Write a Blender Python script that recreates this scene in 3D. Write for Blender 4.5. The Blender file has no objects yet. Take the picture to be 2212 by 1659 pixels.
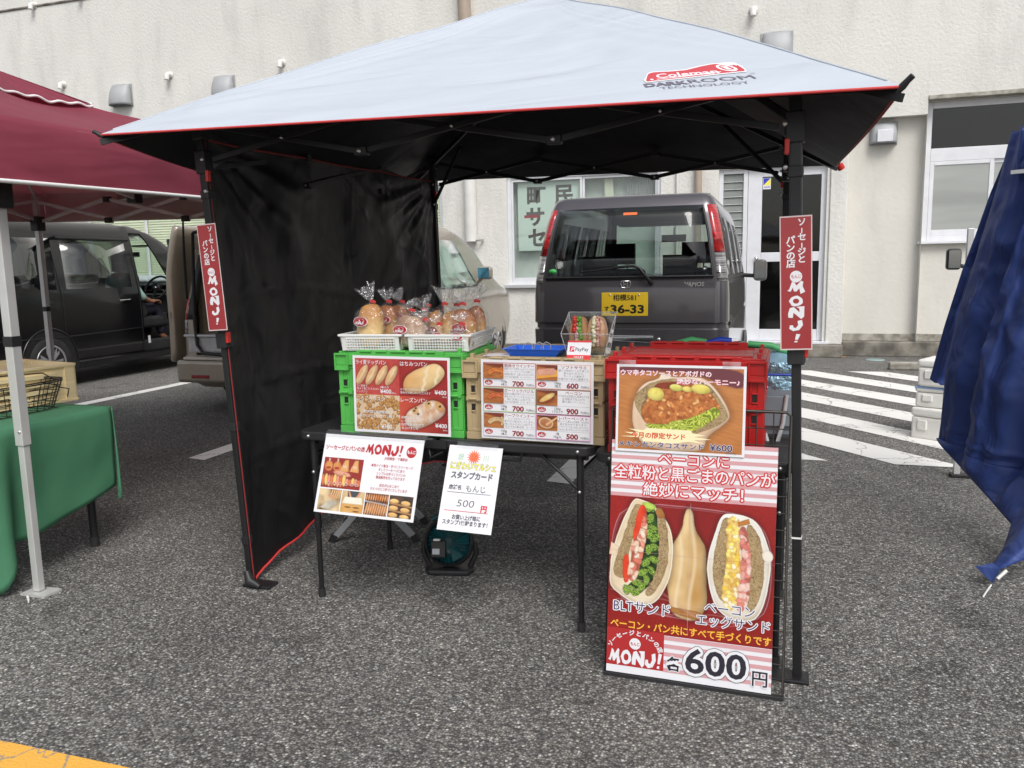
import bpy, bmesh, math, random
from mathutils import Vector, Matrix, noise
from math import sin, cos, pi, radians
S = bpy.context.scene
C = S.collection
random.seed(7)

# ---------------------------------------------------------------- camera, sky, sun, exposure
cam = bpy.data.cameras.new('camera'); cam.sensor_width = 36; cam.lens = 1760/2212*36
cam.clip_start = 0.05; cam.clip_end = 400
camo = bpy.data.objects.new('camera', cam); C.objects.link(camo)
_f = Vector((-0.30778191, 0.94054801, -0.14366535)); _r = Vector((0.95110355, 0.30825501, -0.01951636)); _u = Vector((-0.02592949, 0.1426474, 0.98943387))
camo.matrix_world = Matrix(((_r.x, _u.x, -_f.x, 0), (_r.y, _u.y, -_f.y, 0), (_r.z, _u.z, -_f.z, 1.335), (0, 0, 0, 1)))
S.camera = camo
SUN_EL, SUN_AZ = radians(50), radians(148)      # azimuth clockwise from +y
w = bpy.data.worlds.new('World'); S.world = w; w.use_nodes = True
wn = w.node_tree.nodes; wl = w.node_tree.links
sky = wn.new('ShaderNodeTexSky'); sky.sky_type = 'NISHITA'; sky.sun_disc = False
sky.sun_elevation = SUN_EL; sky.sun_rotation = SUN_AZ; sky.air_density = 1.0; sky.dust_density = 3.0; sky.ozone_density = 1.0
hs = wn.new('ShaderNodeHueSaturation'); hs.inputs['Saturation'].default_value = 0.34
wl.new(sky.outputs[0], hs.inputs['Color']); wl.new(hs.outputs[0], wn['Background'].inputs[0]); wn['Background'].inputs[1].default_value = 0.125
sl = bpy.data.lights.new('sun', 'SUN'); sl.energy = 1.5; sl.angle = radians(28); sl.color = (1.0, 0.975, 0.94)
so = bpy.data.objects.new('sun', sl); C.objects.link(so)
sd = Vector((sin(SUN_AZ)*cos(SUN_EL), cos(SUN_AZ)*cos(SUN_EL), sin(SUN_EL)))
so.rotation_euler = (-sd).to_track_quat('-Z', 'Y').to_euler(); so.location = sd*30
S.view_settings.view_transform = 'Standard'; S.view_settings.look = 'None'; S.view_settings.exposure = 0.45; S.view_settings.gamma = 1
S.view_settings.use_curve_mapping = False
S.cycles.max_bounces = 10; S.cycles.transparent_max_bounces = 24; S.cycles.transmission_bounces = 8

# ---------------------------------------------------------------- materials
def mk(name):
    m = bpy.data.materials.new(name); m.use_nodes = True
    return m, m.node_tree.nodes, m.node_tree.links, m.node_tree.nodes['Principled BSDF']
def node(n, t, **k):
    x = n.new(t)
    for a, b in k.items():
        if a in x.inputs: x.inputs[a].default_value = b
        else: setattr(x, a, b)
    return x
def ramp(n, stops, interp='LINEAR'):
    r = n.new('ShaderNodeValToRGB'); r.color_ramp.interpolation = interp
    e = r.color_ramp.elements
    while len(e) < len(stops): e.new(0.5)
    for el, (p, c) in zip(e, stops):
        el.position = p; el.color = (c[0], c[1], c[2], 1) if hasattr(c, '__len__') else (c, c, c, 1)
    return r
def plain(name, col, rough=0.5, metal=0.0, spec=0.5, coat=0.0, var=0.12, vs=6.0, bump=0.0, bs=60.0, col2=None, dist=0.01, alpha=None, stretch=None, detail=3.0):
    m, n, l, b = mk(name)
    b.inputs['Roughness'].default_value = rough; b.inputs['Metallic'].default_value = metal
    b.inputs['Specular IOR Level'].default_value = spec; b.inputs['Coat Weight'].default_value = coat; b.inputs['Coat Roughness'].default_value = 0.08
    tc = n.new('ShaderNodeTexCoord'); src = tc.outputs['Object']
    if stretch:
        mp = n.new('ShaderNodeMapping'); mp.inputs['Scale'].default_value = stretch; l.new(src, mp.inputs[0]); src = mp.outputs[0]
    if var or col2:
        nz = node(n, 'ShaderNodeTexNoise', Scale=vs, Detail=detail); l.new(src, nz.inputs['Vector'])
        if col2 is None: a = [c*(1-var) for c in col]; z = [min(1, c*(1+var)) for c in col]
        else: a, z = col, col2
        r = ramp(n, [(0.35, a), (0.65, z)]); l.new(nz.outputs['Fac'], r.inputs[0]); l.new(r.outputs[0], b.inputs['Base Color'])
    else: b.inputs['Base Color'].default_value = (*col, 1)
    if bump:
        nb = node(n, 'ShaderNodeTexNoise', Scale=bs, Detail=4.0); l.new(src, nb.inputs['Vector'])
        bp = node(n, 'ShaderNodeBump', Strength=bump, Distance=dist); l.new(nb.outputs['Fac'], bp.inputs['Height']); l.new(bp.outputs[0], b.inputs['Normal'])
    return m
def glassy(name, tint, mixg=0.15, rough=0.02, dark=None):
    """thin pane: tinted see-through plus a fresnel reflection"""
    m, n, l, b = mk(name)
    n.remove(b)
    tr = n.new('ShaderNodeBsdfTransparent'); tr.inputs[0].default_value = (*tint, 1)
    gl = n.new('ShaderNodeBsdfGlossy'); gl.inputs['Roughness'].default_value = rough; gl.inputs[0].default_value = (1, 1, 1, 1)
    fr = node(n, 'ShaderNodeFresnel', IOR=1.5); mx = n.new('ShaderNodeMixShader'); ad = node(n, 'ShaderNodeMath', operation='ADD'); ad.inputs[1].default_value = mixg; ad.use_clamp = True
    ge = n.new('ShaderNodeNewGeometry'); io = node(n, 'ShaderNodeMapRange'); io.inputs['To Min'].default_value = 1.5; io.inputs['To Max'].default_value = 1/1.5
    l.new(ge.outputs['Backfacing'], io.inputs['Value']); l.new(io.outputs[0], fr.inputs['IOR']); l.new(fr.outputs[0], ad.inputs[0]); l.new(ad.outputs[0], mx.inputs[0]); l.new(tr.outputs[0], mx.inputs[1]); l.new(gl.outputs[0], mx.inputs[2])
    l.new(mx.outputs[0], n['Material Output'].inputs[0])
    return m
def film(name, amount=0.25, milky=0.12, bs=40.0, tint=(1, 1, 1)):
    """crinkled clear plastic film"""
    m, n, l, b = mk(name); n.remove(b)
    tc = n.new('ShaderNodeTexCoord'); nb = node(n, 'ShaderNodeTexNoise', Scale=bs, Detail=2.0); l.new(tc.outputs['Object'], nb.inputs['Vector'])
    bp = node(n, 'ShaderNodeBump', Strength=1.0, Distance=0.02); l.new(nb.outputs['Fac'], bp.inputs['Height'])
    tr = n.new('ShaderNodeBsdfTransparent'); tr.inputs[0].default_value = (*tint, 1)
    gl = n.new('ShaderNodeBsdfGlossy'); gl.inputs['Roughness'].default_value = 0.12; l.new(bp.outputs[0], gl.inputs['Normal'])
    df = n.new('ShaderNodeBsdfDiffuse'); df.inputs[0].default_value = (0.9, 0.92, 0.95, 1)
    m1 = n.new('ShaderNodeMixShader'); m1.inputs[0].default_value = milky; l.new(tr.outputs[0], m1.inputs[1]); l.new(df.outputs[0], m1.inputs[2])
    m2 = n.new('ShaderNodeMixShader'); m2.inputs[0].default_value = amount; l.new(m1.outputs[0], m2.inputs[1]); l.new(gl.outputs[0], m2.inputs[2])
    l.new(m2.outputs[0], n['Material Output'].inputs[0])
    return m
def fabric(name, col, rough=0.8, fold=0.3, fs=(2.0, 2.0, 2.0), sheen=0.0, spec=0.3, d=0.03, var=0.06, crease=0.0, trans=0.0):
    m, n, l, b = mk(name)
    b.inputs['Roughness'].default_value = rough; b.inputs['Specular IOR Level'].default_value = spec
    tc = n.new('ShaderNodeTexCoord')
    nz = node(n, 'ShaderNodeTexNoise', Scale=4.0, Detail=3.0); l.new(tc.outputs['Object'], nz.inputs['Vector'])
    r = ramp(n, [(0.3, [c*(1-var) for c in col]), (0.7, [min(1, c*(1+var)) for c in col])]); l.new(nz.outputs['Fac'], r.inputs[0]); l.new(r.outputs[0], b.inputs['Base Color'])
    mp = n.new('ShaderNodeMapping'); mp.inputs['Scale'].default_value = fs; l.new(tc.outputs['Object'], mp.inputs[0])
    nb = node(n, 'ShaderNodeTexNoise', Scale=1.0, Detail=2.5, Distortion=0.6); l.new(mp.outputs[0], nb.inputs['Vector'])
    bp = node(n, 'ShaderNodeBump', Strength=fold, Distance=d); l.new(nb.outputs['Fac'], bp.inputs['Height'])
    last = bp
    if crease:
        vo = node(n, 'ShaderNodeTexNoise', Scale=5.0, Detail=1.0, Distortion=1.2); vo.noise_type = 'RIDGED_MULTIFRACTAL' if hasattr(vo, 'noise_type') else vo.noise_type
        l.new(tc.outputs['Object'], vo.inputs['Vector'])
        b2 = node(n, 'ShaderNodeBump', Strength=crease, Distance=0.012); l.new(vo.outputs['Fac'], b2.inputs['Height']); l.new(bp.outputs[0], b2.inputs['Normal']); last = b2
    l.new(last.outputs[0], b.inputs['Normal'])
    if trans:
        tl = n.new('ShaderNodeBsdfTranslucent'); tl.inputs[0].default_value = (*[min(1, c*1.6) for c in col], 1); mx = n.new('ShaderNodeMixShader'); mx.inputs[0].default_value = trans
        l.new(b.outputs[0], mx.inputs[1]); l.new(tl.outputs[0], mx.inputs[2]); l.new(mx.outputs[0], n['Material Output'].inputs[0])
    return m

def asphalt():
    m, n, l, b = mk('asphalt')
    tc = n.new('ShaderNodeTexCoord'); o = tc.outputs['Object']
    v = node(n, 'ShaderNodeTexVoronoi', Scale=122.0); l.new(o, v.inputs['Vector'])
    sp = n.new('ShaderNodeSeparateColor'); l.new(v.outputs['Color'], sp.inputs[0])
    r = ramp(n, [(0.0, (0.105, 0.101, 0.096)), (0.30, (0.160, 0.155, 0.147)), (0.62, (0.250, 0.243, 0.230)), (0.86, (0.345, 0.335, 0.318)), (0.955, (0.48, 0.47, 0.445)), (1.0, (0.70, 0.69, 0.65))]); l.new(sp.outputs[0], r.inputs[0])
    tint = ramp(n, [(0, (1.0, 0.97, 0.92)), (0.6, (1, 1, 1)), (1, (0.95, 0.99, 1.03))]); l.new(sp.outputs[1], tint.inputs[0])
    mu = node(n, 'ShaderNodeMix', data_type='RGBA', blend_type='MULTIPLY'); mu.inputs[0].default_value = 1
    l.new(r.outputs[0], mu.inputs[6]); l.new(tint.outputs[0], mu.inputs[7])
    # dark binder between stones
    edge = ramp(n, [(0.25, 1.0), (0.62, 0.35)]); l.new(v.outputs['Distance'], edge.inputs[0])
    dm = node(n, 'ShaderNodeMath', operation='MULTIPLY'); dm.inputs[1].default_value = 1.0; l.new(v.outputs['Distance'], dm.inputs[0])
    m2 = node(n, 'ShaderNodeMix', data_type='RGBA', blend_type='MULTIPLY'); m2.inputs[0].default_value = 0.85
    l.new(mu.outputs[2], m2.inputs[6]); l.new(edge.outputs[0], m2.inputs[7])
    big = node(n, 'ShaderNodeTexNoise', Scale=0.9, Detail=5.0, Roughness=0.65); l.new(o, big.inputs['Vector'])
    br = ramp(n, [(0.3, 0.76), (0.7, 1.22)]); l.new(big.outputs['Fac'], br.inputs[0])
    sp1 = node(n, 'ShaderNodeTexNoise', Scale=2.3, Detail=3.0, Roughness=0.5); l.new(o, sp1.inputs['Vector'])
    spr = ramp(n, [(0.30, 0.68), (0.37, 1.0)]); l.new(sp1.outputs['Fac'], spr.inputs[0]); spm = node(n, 'ShaderNodeMath', operation='MULTIPLY'); l.new(br.outputs[0], spm.inputs[0]); l.new(spr.outputs[0], spm.inputs[1]); br = spm
    m3 = node(n, 'ShaderNodeMix', data_type='RGBA', blend_type='MULTIPLY'); m3.inputs[0].default_value = 1
    l.new(m2.outputs[2], m3.inputs[6]); l.new(br.outputs[0], m3.inputs[7]); l.new(m3.outputs[2], b.inputs['Base Color'])
    b.inputs['Roughness'].default_value = 0.85; b.inputs['Specular IOR Level'].default_value = 0.3
    v2 = node(n, 'ShaderNodeTexVoronoi', Scale=122.0); l.new(o, v2.inputs['Vector'])
    inv = node(n, 'ShaderNodeMath', operation='SUBTRACT'); inv.inputs[0].default_value = 1; l.new(v2.outputs['Distance'], inv.inputs[1])
    bp = node(n, 'ShaderNodeBump', Strength=0.7, Distance=0.006); l.new(inv.outputs[0], bp.inputs['Height']); l.new(bp.outputs[0], b.inputs['Normal'])
    return m
def road_paint(name, col, wear=0.42):
    m, n, l, b = mk(name)
    tc = n.new('ShaderNodeTexCoord'); o = tc.outputs['Object']
    a = node(n, 'ShaderNodeTexNoise', Scale=70.0, Detail=4.0, Roughness=0.7); l.new(o, a.inputs['Vector'])
    c = node(n, 'ShaderNodeTexNoise', Scale=3.0, Detail=5.0, Distortion=2.0); l.new(o, c.inputs['Vector'])
    cr = node(n, 'ShaderNodeTexVoronoi', Scale=2.2, feature='DISTANCE_TO_EDGE'); 
    dn = node(n, 'ShaderNodeMix', data_type='RGBA'); dn.inputs[0].default_value = 0.2; l.new(o, dn.inputs[6]); l.new(c.outputs['Color'], dn.inputs[7]); l.new(dn.outputs[2], cr.inputs['Vector'])
    crk = ramp(n, [(0.0, 0.0), (0.012, 1.0)]); l.new(cr.outputs['Distance'], crk.inputs[0])
    ad = node(n, 'ShaderNodeMath', operation='ADD'); l.new(a.outputs['Fac'], ad.inputs[0])
    sc = node(n, 'ShaderNodeMath', operation='MULTIPLY'); sc.inputs[1].default_value = 0.35; l.new(c.outputs['Fac'], sc.inputs[0]); l.new(sc.outputs[0], ad.inputs[1])
    r = ramp(n, [(wear+0.05, (0.10, 0.10, 0.095)), (wear+0.12, col)]); l.new(ad.outputs[0], r.inputs[0])
    mx = node(n, 'ShaderNodeMix', data_type='RGBA'); mx.inputs[6].default_value = (0.25, 0.24, 0.22, 1)
    l.new(crk.outputs[0], mx.inputs[0]); l.new(r.outputs[0], mx.inputs[7]); l.new(mx.outputs[2], b.inputs['Base Color'])
    v2 = node(n, 'ShaderNodeTexVoronoi', Scale=122.0); l.new(o, v2.inputs['Vector'])
    bp = node(n, 'ShaderNodeBump', Strength=0.35, Distance=-0.004); l.new(v2.outputs['Distance'], bp.inputs['Height']); l.new(bp.outputs[0], b.inputs['Normal'])
    b.inputs['Roughness'].default_value = 0.75
    return m
def stucco(name, col, rough_bump, scale, stain=0.25, d=0.02):
    m, n, l, b = mk(name)
    tc = n.new('ShaderNodeTexCoord'); o = tc.outputs['Object']
    mp = n.new('ShaderNodeMapping'); mp.inputs['Scale'].default_value = (1.0, 1.0, 0.3); l.new(o, mp.inputs[0])
    st = node(n, 'ShaderNodeTexNoise', Scale=2.2, Detail=6.0, Roughness=0.62); l.new(mp.outputs[0], st.inputs['Vector'])
    r = ramp(n, [(0.28, [c*(1-stain) for c in col]), (0.5, col), (0.75, [c*1.03 for c in col])]); l.new(st.outputs['Fac'], r.inputs[0])
    bl = node(n, 'ShaderNodeTexNoise', Scale=0.6, Detail=4.0); l.new(o, bl.inputs['Vector'])
    r2 = ramp(n, [(0.3, (0.90, 0.905, 0.90)), (0.6, (1, 1, 1))]); l.new(bl.outputs['Fac'], r2.inputs[0])
    mx = node(n, 'ShaderNodeMix', data_type='RGBA', blend_type='MULTIPLY'); mx.inputs[0].default_value = 1; l.new(r.outputs[0], mx.inputs[6]); l.new(r2.outputs[0], mx.inputs[7])
    l.new(mx.outputs[2], b.inputs['Base Color']); b.inputs['Roughness'].default_value = 0.9; b.inputs['Specular IOR Level'].default_value = 0.2
    nb = node(n, 'ShaderNodeTexNoise', Scale=scale, Detail=5.0, Roughness=0.6, Distortion=0.4); l.new(o, nb.inputs['Vector'])
    bp = node(n, 'ShaderNodeBump', Strength=rough_bump, Distance=d); l.new(nb.outputs['Fac'], bp.inputs['Height']); l.new(bp.outputs[0], b.inputs['Normal'])
    return m

M = {}
M['asphalt'] = asphalt()
M['paint_white'] = road_paint('white_road_paint', (0.76, 0.75, 0.72), 0.38)
M['paint_yellow'] = road_paint('orange_road_paint', (0.80, 0.42, 0.07), 0.30)
M['stucco'] = stucco('rough_stucco', (0.70, 0.687, 0.65), 0.5, 24.0, 0.15)
M['stucco_s'] = stucco('smooth_render', (0.66, 0.638, 0.585), 0.22, 14.0, 0.12)
M['concrete'] = plain('stained_concrete', (0.10, 0.092, 0.078), 0.9, var=0.5, vs=5.0, bump=0.5, bs=30, col2=(0.27, 0.25, 0.21), detail=6)
M['concrete_b'] = plain('bare_mortar', (0.20, 0.185, 0.155), 0.9, bump=0.5, bs=20, vs=9, col2=(0.42, 0.40, 0.35), detail=8)
M['alu'] = plain('aluminium_frame', (0.56, 0.57, 0.60), 0.4, 0.35, var=0.04)
M['alu_w'] = plain('pale_frame', (0.68, 0.69, 0.72), 0.45, 0.1, var=0.04)
M['tent_alu'] = plain('grey_tent_pole', (0.58, 0.58, 0.57), 0.4, 0.3, var=0.06)
M['black_metal'] = plain('black_powder_coat', (0.018, 0.018, 0.02), 0.4, 0.2, var=0.2)
M['black_plastic'] = plain('black_plastic', (0.016, 0.016, 0.018), 0.5, var=0.2)
M['rubber'] = plain('tyre_rubber', (0.02, 0.02, 0.02), 0.75, var=0.3, bump=0.2, bs=80)
M['chrome'] = plain('chrome', (0.75, 0.75, 0.76), 0.12, 1.0, var=0.03)
M['screw'] = plain('bright_screw', (0.7, 0.7, 0.7), 0.3, 0.8, var=0)
M['wheel'] = plain('silver_wheel', (0.50, 0.50, 0.51), 0.35, 0.7, var=0.05)
M['red_plastic'] = plain('red_clip_plastic', (0.55, 0.03, 0.02), 0.4, var=0.1)
M['white_plastic'] = plain('white_basket_plastic', (0.74, 0.75, 0.74), 0.35, var=0.03)
M['canopy'] = fabric('white_canopy_cloth', (0.475, 0.518, 0.575), 0.6, 0.9, (1.2, 3.6, 2.0), var=0.015, d=0.06, crease=0.10)
M['lining'] = fabric('black_coated_lining', (0.013, 0.014, 0.017), 0.55, 0.5, (3, 3, 3), var=0.1)
M['tarp_black'] = fabric('black_side_cloth', (0.007, 0.007, 0.008), 0.45, 0.6, (3.5, 3.5, 1.2), var=0.1, spec=0.4, d=0.05, crease=0.9)
M['maroon'] = fabric('maroon_canopy_cloth', (0.29, 0.054, 0.084), 0.6, 0.6, (1.2, 1.2, 5.0), var=0.08, d=0.05, crease=0.10, trans=0.30)
M['maroon_in'] = fabric('dusty_pink_lining', (0.50, 0.42, 0.39), 0.8, 0.4, (2, 2, 2), var=0.12, trans=0.40)
M['white_tape'] = plain('white_binding', (0.8, 0.8, 0.79), 0.6, var=0.03)
M['dark_red_tape'] = plain('dark_red_binding', (0.22, 0.02, 0.02), 0.6, var=0.06)
M['red_tape'] = plain('red_binding', (0.56, 0.045, 0.045), 0.5, var=0.06)
M['green_cloth'] = fabric('green_table_cloth', (0.068, 0.215, 0.118), 0.85, 0.45, (4, 4, 3), var=0.05, crease=0.22, d=0.02)
M['blue_tarp'] = fabric('navy_sheet', (0.030, 0.058, 0.215), 0.55, 0.8, (6, 6, 4.0), var=0.15, spec=0.4, d=0.05, crease=1.0)
M['green_crate'] = plain('green_crate_plastic', (0.085, 0.42, 0.075), 0.42, var=0.05)
M['tan_crate'] = plain('tan_crate_plastic', (0.42, 0.32, 0.18), 0.45, var=0.05)
M['red_crate'] = plain('red_crate_plastic', (0.42, 0.013, 0.012), 0.35, var=0.05)
M['wood_plastic'] = plain('beige_bread_crate', (0.86, 0.70, 0.41), 0.55, var=0.08, vs=3, stretch=(1, 1, 12))
M['blue_tray'] = plain('blue_tray_plastic', (0.015, 0.13, 0.72), 0.3, var=0.05)
M['foam'] = plain('white_foam', (0.74, 0.73, 0.69), 0.8, bump=0.2, bs=120, var=0.04)
M['foam_lid'] = plain('pale_blue_tape', (0.24, 0.36, 0.60), 0.6, var=0.05)
M['sheet'] = plain('white_print_paper', (0.74, 0.74, 0.77), 0.35, var=0.01, spec=0.5)
M['laminate'] = film('clear_laminate', 0.12, 0.05, 8.0)
M['film'] = film('clear_bag_film', 0.085, 0.03, 38.0)
M['film_top'] = film('gathered_bag_film', 0.18, 0.06, 50.0)
M['acrylic'] = glassy('clear_acrylic', (0.93, 0.95, 0.95), 0.07)
M['acrylic_edge'] = film('acrylic_edge', 0.25, 0.35, 5.0)
M['pane'] = glassy('window_pane', (0.95, 0.97, 0.96), 0.0)
M['pane_dark'] = glassy('wired_pane', (0.45, 0.46, 0.44), 0.0, 0.05)
M['car_glass'] = glassy('tinted_car_glass', (0.74, 0.76, 0.75), 0.0)
M['side_glass'] = glassy('dark_side_glass', (0.55, 0.56, 0.56), 0.03)
M['car_glass_clear'] = glassy('green_car_glass', (0.88, 0.95, 0.92), 0.01)
M['car_glass_dark'] = glassy('privacy_glass', (0.33, 0.33, 0.34), 0.04)
M['grey_paint'] = plain('dark_grey_car_paint', (0.090, 0.083, 0.092), 0.34, 0.5, coat=1.0, var=0.03)
M['black_paint'] = plain('black_car_paint', (0.005, 0.005, 0.006), 0.3, 0.0, spec=0.3, coat=0.7, var=0.05)
M['beige_paint'] = plain('bronze_car_paint', (0.34, 0.29, 0.23), 0.32, 0.4, coat=1.0, var=0.03)
M['trim'] = plain('car_trim_black', (0.012, 0.012, 0.013), 0.45, var=0.1)
M['interior'] = plain('car_interior', (0.03, 0.03, 0.032), 0.85, var=0.15)
M['interior_b'] = plain('beige_car_interior', (0.30, 0.25, 0.17), 0.85, var=0.15)
M['red_lens'] = plain('red_lens', (0.62, 0.015, 0.02), 0.12, coat=1.0, vs=1.0, col2=(0.20, 0.006, 0.008), stretch=(.3, .3, 110))
M['red_lens2'] = plain('deep_red_lens', (0.22, 0.006, 0.01), 0.12, coat=1.0, var=0.25, vs=30)
M['clear_lens'] = plain('clear_lens', (0.03, 0.03, 0.03), 0.08, 0.3, coat=1.0, vs=1.0, col2=(0.42, 0.41, 0.40), stretch=(2, 2, 90))
M['plate'] = plain('yellow_plate', (0.85, 0.56, 0.02), 0.45, var=0.03)
M['ink'] = plain('dark_ink', (0.02, 0.02, 0.02), 0.5, var=0)
M['sticker_g'] = plain('green_sticker', (0.05, 0.42, 0.10), 0.5, var=0.05)
M['sticker_o'] = plain('orange_sticker', (0.80, 0.16, 0.04), 0.5, var=0.05)
M['mirror_b'] = plain('blue_mirror_glass', (0.16, 0.45, 0.66), 0.06, 0.85, var=0.1)
M['mirror'] = plain('mirror_glass', (0.45, 0.47, 0.48), 0.04, 1.0, var=0.0)
M['orange_lens'] = plain('orange_lens', (0.75, 0.14, 0.02), 0.2, var=0.1)
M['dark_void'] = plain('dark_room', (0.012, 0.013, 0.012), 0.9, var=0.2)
M['grey_screen'] = plain('grey_blind', (0.56, 0.60, 0.57), 0.8, var=0.05)
M['louvre'] = plain('louvre_glass', (0.20, 0.215, 0.20), 0.35, var=0.15, vs=3)
M['frosted'] = plain('frosted_pane', (0.33, 0.345, 0.33), 0.3, var=0.16, vs=1.2, stretch=(0.3, 1, 2.2), coat=0.4)
M['blind'] = plain('cream_blind_slat', (0.74, 0.76, 0.56), 0.6, var=0.05)
M['vent'] = plain('grey_vent_metal', (0.36, 0.37, 0.38), 0.6, 0.1, var=0.08, vs=4)
M['pvc'] = plain('white_pipe', (0.66, 0.65, 0.62), 0.5, var=0.05)
M['pvc_tan'] = plain('tan_pipe', (0.36, 0.29, 0.23), 0.5, var=0.08)
M['teal'] = plain('teal_fan_plastic', (0.004, 0.075, 0.088), 0.3, var=0.1)
M['silver_foil'] = plain('silver_blue_foil', (0.35, 0.55, 0.68), 0.22, 0.85, var=0.2, bump=0.8, bs=25, dist=0.02)
M['cooler_grey'] = plain('grey_cooler_cloth', (0.15, 0.175, 0.20), 0.7, var=0.1)
M['cooler_blue'] = plain('pale_blue_cooler_cloth', (0.22, 0.36, 0.46), 0.6, var=0.1)
M['blue_trim'] = plain('blue_trim', (0.015, 0.05, 0.42), 0.5, var=0.1)
M['grey_cloth'] = fabric('grey_bag_cloth', (0.22, 0.22, 0.22), 0.6, 0.8, (9, 9, 9), var=0.25)
M['bag_green'] = plain('green_bag', (0.08, 0.38, 0.14), 0.5, var=0.1)
M['loaf'] = plain('baked_crust', (0.52, 0.22, 0.05), 0.55, vs=9, col2=(0.78, 0.48, 0.17), bump=0.2, bs=20)
M['loaf_pale'] = plain('pale_crust', (0.66, 0.38, 0.12), 0.55, vs=7, col2=(0.86, 0.66, 0.34), bump=0.2, bs=20)
M['loaf_dark'] = plain('floured_crust', (0.30, 0.15, 0.08), 0.7, vs=14, col2=(0.66, 0.50, 0.36), bump=0.4, bs=30)
def crust(name, low, top, fl=None):
    m = plain(name, low, 0.5, vs=8, col2=[min(1, c*1.25) for c in low], bump=0.15, bs=18); n, l = m.node_tree.nodes, m.node_tree.links; b = n['Principled BSDF']
    src = b.inputs['Base Color'].links[0].from_socket; tc = n.new('ShaderNodeTexCoord'); sp = n.new('ShaderNodeSeparateXYZ'); l.new(tc.outputs['Generated'], sp.inputs[0])
    nz = node(n, 'ShaderNodeTexNoise', Scale=3.0, Detail=3.0); l.new(tc.outputs['Generated'], nz.inputs['Vector']); ad = node(n, 'ShaderNodeMath', operation='MULTIPLY_ADD'); ad.inputs[1].default_value = 0.5; l.new(nz.outputs['Fac'], ad.inputs[0]); l.new(sp.outputs['Z'], ad.inputs[2])
    r = ramp(n, [(0.62, 0.0), (1.12, 1.0)]); l.new(ad.outputs[0], r.inputs[0]); mx = node(n, 'ShaderNodeMix', data_type='RGBA'); l.new(r.outputs[0], mx.inputs[0]); l.new(src, mx.inputs[6]); mx.inputs[7].default_value = (*top, 1); l.new(mx.outputs[2], b.inputs['Base Color']); return m
M['loaf'] = crust('baked_crust', (0.62, 0.34, 0.10), (0.40, 0.13, 0.03)); M['loaf_pale'] = crust('pale_crust', (0.74, 0.52, 0.22), (0.52, 0.24, 0.06))
M['kraft'] = plain('kraft_paper', (0.42, 0.22, 0.11), 0.7, bump=0.3, bs=30, var=0.12)
M['skin'] = plain('skin', (0.36, 0.17, 0.10), 0.55, var=0.05)
M['shirt'] = plain('pale_green_shirt', (0.38, 0.58, 0.50), 0.8, var=0.05)
M['trousers'] = plain('dark_trousers', (0.020, 0.018, 0.032), 0.85, var=0.2)
M['wire'] = plain('dark_wire', (0.045, 0.04, 0.035), 0.4, 0.5, var=0.2)
M['clear_tub'] = plain('milky_tub', (0.52, 0.53, 0.54), 0.35, var=0.12, vs=12)
M['fishline'] = plain('pale_peg', (0.66, 0.66, 0.64), 0.4, 0.2, var=0)

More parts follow.
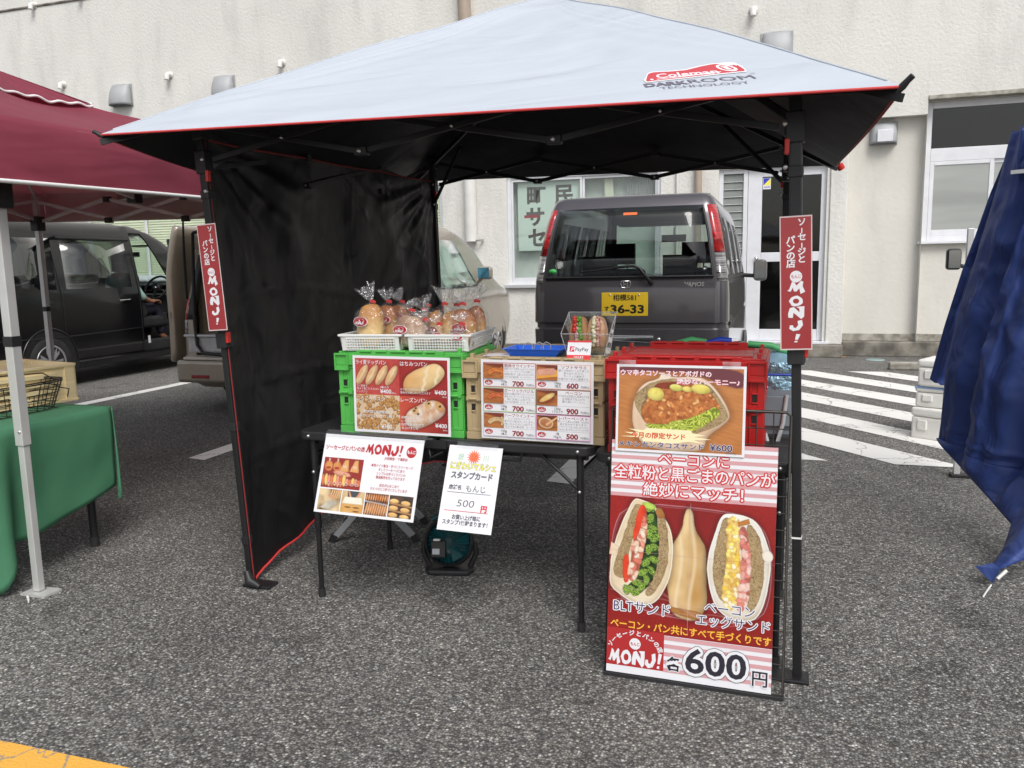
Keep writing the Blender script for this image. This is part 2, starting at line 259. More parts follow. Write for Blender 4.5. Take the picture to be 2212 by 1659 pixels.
# ---------------------------------------------------------------- mesh helpers
class MB:
    def __init__(s): s.v = []; s.f = []; s.mi = []; s.k = 0; s.sm = []
    def add(s, vs, fs, smooth=False):
        b = len(s.v); s.v += [tuple(p) for p in vs]
        for f in fs: s.f.append([b+i for i in f]); s.mi.append(s.k); s.sm.append(smooth)
        return s
    def box(s, c, d, rz=0, m=None):
        x, y, z = d[0]/2, d[1]/2, d[2]/2
        P = [Vector((i*x, j*y, k*z)) for i, j, k in ((-1,-1,-1),(1,-1,-1),(1,1,-1),(-1,1,-1),(-1,-1,1),(1,-1,1),(1,1,1),(-1,1,1))]
        R = Matrix.Rotation(rz, 3, 'Z') if m is None else m
        return s.add([R @ p + Vector(c) for p in P], [(0,3,2,1),(4,5,6,7),(0,1,5,4),(1,2,6,5),(2,3,7,6),(3,0,4,7)])
    def b2(s, x0, x1, y0, y1, z0, z1): return s.box(((x0+x1)/2, (y0+y1)/2, (z0+z1)/2), (x1-x0, y1-y0, z1-z0))
    def bar(s, a, b, w, h=None, roll=0):
        a = Vector(a); b = Vector(b); d = b-a; L = d.length
        q = d.to_track_quat('Y', 'Z').to_matrix() @ Matrix.Rotation(roll, 3, 'Y')
        return s.box((a+b)/2, (w, L, h or w), m=q)
    def tube(s, pts, r, n=8, cap=True, rs=None):
        pts = [Vector(p) for p in pts]; rings = []; N = len(pts); prev = None
        for i, p in enumerate(pts):
            t = (pts[min(i+1, N-1)] - pts[max(i-1, 0)]).normalized()
            if prev is None: a = t.orthogonal().normalized()
            else: a = (prev - t*prev.dot(t)); a = a.normalized() if a.length > 1e-6 else t.orthogonal().normalized()
            prev = a; c = t.cross(a); rr = rs[i] if rs else r
            rings.append([p + (a*cos(2*pi*k/n) + c*sin(2*pi*k/n))*rr for k in range(n)])
        vs = [q for R in rings for q in R]; fs = []
        for i in range(N-1):
            for k in range(n): fs.append((i*n+k, i*n+(k+1) % n, (i+1)*n+(k+1) % n, (i+1)*n+k))
        s.add(vs, fs, True)
        if cap: s.add(rings[0][::-1], [tuple(range(n))]); s.add(rings[-1], [tuple(range(n))])
        return s
    def prism(s, poly, y0, y1, plane='xz'):
        """extrude a polygon given in plane xz (along y), xy (along z) or yz (along x)"""
        n = len(poly)
        def P(a, b, c): return {'xz': (a, c, b), 'xy': (a, b, c), 'yz': (c, a, b)}[plane]
        vs = [P(a, b, y0) for a, b in poly] + [P(a, b, y1) for a, b in poly]
        fs = [tuple(range(n)), tuple(range(2*n-1, n-1, -1))] + [(i, n+i, n+(i+1) % n, (i+1) % n) for i in range(n)]
        return s.add(vs, fs)
    def lathe(s, prof, c=(0, 0, 0), n=24, axis='z', smooth=True):
        vs = []
        for r, h in prof:
            for k in range(n):
                a = 2*pi*k/n; p = (r*cos(a), r*sin(a), h)
                if axis == 'y': p = (p[0], p[2], p[1])
                if axis == 'x': p = (p[2], p[0], p[1])
                vs.append((p[0]+c[0], p[1]+c[1], p[2]+c[2]))
        fs = [(i*n+k, i*n+(k+1) % n, (i+1)*n+(k+1) % n, (i+1)*n+k) for i in range(len(prof)-1) for k in range(n)]
        return s.add(vs, fs, smooth)
    def grid(s, fn, nu, nv, smooth=True, wrap=False):
        vs = [fn(i/nu, j/nv) for j in range(nv+1) for i in range(nu+1)]
        w_ = nu+1
        return s.add(vs, [(j*w_+i, j*w_+i+1, (j+1)*w_+i+1, (j+1)*w_+i) for j in range(nv) for i in range(nu)], smooth)
    def shift(s, v0, fn):
        for i in range(v0, len(s.v)): s.v[i] = tuple(fn(Vector(s.v[i])))
        return s
def mesh(name, mb, mats, parent=None, bevel=0, loc=None, world=False, recalc=True, subs=0, solid=0, seg=2):
    me = bpy.data.meshes.new(name)
    vs = mb.v
    if world and parent is not None:
        inv = parent.matrix_basis.inverted() if parent.parent is None else (parent.parent.matrix_basis @ parent.matrix_basis).inverted()
        vs = [inv @ Vector(v) for v in vs]
    me.from_pydata([tuple(v) for v in vs], [], mb.f); me.update()
    if not isinstance(mats, (list, tuple)): mats = [mats]
    for m_ in mats: me.materials.append(m_)
    me.polygons.foreach_set('material_index', mb.mi); me.polygons.foreach_set('use_smooth', mb.sm)
    if recalc:
        bm = bmesh.new(); bm.from_mesh(me); bmesh.ops.recalc_face_normals(bm, faces=bm.faces); bm.to_mesh(me); bm.free()
    o = bpy.data.objects.new(name, me); C.objects.link(o)
    if parent is not None: o.parent = parent
    if loc: o.location = loc
    if solid: md = o.modifiers.new('solid', 'SOLIDIFY'); md.thickness = solid; md.offset = 0
    if subs: md = o.modifiers.new('subd', 'SUBSURF'); md.levels = md.render_levels = subs
    if bevel: md = o.modifiers.new('bevel', 'BEVEL'); md.width = bevel; md.segments = seg; md.limit_method = 'ANGLE'; md.angle_limit = radians(40)
    return o
def thing(name, label, cat, loc=(0, 0, 0), rz=0, group=None, mw=None):
    o = bpy.data.objects.new(name, None); C.objects.link(o); o.empty_display_size = 0.1
    if mw is not None: o.matrix_basis = mw
    else: o.location = loc; o.rotation_euler = (0, 0, rz)
    bpy.context.view_layer.update()
    o['label'] = label; o['category'] = cat
    if group: o['group'] = group
    return o
def tag(o, label, cat, group=None, kind=None):
    if kind: o['kind'] = kind
    else: o['category'] = cat
    if label: o['label'] = label
    if group: o['group'] = group
    return o
def struct(name, mb, m, **k):
    o = mesh(name, mb, m, **k); o['kind'] = 'structure'; return o
def dup(root, loc, rz, label, group=None):
    r_ = root.copy(); C.objects.link(r_); r_.location = loc; r_.rotation_euler = (0, 0, rz); r_['label'] = label
    if group: r_['group'] = group
    for ch in list(root.children):
        c = ch.copy(); C.objects.link(c); c.parent = r_
        for g in list(ch.children):
            d = g.copy(); C.objects.link(d); d.parent = c
    return r_
def inst(proto, parent, loc=None):
    c = proto.copy(); C.objects.link(c); c.parent = parent
    if loc: c.location = loc
    return c
def frame4(bl, br, tl):
    """matrix of a flat sheet: local x along its bottom, local y up its face, local z out of it"""
    bl, br, tl = Vector(bl), Vector(br), Vector(tl)
    x = (br-bl).normalized(); y = (tl-bl); y = (y - x*y.dot(x)).normalized(); z = x.cross(y)
    return Matrix(((x.x, y.x, z.x, bl.x), (x.y, y.y, z.y, bl.y), (x.z, y.z, z.z, bl.z), (0, 0, 0, 1)))

# ---------------------------------------------------------------- flat print (lettering, logos, pictures) laid on real sheets
_pm = {}
def ink(col, col2=None, sc=60.0, st=None):
    k = (tuple(col), tuple(col2) if col2 else None, sc, st)
    if k not in _pm:
        _pm[k] = plain('print_ink', col, 0.4, var=0, col2=col2, vs=sc, stretch=st, detail=4.0, coat=0.25)
    return _pm[k]
_fc = bpy.data.curves.new('font', 'FONT'); _fo = bpy.data.objects.new('font', _fc); C.objects.link(_fo)
_tc = {}
def glyphs(s, off=0.0, res=2):
    k = (s, off, res)
    if k not in _tc:
        _fc.body = s; _fc.size = 1.0; _fc.offset = off; _fc.resolution_u = res
        dg = bpy.context.evaluated_depsgraph_get(); dg.update()
        me = bpy.data.meshes.new_from_object(_fo.evaluated_get(dg))
        _tc[k] = ([(v.co.x, v.co.y) for v in me.vertices], [tuple(p.vertices) for p in me.polygons])
        bpy.data.meshes.remove(me)
    return _tc[k]
LOGO = {
 'M': [[(0,.2),(.12,.32),(.28,.97),(.42,.88),(.52,.62),(.78,1.02),(.90,.92),(.86,.55),(1.0,.08),(.74,-.1),(.68,.38),(.52,.12),(.38,.14),(.32,.46),(.2,.12)]],
 'N': [[(.02,.05),(.0,.4),(.12,.9),(.36,1.0),(.72,.5),(.70,.84),(.52,1.0),(1.02,1.04),(1.0,.1),(.82,-.1),(.34,.48),(.30,.02)]],
 'J': [[(.05,.5),(.0,.18),(.25,-.06),(.62,.04),(.86,.5),(.8,1.0),(.52,.9),(.56,.5),(.42,.24),(.27,.28),(.24,.5)]],
 '!': [[(.08,.32),(.16,1.04),(.42,.98),(.26,.30)], [(.03,.0),(.06,.16),(.24,.18),(.22,-.02)]],
}
WID = {'M': 1.0, 'O': .85, 'N': 1.02, 'J': .88, '!': .4}
class Print:
    def __init__(s, z0=0.0009, dz=0.00003): s.mb = MB(); s.m = []; s.z = z0; s.dz = dz
    def _k(s, m):
        if m not in s.m: s.m.append(m)
        s.mb.k = s.m.index(m); s.z += s.dz
    def tri(s, pts, faces, m):
        s._k(m); s.mb.add([(x, y, s.z) for x, y in pts], faces)
    def poly(s, pts, m): s.tri(pts, [tuple(range(len(pts)))], m)
    def rect(s, x0, y0, x1, y1, m): s.poly([(x0, y0), (x1, y0), (x1, y1), (x0, y1)], m)
    def ell(s, cx, cy, rx, ry, m, rot=0, n=24, wob=0, seed=0):
        R = random.Random(seed); P = []
        for k in range(n):
            a = 2*pi*k/n; q = 1 + wob*(R.random()-.5)*2
            x, y = rx*cos(a)*q, ry*sin(a)*q
            P.append((cx + x*cos(rot)-y*sin(rot), cy + x*sin(rot)+y*cos(rot)))
        s.poly(P, m)
    def text(s, t, x, y, h, m, bold=0.0, w=None, al='L', out=None, rot=0, slant=0.0):
        """h: cap height of the line; out=(material, offset) draws an outline first"""
        vs, _ = glyphs(t, 0.0)
        if not vs: return
        x0 = min(v[0] for v in vs); x1 = max(v[0] for v in vs)
        sy = h/0.86; sx = sy if w is None else w/(x1-x0)
        W = (x1-x0)*sx; dx = {'L': 0, 'C': -W/2, 'R': -W}[al]
        def lay(mm, off, ox, oy):
            vs, fs = glyphs(t, off, 3 if len(t) < 5 else 2); P = []
            for a, b in vs:
                u = (a-x0)*sx+dx+ox; v = b*sy+oy; u += slant*v
                P.append((x+u*cos(rot)-v*sin(rot), y+u*sin(rot)+v*cos(rot)))
            s.tri(P, fs, mm)
        if out:      # an outline: the same glyphs laid round a small circle
            n = out[2] if len(out) > 2 else 8; d0 = s.dz; s.dz = .000008
            for k in range(n): lay(out[0], 0.0, out[1]*sy*cos(2*pi*k/n), out[1]*sy*sin(2*pi*k/n))
            s.dz = d0
        lay(m, bold, 0, 0)
    def arc(s, t, cx, cy, r, a0, a1, h, m, bold=0.0, ry=None):
        n = len(t)
        for i, ch in enumerate(t):
            a = a0 + (a1-a0)*(i+.5)/n
            s.text(ch, cx+r*cos(a), cy+(ry or r)*sin(a), h, m, bold, al='C', rot=a-pi/2)
    def letter(s, ch, x, y, w, h, m, hole=None, rot=0):
        """one brush-like logo letter"""
        if ch == 'O':
            n = 14; o = [((.42+.42*cos(2*pi*k/n)*(1+.08*sin(3*k))), (.48+.5*sin(2*pi*k/n)*(1+.06*cos(2*k)))) for k in range(n)]
            i_ = [((.42+.2*cos(2*pi*k/n)), (.48+.24*sin(2*pi*k/n))) for k in range(n)]
            P = [(x+a*w, y+b*h) for a, b in o+i_]
            s.tri(P, [(k, (k+1) % n, n+(k+1) % n, n+k) for k in range(n)], m)
        else:
            for pl in LOGO[ch]: s.poly([(x+a*w, y+b*h) for a, b in pl], m)
    def logo(s, x, y, w, h, m):
        tot = sum(WID[c] for c in 'MONJ!')+.12; k = w/tot; cx = x
        for c in 'MONJ!': s.letter(c, cx, y, k*1.0, h, m); cx += (WID[c]+.03)*k
    def done(s, parent, name='print', label=None):
        o = mesh(name, s.mb, s.m, parent, recalc=False); o['kind'] = 'stuff'
        if label: o['label'] = label
        return o
def sheet(th, W, H, m=None, t=0.0012, name='sheet'):
    mb = MB(); mb.box((W/2, H/2, 0), (W, H, t)); return mesh(name, mb, m or M['sheet'], th)
RED = (0.42, 0.015, 0.022); DRED = (0.26, 0.02, 0.03); WHT = (0.74, 0.74, 0.77); BLK = (0.02, 0.018, 0.03); GRY = (0.13, 0.13, 0.15)
def brand_sticker(P, cx, cy, rx, ry, small=True):
    P.ell(cx, cy, rx*1.1, ry*1.14, ink(WHT)); P.ell(cx, cy, rx, ry, ink(RED))
    P.arc('ソーセージとパンの店', cx, cy-ry*.25, rx*.72, radians(150), radians(30), ry*.26, ink(WHT), 0.0, ry=ry*.85)
    P.ell(cx, cy+ry*.30, ry*.18, ry*.18, ink(WHT))
    P.logo(cx-rx*.68, cy-ry*.62, rx*1.36, ry*.72, ink(WHT))
# ================================================================ the setting
mb = MB(); mb.b2(-180, 180, -160, 180, -0.3, 0.0); struct('ground', mb, M['asphalt'])
def flat(name, pts, m, z=0.004):
    mb = MB(); mb.add([(x, y, z) for x, y in pts], [tuple(range(len(pts)))])
    return struct(name, mb, m, recalc=False)
for x in (-9.75, -6.83, -3.95, -1.26):
    flat('parking_line', [(x-.08, 4.75), (x+.08, 4.72), (x+.08, 10.4), (x-.08, 10.4)], M['paint_white'])
flat('yellow_line', [(-9, 1.40), (6, 1.38), (6, 1.60), (-9, 1.63)], M['paint_yellow'])
# hatched no-parking zone: slanted stripes clipped by its front, back and sides
def clip(poly, ax, lim, keep_less):
    out = []; n = len(poly)
    for i in range(n):
        a, b = poly[i], poly[(i+1) % n]; ia = (a[ax] <= lim) == keep_less; ib = (b[ax] <= lim) == keep_less
        if ia: out.append(a)
        if ia != ib:
            t = (lim-a[ax])/(b[ax]-a[ax]); out.append((a[0]+t*(b[0]-a[0]), a[1]+t*(b[1]-a[1])))
    return out
for k in range(-1, 10):
    c = 6.10+.965*k; P = [(-3, c+3.45), (6, c-6.9), (6, c-.5-6.9), (-3, c-.5+3.45)]
    for ax, lim, less in ((0, -.22, False), (0, 2.7, True), (1, 5.70, False), (1, 10.46, True)): P = clip(P, ax, lim, less) if P else P
    if len(P) > 2: flat('hatch_stripe', P, M['paint_white'])

# ---- the long pale building
wall = thing('pale_building', 'long cream stucco building closing off the back of the car park', 'building', (0, 12.2, 0))
def wall_holes(x0, x1, z0, z1, y, holes, depth=0.16):
    mb = MB()
    xs = sorted({x0, x1, *[h[0] for h in holes], *[h[1] for h in holes]}); zs = sorted({z0, z1, *[h[2] for h in holes], *[h[3] for h in holes]})
    for a, b in zip(xs, xs[1:]):
        for c, d in zip(zs, zs[1:]):
            if any(h[0] <= (a+b)/2 <= h[1] and h[2] <= (c+d)/2 <= h[3] for h in holes): continue
            mb.add([(a, y, c), (b, y, c), (b, y, d), (a, y, d)], [(0, 1, 2, 3)])
    for h in holes:
        a, b, c, d = h
        mb.add([(a, y, c), (b, y, c), (b, y, d), (a, y, d), (a, y+depth, c), (b, y+depth, c), (b, y+depth, d), (a, y+depth, d)], [(0, 4, 5, 1), (1, 5, 6, 2), (2, 6, 7, 3), (3, 7, 4, 0)])
    return mb
HL = [(-13.6, -8.3, 1.20, 2.62), (-7.4, -5.09, 1.20, 2.62), (-4.02, -1.66, 1.04, 2.70), (-.84, .60, .18, 2.62)]
mesh('wall', wall_holes(-30, 14, 0, 9.0, 0, HL+[(.64, 1.80, 0, 3.19), (1.8001, 14, 0, 3.425)]), M['stucco'], wall, recalc=False)
mb = wall_holes(.86, 14, .2, 3.42, .16, [(1.82, 3.44, 1.55, 3.368)], 0.14); mesh('wall', mb, M['stucco_s'], wall, recalc=False)
mb = MB(); mb.b2(.642, .86, -.03, .3, 0, 3.188); mesh('pier', mb, M['stucco'], wall, bevel=.012)
mb = MB(); mb.b2(-30, 14, 3.0, 3.3, 0, 9.02); mb.b2(-30, 14, .5, 3.0, 8.8, 9.0); mesh('roof', mb, M['concrete_b'], wall)
mb = MB()
mb.b2(.862, 14, -.05, .3, 0, .20); mb.b2(-.84, .858, -.28, .3, 0, .17); mb.b2(-30, -.842, -.06, .1, 0, .12)
mesh('plinth', mb, M['concrete'], wall, bevel=.012)
mb = MB(); mb.b2(.87, 14, .12, .158, .202, .30); mesh('bare_mortar_strip', mb, M['concrete_b'], wall, bevel=.004)
mb = MB(); mb.b2(1.803, 3.5, -.02, .158, 3.37, 3.424); mesh('lintel', mb, M['concrete_b'], wall, bevel=.006)
mb = MB(); mb.tube([(-30, -.004, 5.0+1.10), (-10.2, -.004, 6.165)], .022, 6); mesh('wall_joint', mb, M['concrete'], wall)

def window(name, label, x0, x1, z0, z1, y, mull, fr=.045, m=None, pane=None, back=None, group=None, d=.05, sash=True, bd=.3):
    t = thing(name, label, 'window', ((x0+x1)/2, y, z0), group=group)
    W = x1-x0; Hh = z1-z0; mb = MB(); a = W/2
    mb.b2(-a, -a+fr, 0, d, 0, Hh); mb.b2(a-fr, a, 0, d, 0, Hh); mb.b2(-a+fr+.001, a-fr-.001, 0, d, Hh-fr, Hh); mb.b2(-a+fr+.001, a-fr-.001, 0, d, 0, fr)
    mesh('frame', mb, m or M['alu_w'], t, bevel=.004)
    xs = [-a+fr] + [q-(x0+x1)/2 for q in mull] + [a-fr]
    for i, (p, q) in enumerate(zip(xs, xs[1:])):
        yy = .012 + .018*(i % 2); mb = MB(); s_ = .032
        p2, q2 = p+.002, q-.002
        mb.b2(p2, p2+s_, yy, yy+.022, fr+.002, Hh-fr-.002); mb.b2(q2-s_, q2, yy, yy+.022, fr+.002, Hh-fr-.002)
        mb.b2(p2+s_+.001, q2-s_-.001, yy, yy+.022, fr+.002, fr+.05); mb.b2(p2+s_+.001, q2-s_-.001, yy, yy+.022, Hh-fr-.04, Hh-fr-.002)
        if sash: mesh('sash', mb, m or M['alu_w'], t, bevel=.003)
        mb = MB(); mb.b2(p+s_, q-s_, yy+.008, yy+.013, fr+.045, Hh-fr-.035); mesh('pane', mb, pane or M['pane'], t)
    if back:
        mb = MB(); mb.b2(-a+.009, a-.009, bd, bd+.02, .0, Hh); mesh('room_behind', mb, back, t)
        mb = MB(); mb.b2(-a-.01, -a+.008, .06, .32, 0, Hh); mb.b2(a-.008, a+.01, .06, .32, 0, Hh); mb.b2(-a, a, .06, .32, Hh-.008, Hh+.01); mb.b2(-a, a, .06, .32, -.01, .008); mesh('reveal', mb, back, t)
    return t
def sill(x0, x1, z, y):
    return ((x0+x1)/2, y, z)
# blinds windows at the far left
for x0, x1, mul, lb in ((-13.6, -8.3, (-12.25, -10.95, -9.62), 'wide blind-covered window above the black minivan'), (-7.4, -5.09, (-6.2,), 'blind-covered window behind the bronze minivan')):
    t = window('blind_window', lb, x0, x1, 1.20, 2.62, 12.25, mul, back=M['grey_screen'])
    mb = MB()
    for i in range(int(1.34/.045)):
        z = .06+i*.045; mb.add([(-(x1-x0)/2+.06, .060, z), ((x1-x0)/2-.06, .060, z), ((x1-x0)/2-.06, .075, z+.042), (-(x1-x0)/2+.06, .075, z+.042)], [(0, 1, 2, 3)])
    b = mesh('blind', mb, M['blind'], t, solid=.002); b['kind'] = 'stuff'
    mb = MB(); mb.b2(-(x1-x0)/2-.03, (x1-x0)/2+.03, -.10, .0, -.04, -.002); mesh('sill', mb, M['alu'], t, bevel=.004)
# window with the paper notice
t = window('notice_window', 'sliding window with a pale lettered notice beside the grey van', -4.02, -1.66, 1.04, 2.70, 12.24, (-2.84,), back=M['grey_screen'], fr=.055, bd=.225)
mb = MB(); mb.b2(-1.22, 1.22, -.11, .0, -.05, -.002); mesh('sill', mb, M['alu'], t, bevel=.004)
nz = thing('window_notice', 'pale green paper notice with big black characters behind the window glass', 'notice', (-3.86, 12.335, 1.54), mw=Matrix(((1, 0, 0, -3.88), (0, 0, -1, 12.33), (0, 1, 0, 1.56), (0, 0, 0, 1))))
sheet(nz, 1.0, 1.06, ink((0.56, 0.66, 0.60)))
P = Print()
kk = ink((0.06, 0.055, 0.055), (0.12, 0.11, 0.11), 8)
for ch, x, y in (('町', .30, .72), ('サ', .28, .40), ('セ', .30, .08), ('民', .74, .72)): P.text(ch, x, y, .27, kk, .035, al='C')
P.rect(.10, .50, .34, .545, ink((.30, .03, .05)))
P.done(nz)
mb = MB(); mb.b2(-2.55, -2.05, 12.40, 12.42, 1.1, 2.7)
p_ = mesh('pennant', MB().add([(-2.52, 12.36, 2.66), (-2.40, 12.36, 2.66), (-2.36, 12.36, 2.0), (-2.52, 12.36, 2.0)], [(0, 1, 2, 3)]).add([(-2.52, 12.354, 2.13), (-2.365, 12.354, 2.13), (-2.36, 12.354, 2.0), (-2.52, 12.354, 2.0)], [(0, 1, 2, 3)]), [ink((.6, .62, .5)), ink((.05, .35, .2))], recalc=False, solid=.004)
p_.data.polygons[1].material_index = 1; tag(p_, 'cream and green cloth hanging inside the notice window', 'cloth')
mb = MB()
for i in range(14): mb.b2(-2.18+i*.034, -2.165+i*.034, 12.38, 12.39, 2.1, 2.66)
tag(mesh('indoor_grille', mb, M['vent']), 'grey slatted grille seen through the right half of the notice window', 'grille')
# louvre window and door in one pale frame
t = thing('louvre_window', 'narrow louvred window left of the glazed door', 'window', (-.66, 12.26, .2))
mb = MB()
mb.b2(-.18, -.12, 0, .06, 0, 2.42); mb.b2(.155, .215, 0, .06, 0, 2.42); mb.b2(-.119, .154, 0, .06, 2.36, 2.42); mb.b2(-.119, .154, 0, .06, 0, .75); mesh('frame', mb, M['alu_w'], t, bevel=.004)
for i in range(15):
    mb = MB(); z = .80+i*.104
    mb.box((.018, .03, z+.045), (.268, .005, .104), m=Matrix.Rotation(radians(-11), 3, 'X')); sl_ = mesh('slat', mb, M['louvre'], t); mb = MB(); mb.box((.018, .018, z-.006), (.268, .008, .006)); mesh('slat_edge', mb, M['alu_w'], sl_)
mb = MB(); mb.b2(-.119, .154, .1, .12, .75, 2.36); mesh('room_behind', mb, M['grey_screen'], t)
t = thing('glazed_door', 'silver framed door with wired glass panes behind the red and white pole sign', 'door', (.09, 12.27, .2))
mb = MB(); mb.b2(-.53, -.34, 0, .06, 0, 2.42); mb.b2(.44, .53, 0, .06, 0, 2.42); mb.b2(-.339, .439, 0, .06, 2.30, 2.42); mb.b2(-.339, .439, 0, .06, 1.12, 1.25); mb.b2(-.339, .439, 0, .06, 0, .16); mesh('leaf_frame', mb, M['alu_w'], t, bevel=.004)
for z0, z1 in ((.16, 1.12), (1.25, 2.30)):
    mb = MB(); mb.b2(-.338, .438, .02, .028, z0, z1); mesh('pane', mb, M['pane_dark'], t)
mb = MB()
for z0, z1 in ((.16, 1.12), (1.25, 2.30)):
    Wd, Hd = .776, z1-z0
    for sgn in (1, -1):
        for i in range(-20, 46):
            c = i*.034; pts = []
            # line x = c + sgn*t ... clipped to the pane
            for tt in (0.0, Hd): pts.append((c + sgn*tt if sgn > 0 else c - tt + Hd - Hd, tt))
            (xa, za), (xb, zb) = pts
            if abs(xb-xa) < 1e-6: continue
            lo, hi = 0.0, 1.0; dx = xb-xa
            t0, t1 = (0-xa)/dx, (Wd-xa)/dx
            if t0 > t1: t0, t1 = t1, t0
            lo = max(lo, t0); hi = min(hi, t1)
            if hi-lo < .01: continue
            A = (-.338+xa+dx*lo, .0295, z0+Hd*lo); B = (-.338+xa+dx*hi, .0295, z0+Hd*hi); mb.tube([A, B], .0012, 3, cap=False)
o = mesh('wire_mesh', mb, M['vent'], t); o['kind'] = 'stuff'
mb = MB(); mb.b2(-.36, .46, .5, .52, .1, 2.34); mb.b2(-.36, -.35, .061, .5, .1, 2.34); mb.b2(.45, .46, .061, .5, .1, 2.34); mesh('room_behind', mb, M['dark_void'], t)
mb = MB(); mb.tube([(-.40, 0, 1.17), (-.40, -.05, 1.17)], .016, 10); mb.lathe([(.0, -.055), (.03, -.05), (.03, -.03), (.012, -.02)], (-.40, 0, 1.17), 12, 'y'); mesh('knob', mb, M['chrome'], t)
for z in (.5, 1.5, 2.1):
    mb = MB(); mb.b2(.532, .55, -.01, .05, z, z+.11); mesh('hinge', mb, M['concrete_b'], t)
mb = MB(); mb.b2(-.93+.09, .60-.09+.09, -.16, .0, -.04, -.002); mesh('threshold', mb, M['alu_w'], t, bevel=.004)
st = thing('security_sticker', 'small square blue and yellow security sticker on the door glass', 'sticker', mw=Matrix(((1, 0, 0, -.242), (0, 0, -1, 12.286), (0, 1, 0, 2.33), (0, 0, 0, 1))))
sheet(st, .105, .155); P = Print(); P.poly([(.006, .055), (.006, .15), (.099, .15)], ink((.02, .04, .50))); P.poly([(.006, .055), (.099, .15), (.099, .055)], ink((.85, .75, .05))); P.text('ALSOK', .012, .018, .028, ink((.03, .06, .35)), .03, w=.08, slant=.2); P.done(st)
# right-hand window
t = thing('tall_window', 'tall silver window with dark transom above frosted sliding panes', 'window', (2.63, 12.40, 1.55))
mb = MB(); mb.b2(-.81, -.74, 0, .06, 0, 1.816); mb.b2(.74, .81, 0, .06, 0, 1.816); mb.b2(-.739, .739, 0, .06, 1.735, 1.816); mb.b2(-.739, .739, 0, .06, 1.05, 1.22); mb.b2(-.739, .739, 0, .06, 0, .07); mesh('frame', mb, M['alu_w'], t, bevel=.004)
mb = MB(); mb.b2(-.739, .739, .03, .036, 1.22, 1.735); mesh('transom_pane', mb, M['pane_dark'], t)
for x0, x1, y in ((-.738, .02, .0), (-.02, .738, .026)):
    mb = MB(); mb.b2(x0, x0+.05, y+.002, y+.025, .071, 1.049); mb.b2(x1-.05, x1, y+.002, y+.025, .071, 1.049); mb.b2(x0+.051, x1-.051, y+.002, y+.025, .071, .15); mb.b2(x0+.051, x1-.051, y+.002, y+.025, 1.00, 1.049); mesh('sash', mb, M['alu_w'], t, bevel=.003)
    mb = MB(); mb.b2(x0+.05, x1-.05, y+.012, y+.018, .15, 1.0); mesh('frosted_pane', mb, M['frosted'], t)
mb = MB(); mb.b2(.035, .05, -.012, .002, .42, .50); mesh('latch', mb, M['vent'], t)
mb = MB(); mb.b2(-.86, .86, -.14, -.001, -.035, -.002); mesh('sill', mb, M['alu_w'], t, bevel=.004)
mb = MB(); mb.b2(-.76, .76, .5, .52, .9, 1.8); mb.b2(-.2, -.16, .3, .34, 1.15, 1.7); mb.b2(.1, .14, .3, .34, 1.15, 1.7); mesh('room_behind', mb, M['dark_void'], t)  # near-black backing stands in for the dark reflection in the transom
# vent hoods
def hood(x, z, label, y=12.2, s=1.0, open_front=False):
    t = thing('vent_hood', label, 'vent', (x, y, z), group='grey vent hoods along the building wall'); 
    mb = MB(); w_, h_, d_ = .20*s, .34*s, .20*s
    def sec(u, v):
        a = pi*(u); # across
        ww = w_*(1-.18*v**3)
        x_ = -ww*cos(a); n_ = abs(sin(a))**.45
        return (x_, -d_*n_*(1-.55*v**2.2), -h_/2+h_*v)
    mb.grid(sec, 18, 8)
    top = [sec(i/18, 1) for i in range(19)]; mb.add(top+[(0, 0, h_/2)], [tuple(range(20))])
    mesh('hood', mb, M['vent'], t, solid=.006)
    mb = MB(); mb.b2(-w_-.012, w_+.012, -.012, -.001, -h_/2-.012, h_/2+.012); mesh('back_plate', mb, M['vent'], t, bevel=.003)
    if open_front:
        mb = MB(); mb.b2(-w_*.55, w_*.62, -d_-.01, -d_+.004, -h_*.45, h_*.12); mesh('front_panel', mb, M['alu_w'], t, bevel=.006)
hood(-11.15, 4.45, 'grey rounded vent hood on the wall above the maroon tent roof', s=1.05)
hood(-9.0, 4.42, 'grey vent hood half hidden behind the left slope of the white canopy')
hood(-.106, 4.22, 'grey vent hood high on the wall right of the white canopy peak', 12.2)
hood(1.295, 3.0, 'grey vent hood under the wall overhang near the tall window', 12.36, .82, True)
for i, (x, z, lb) in enumerate(((-12.95, 6.14, 'small white pipe stub nearest the top left corner of the wall'), (-11.85, 6.2, 'small white pipe stub second from the left on the upper wall'), (-12.45, 4.72, 'small white pipe stub just above the maroon tent roof'), (-10.1, 4.68, 'small white pipe stub midway between the two left vent hoods'), (-7.85, 4.68, 'small white pipe stub right of the half hidden vent hood'), (-.42, 4.68, 'small white pipe stub above the vent hood right of the canopy peak'), (1.0, 5.1, 'small white pipe stub at the top edge right of the canopy'))):
    yy = 12.2
    t = thing('pipe_stub', lb, 'pipe', (x, yy, z), group='small drain pipe stubs on the upper wall')
    mb = MB(); mb.tube([(0, 0, .03), (0, -.06, .035), (0, -.09, .02), (0, -.10, -.06)], .042, 12); mesh('elbow', mb, M['pvc'], t)
    mb = MB(); mb.lathe([(.0, -.004), (.065, -.004), (.065, -.014), (.0, -.016)], (0, 0, .03), 14, 'y'); mesh('collar', mb, M['pvc'], t)
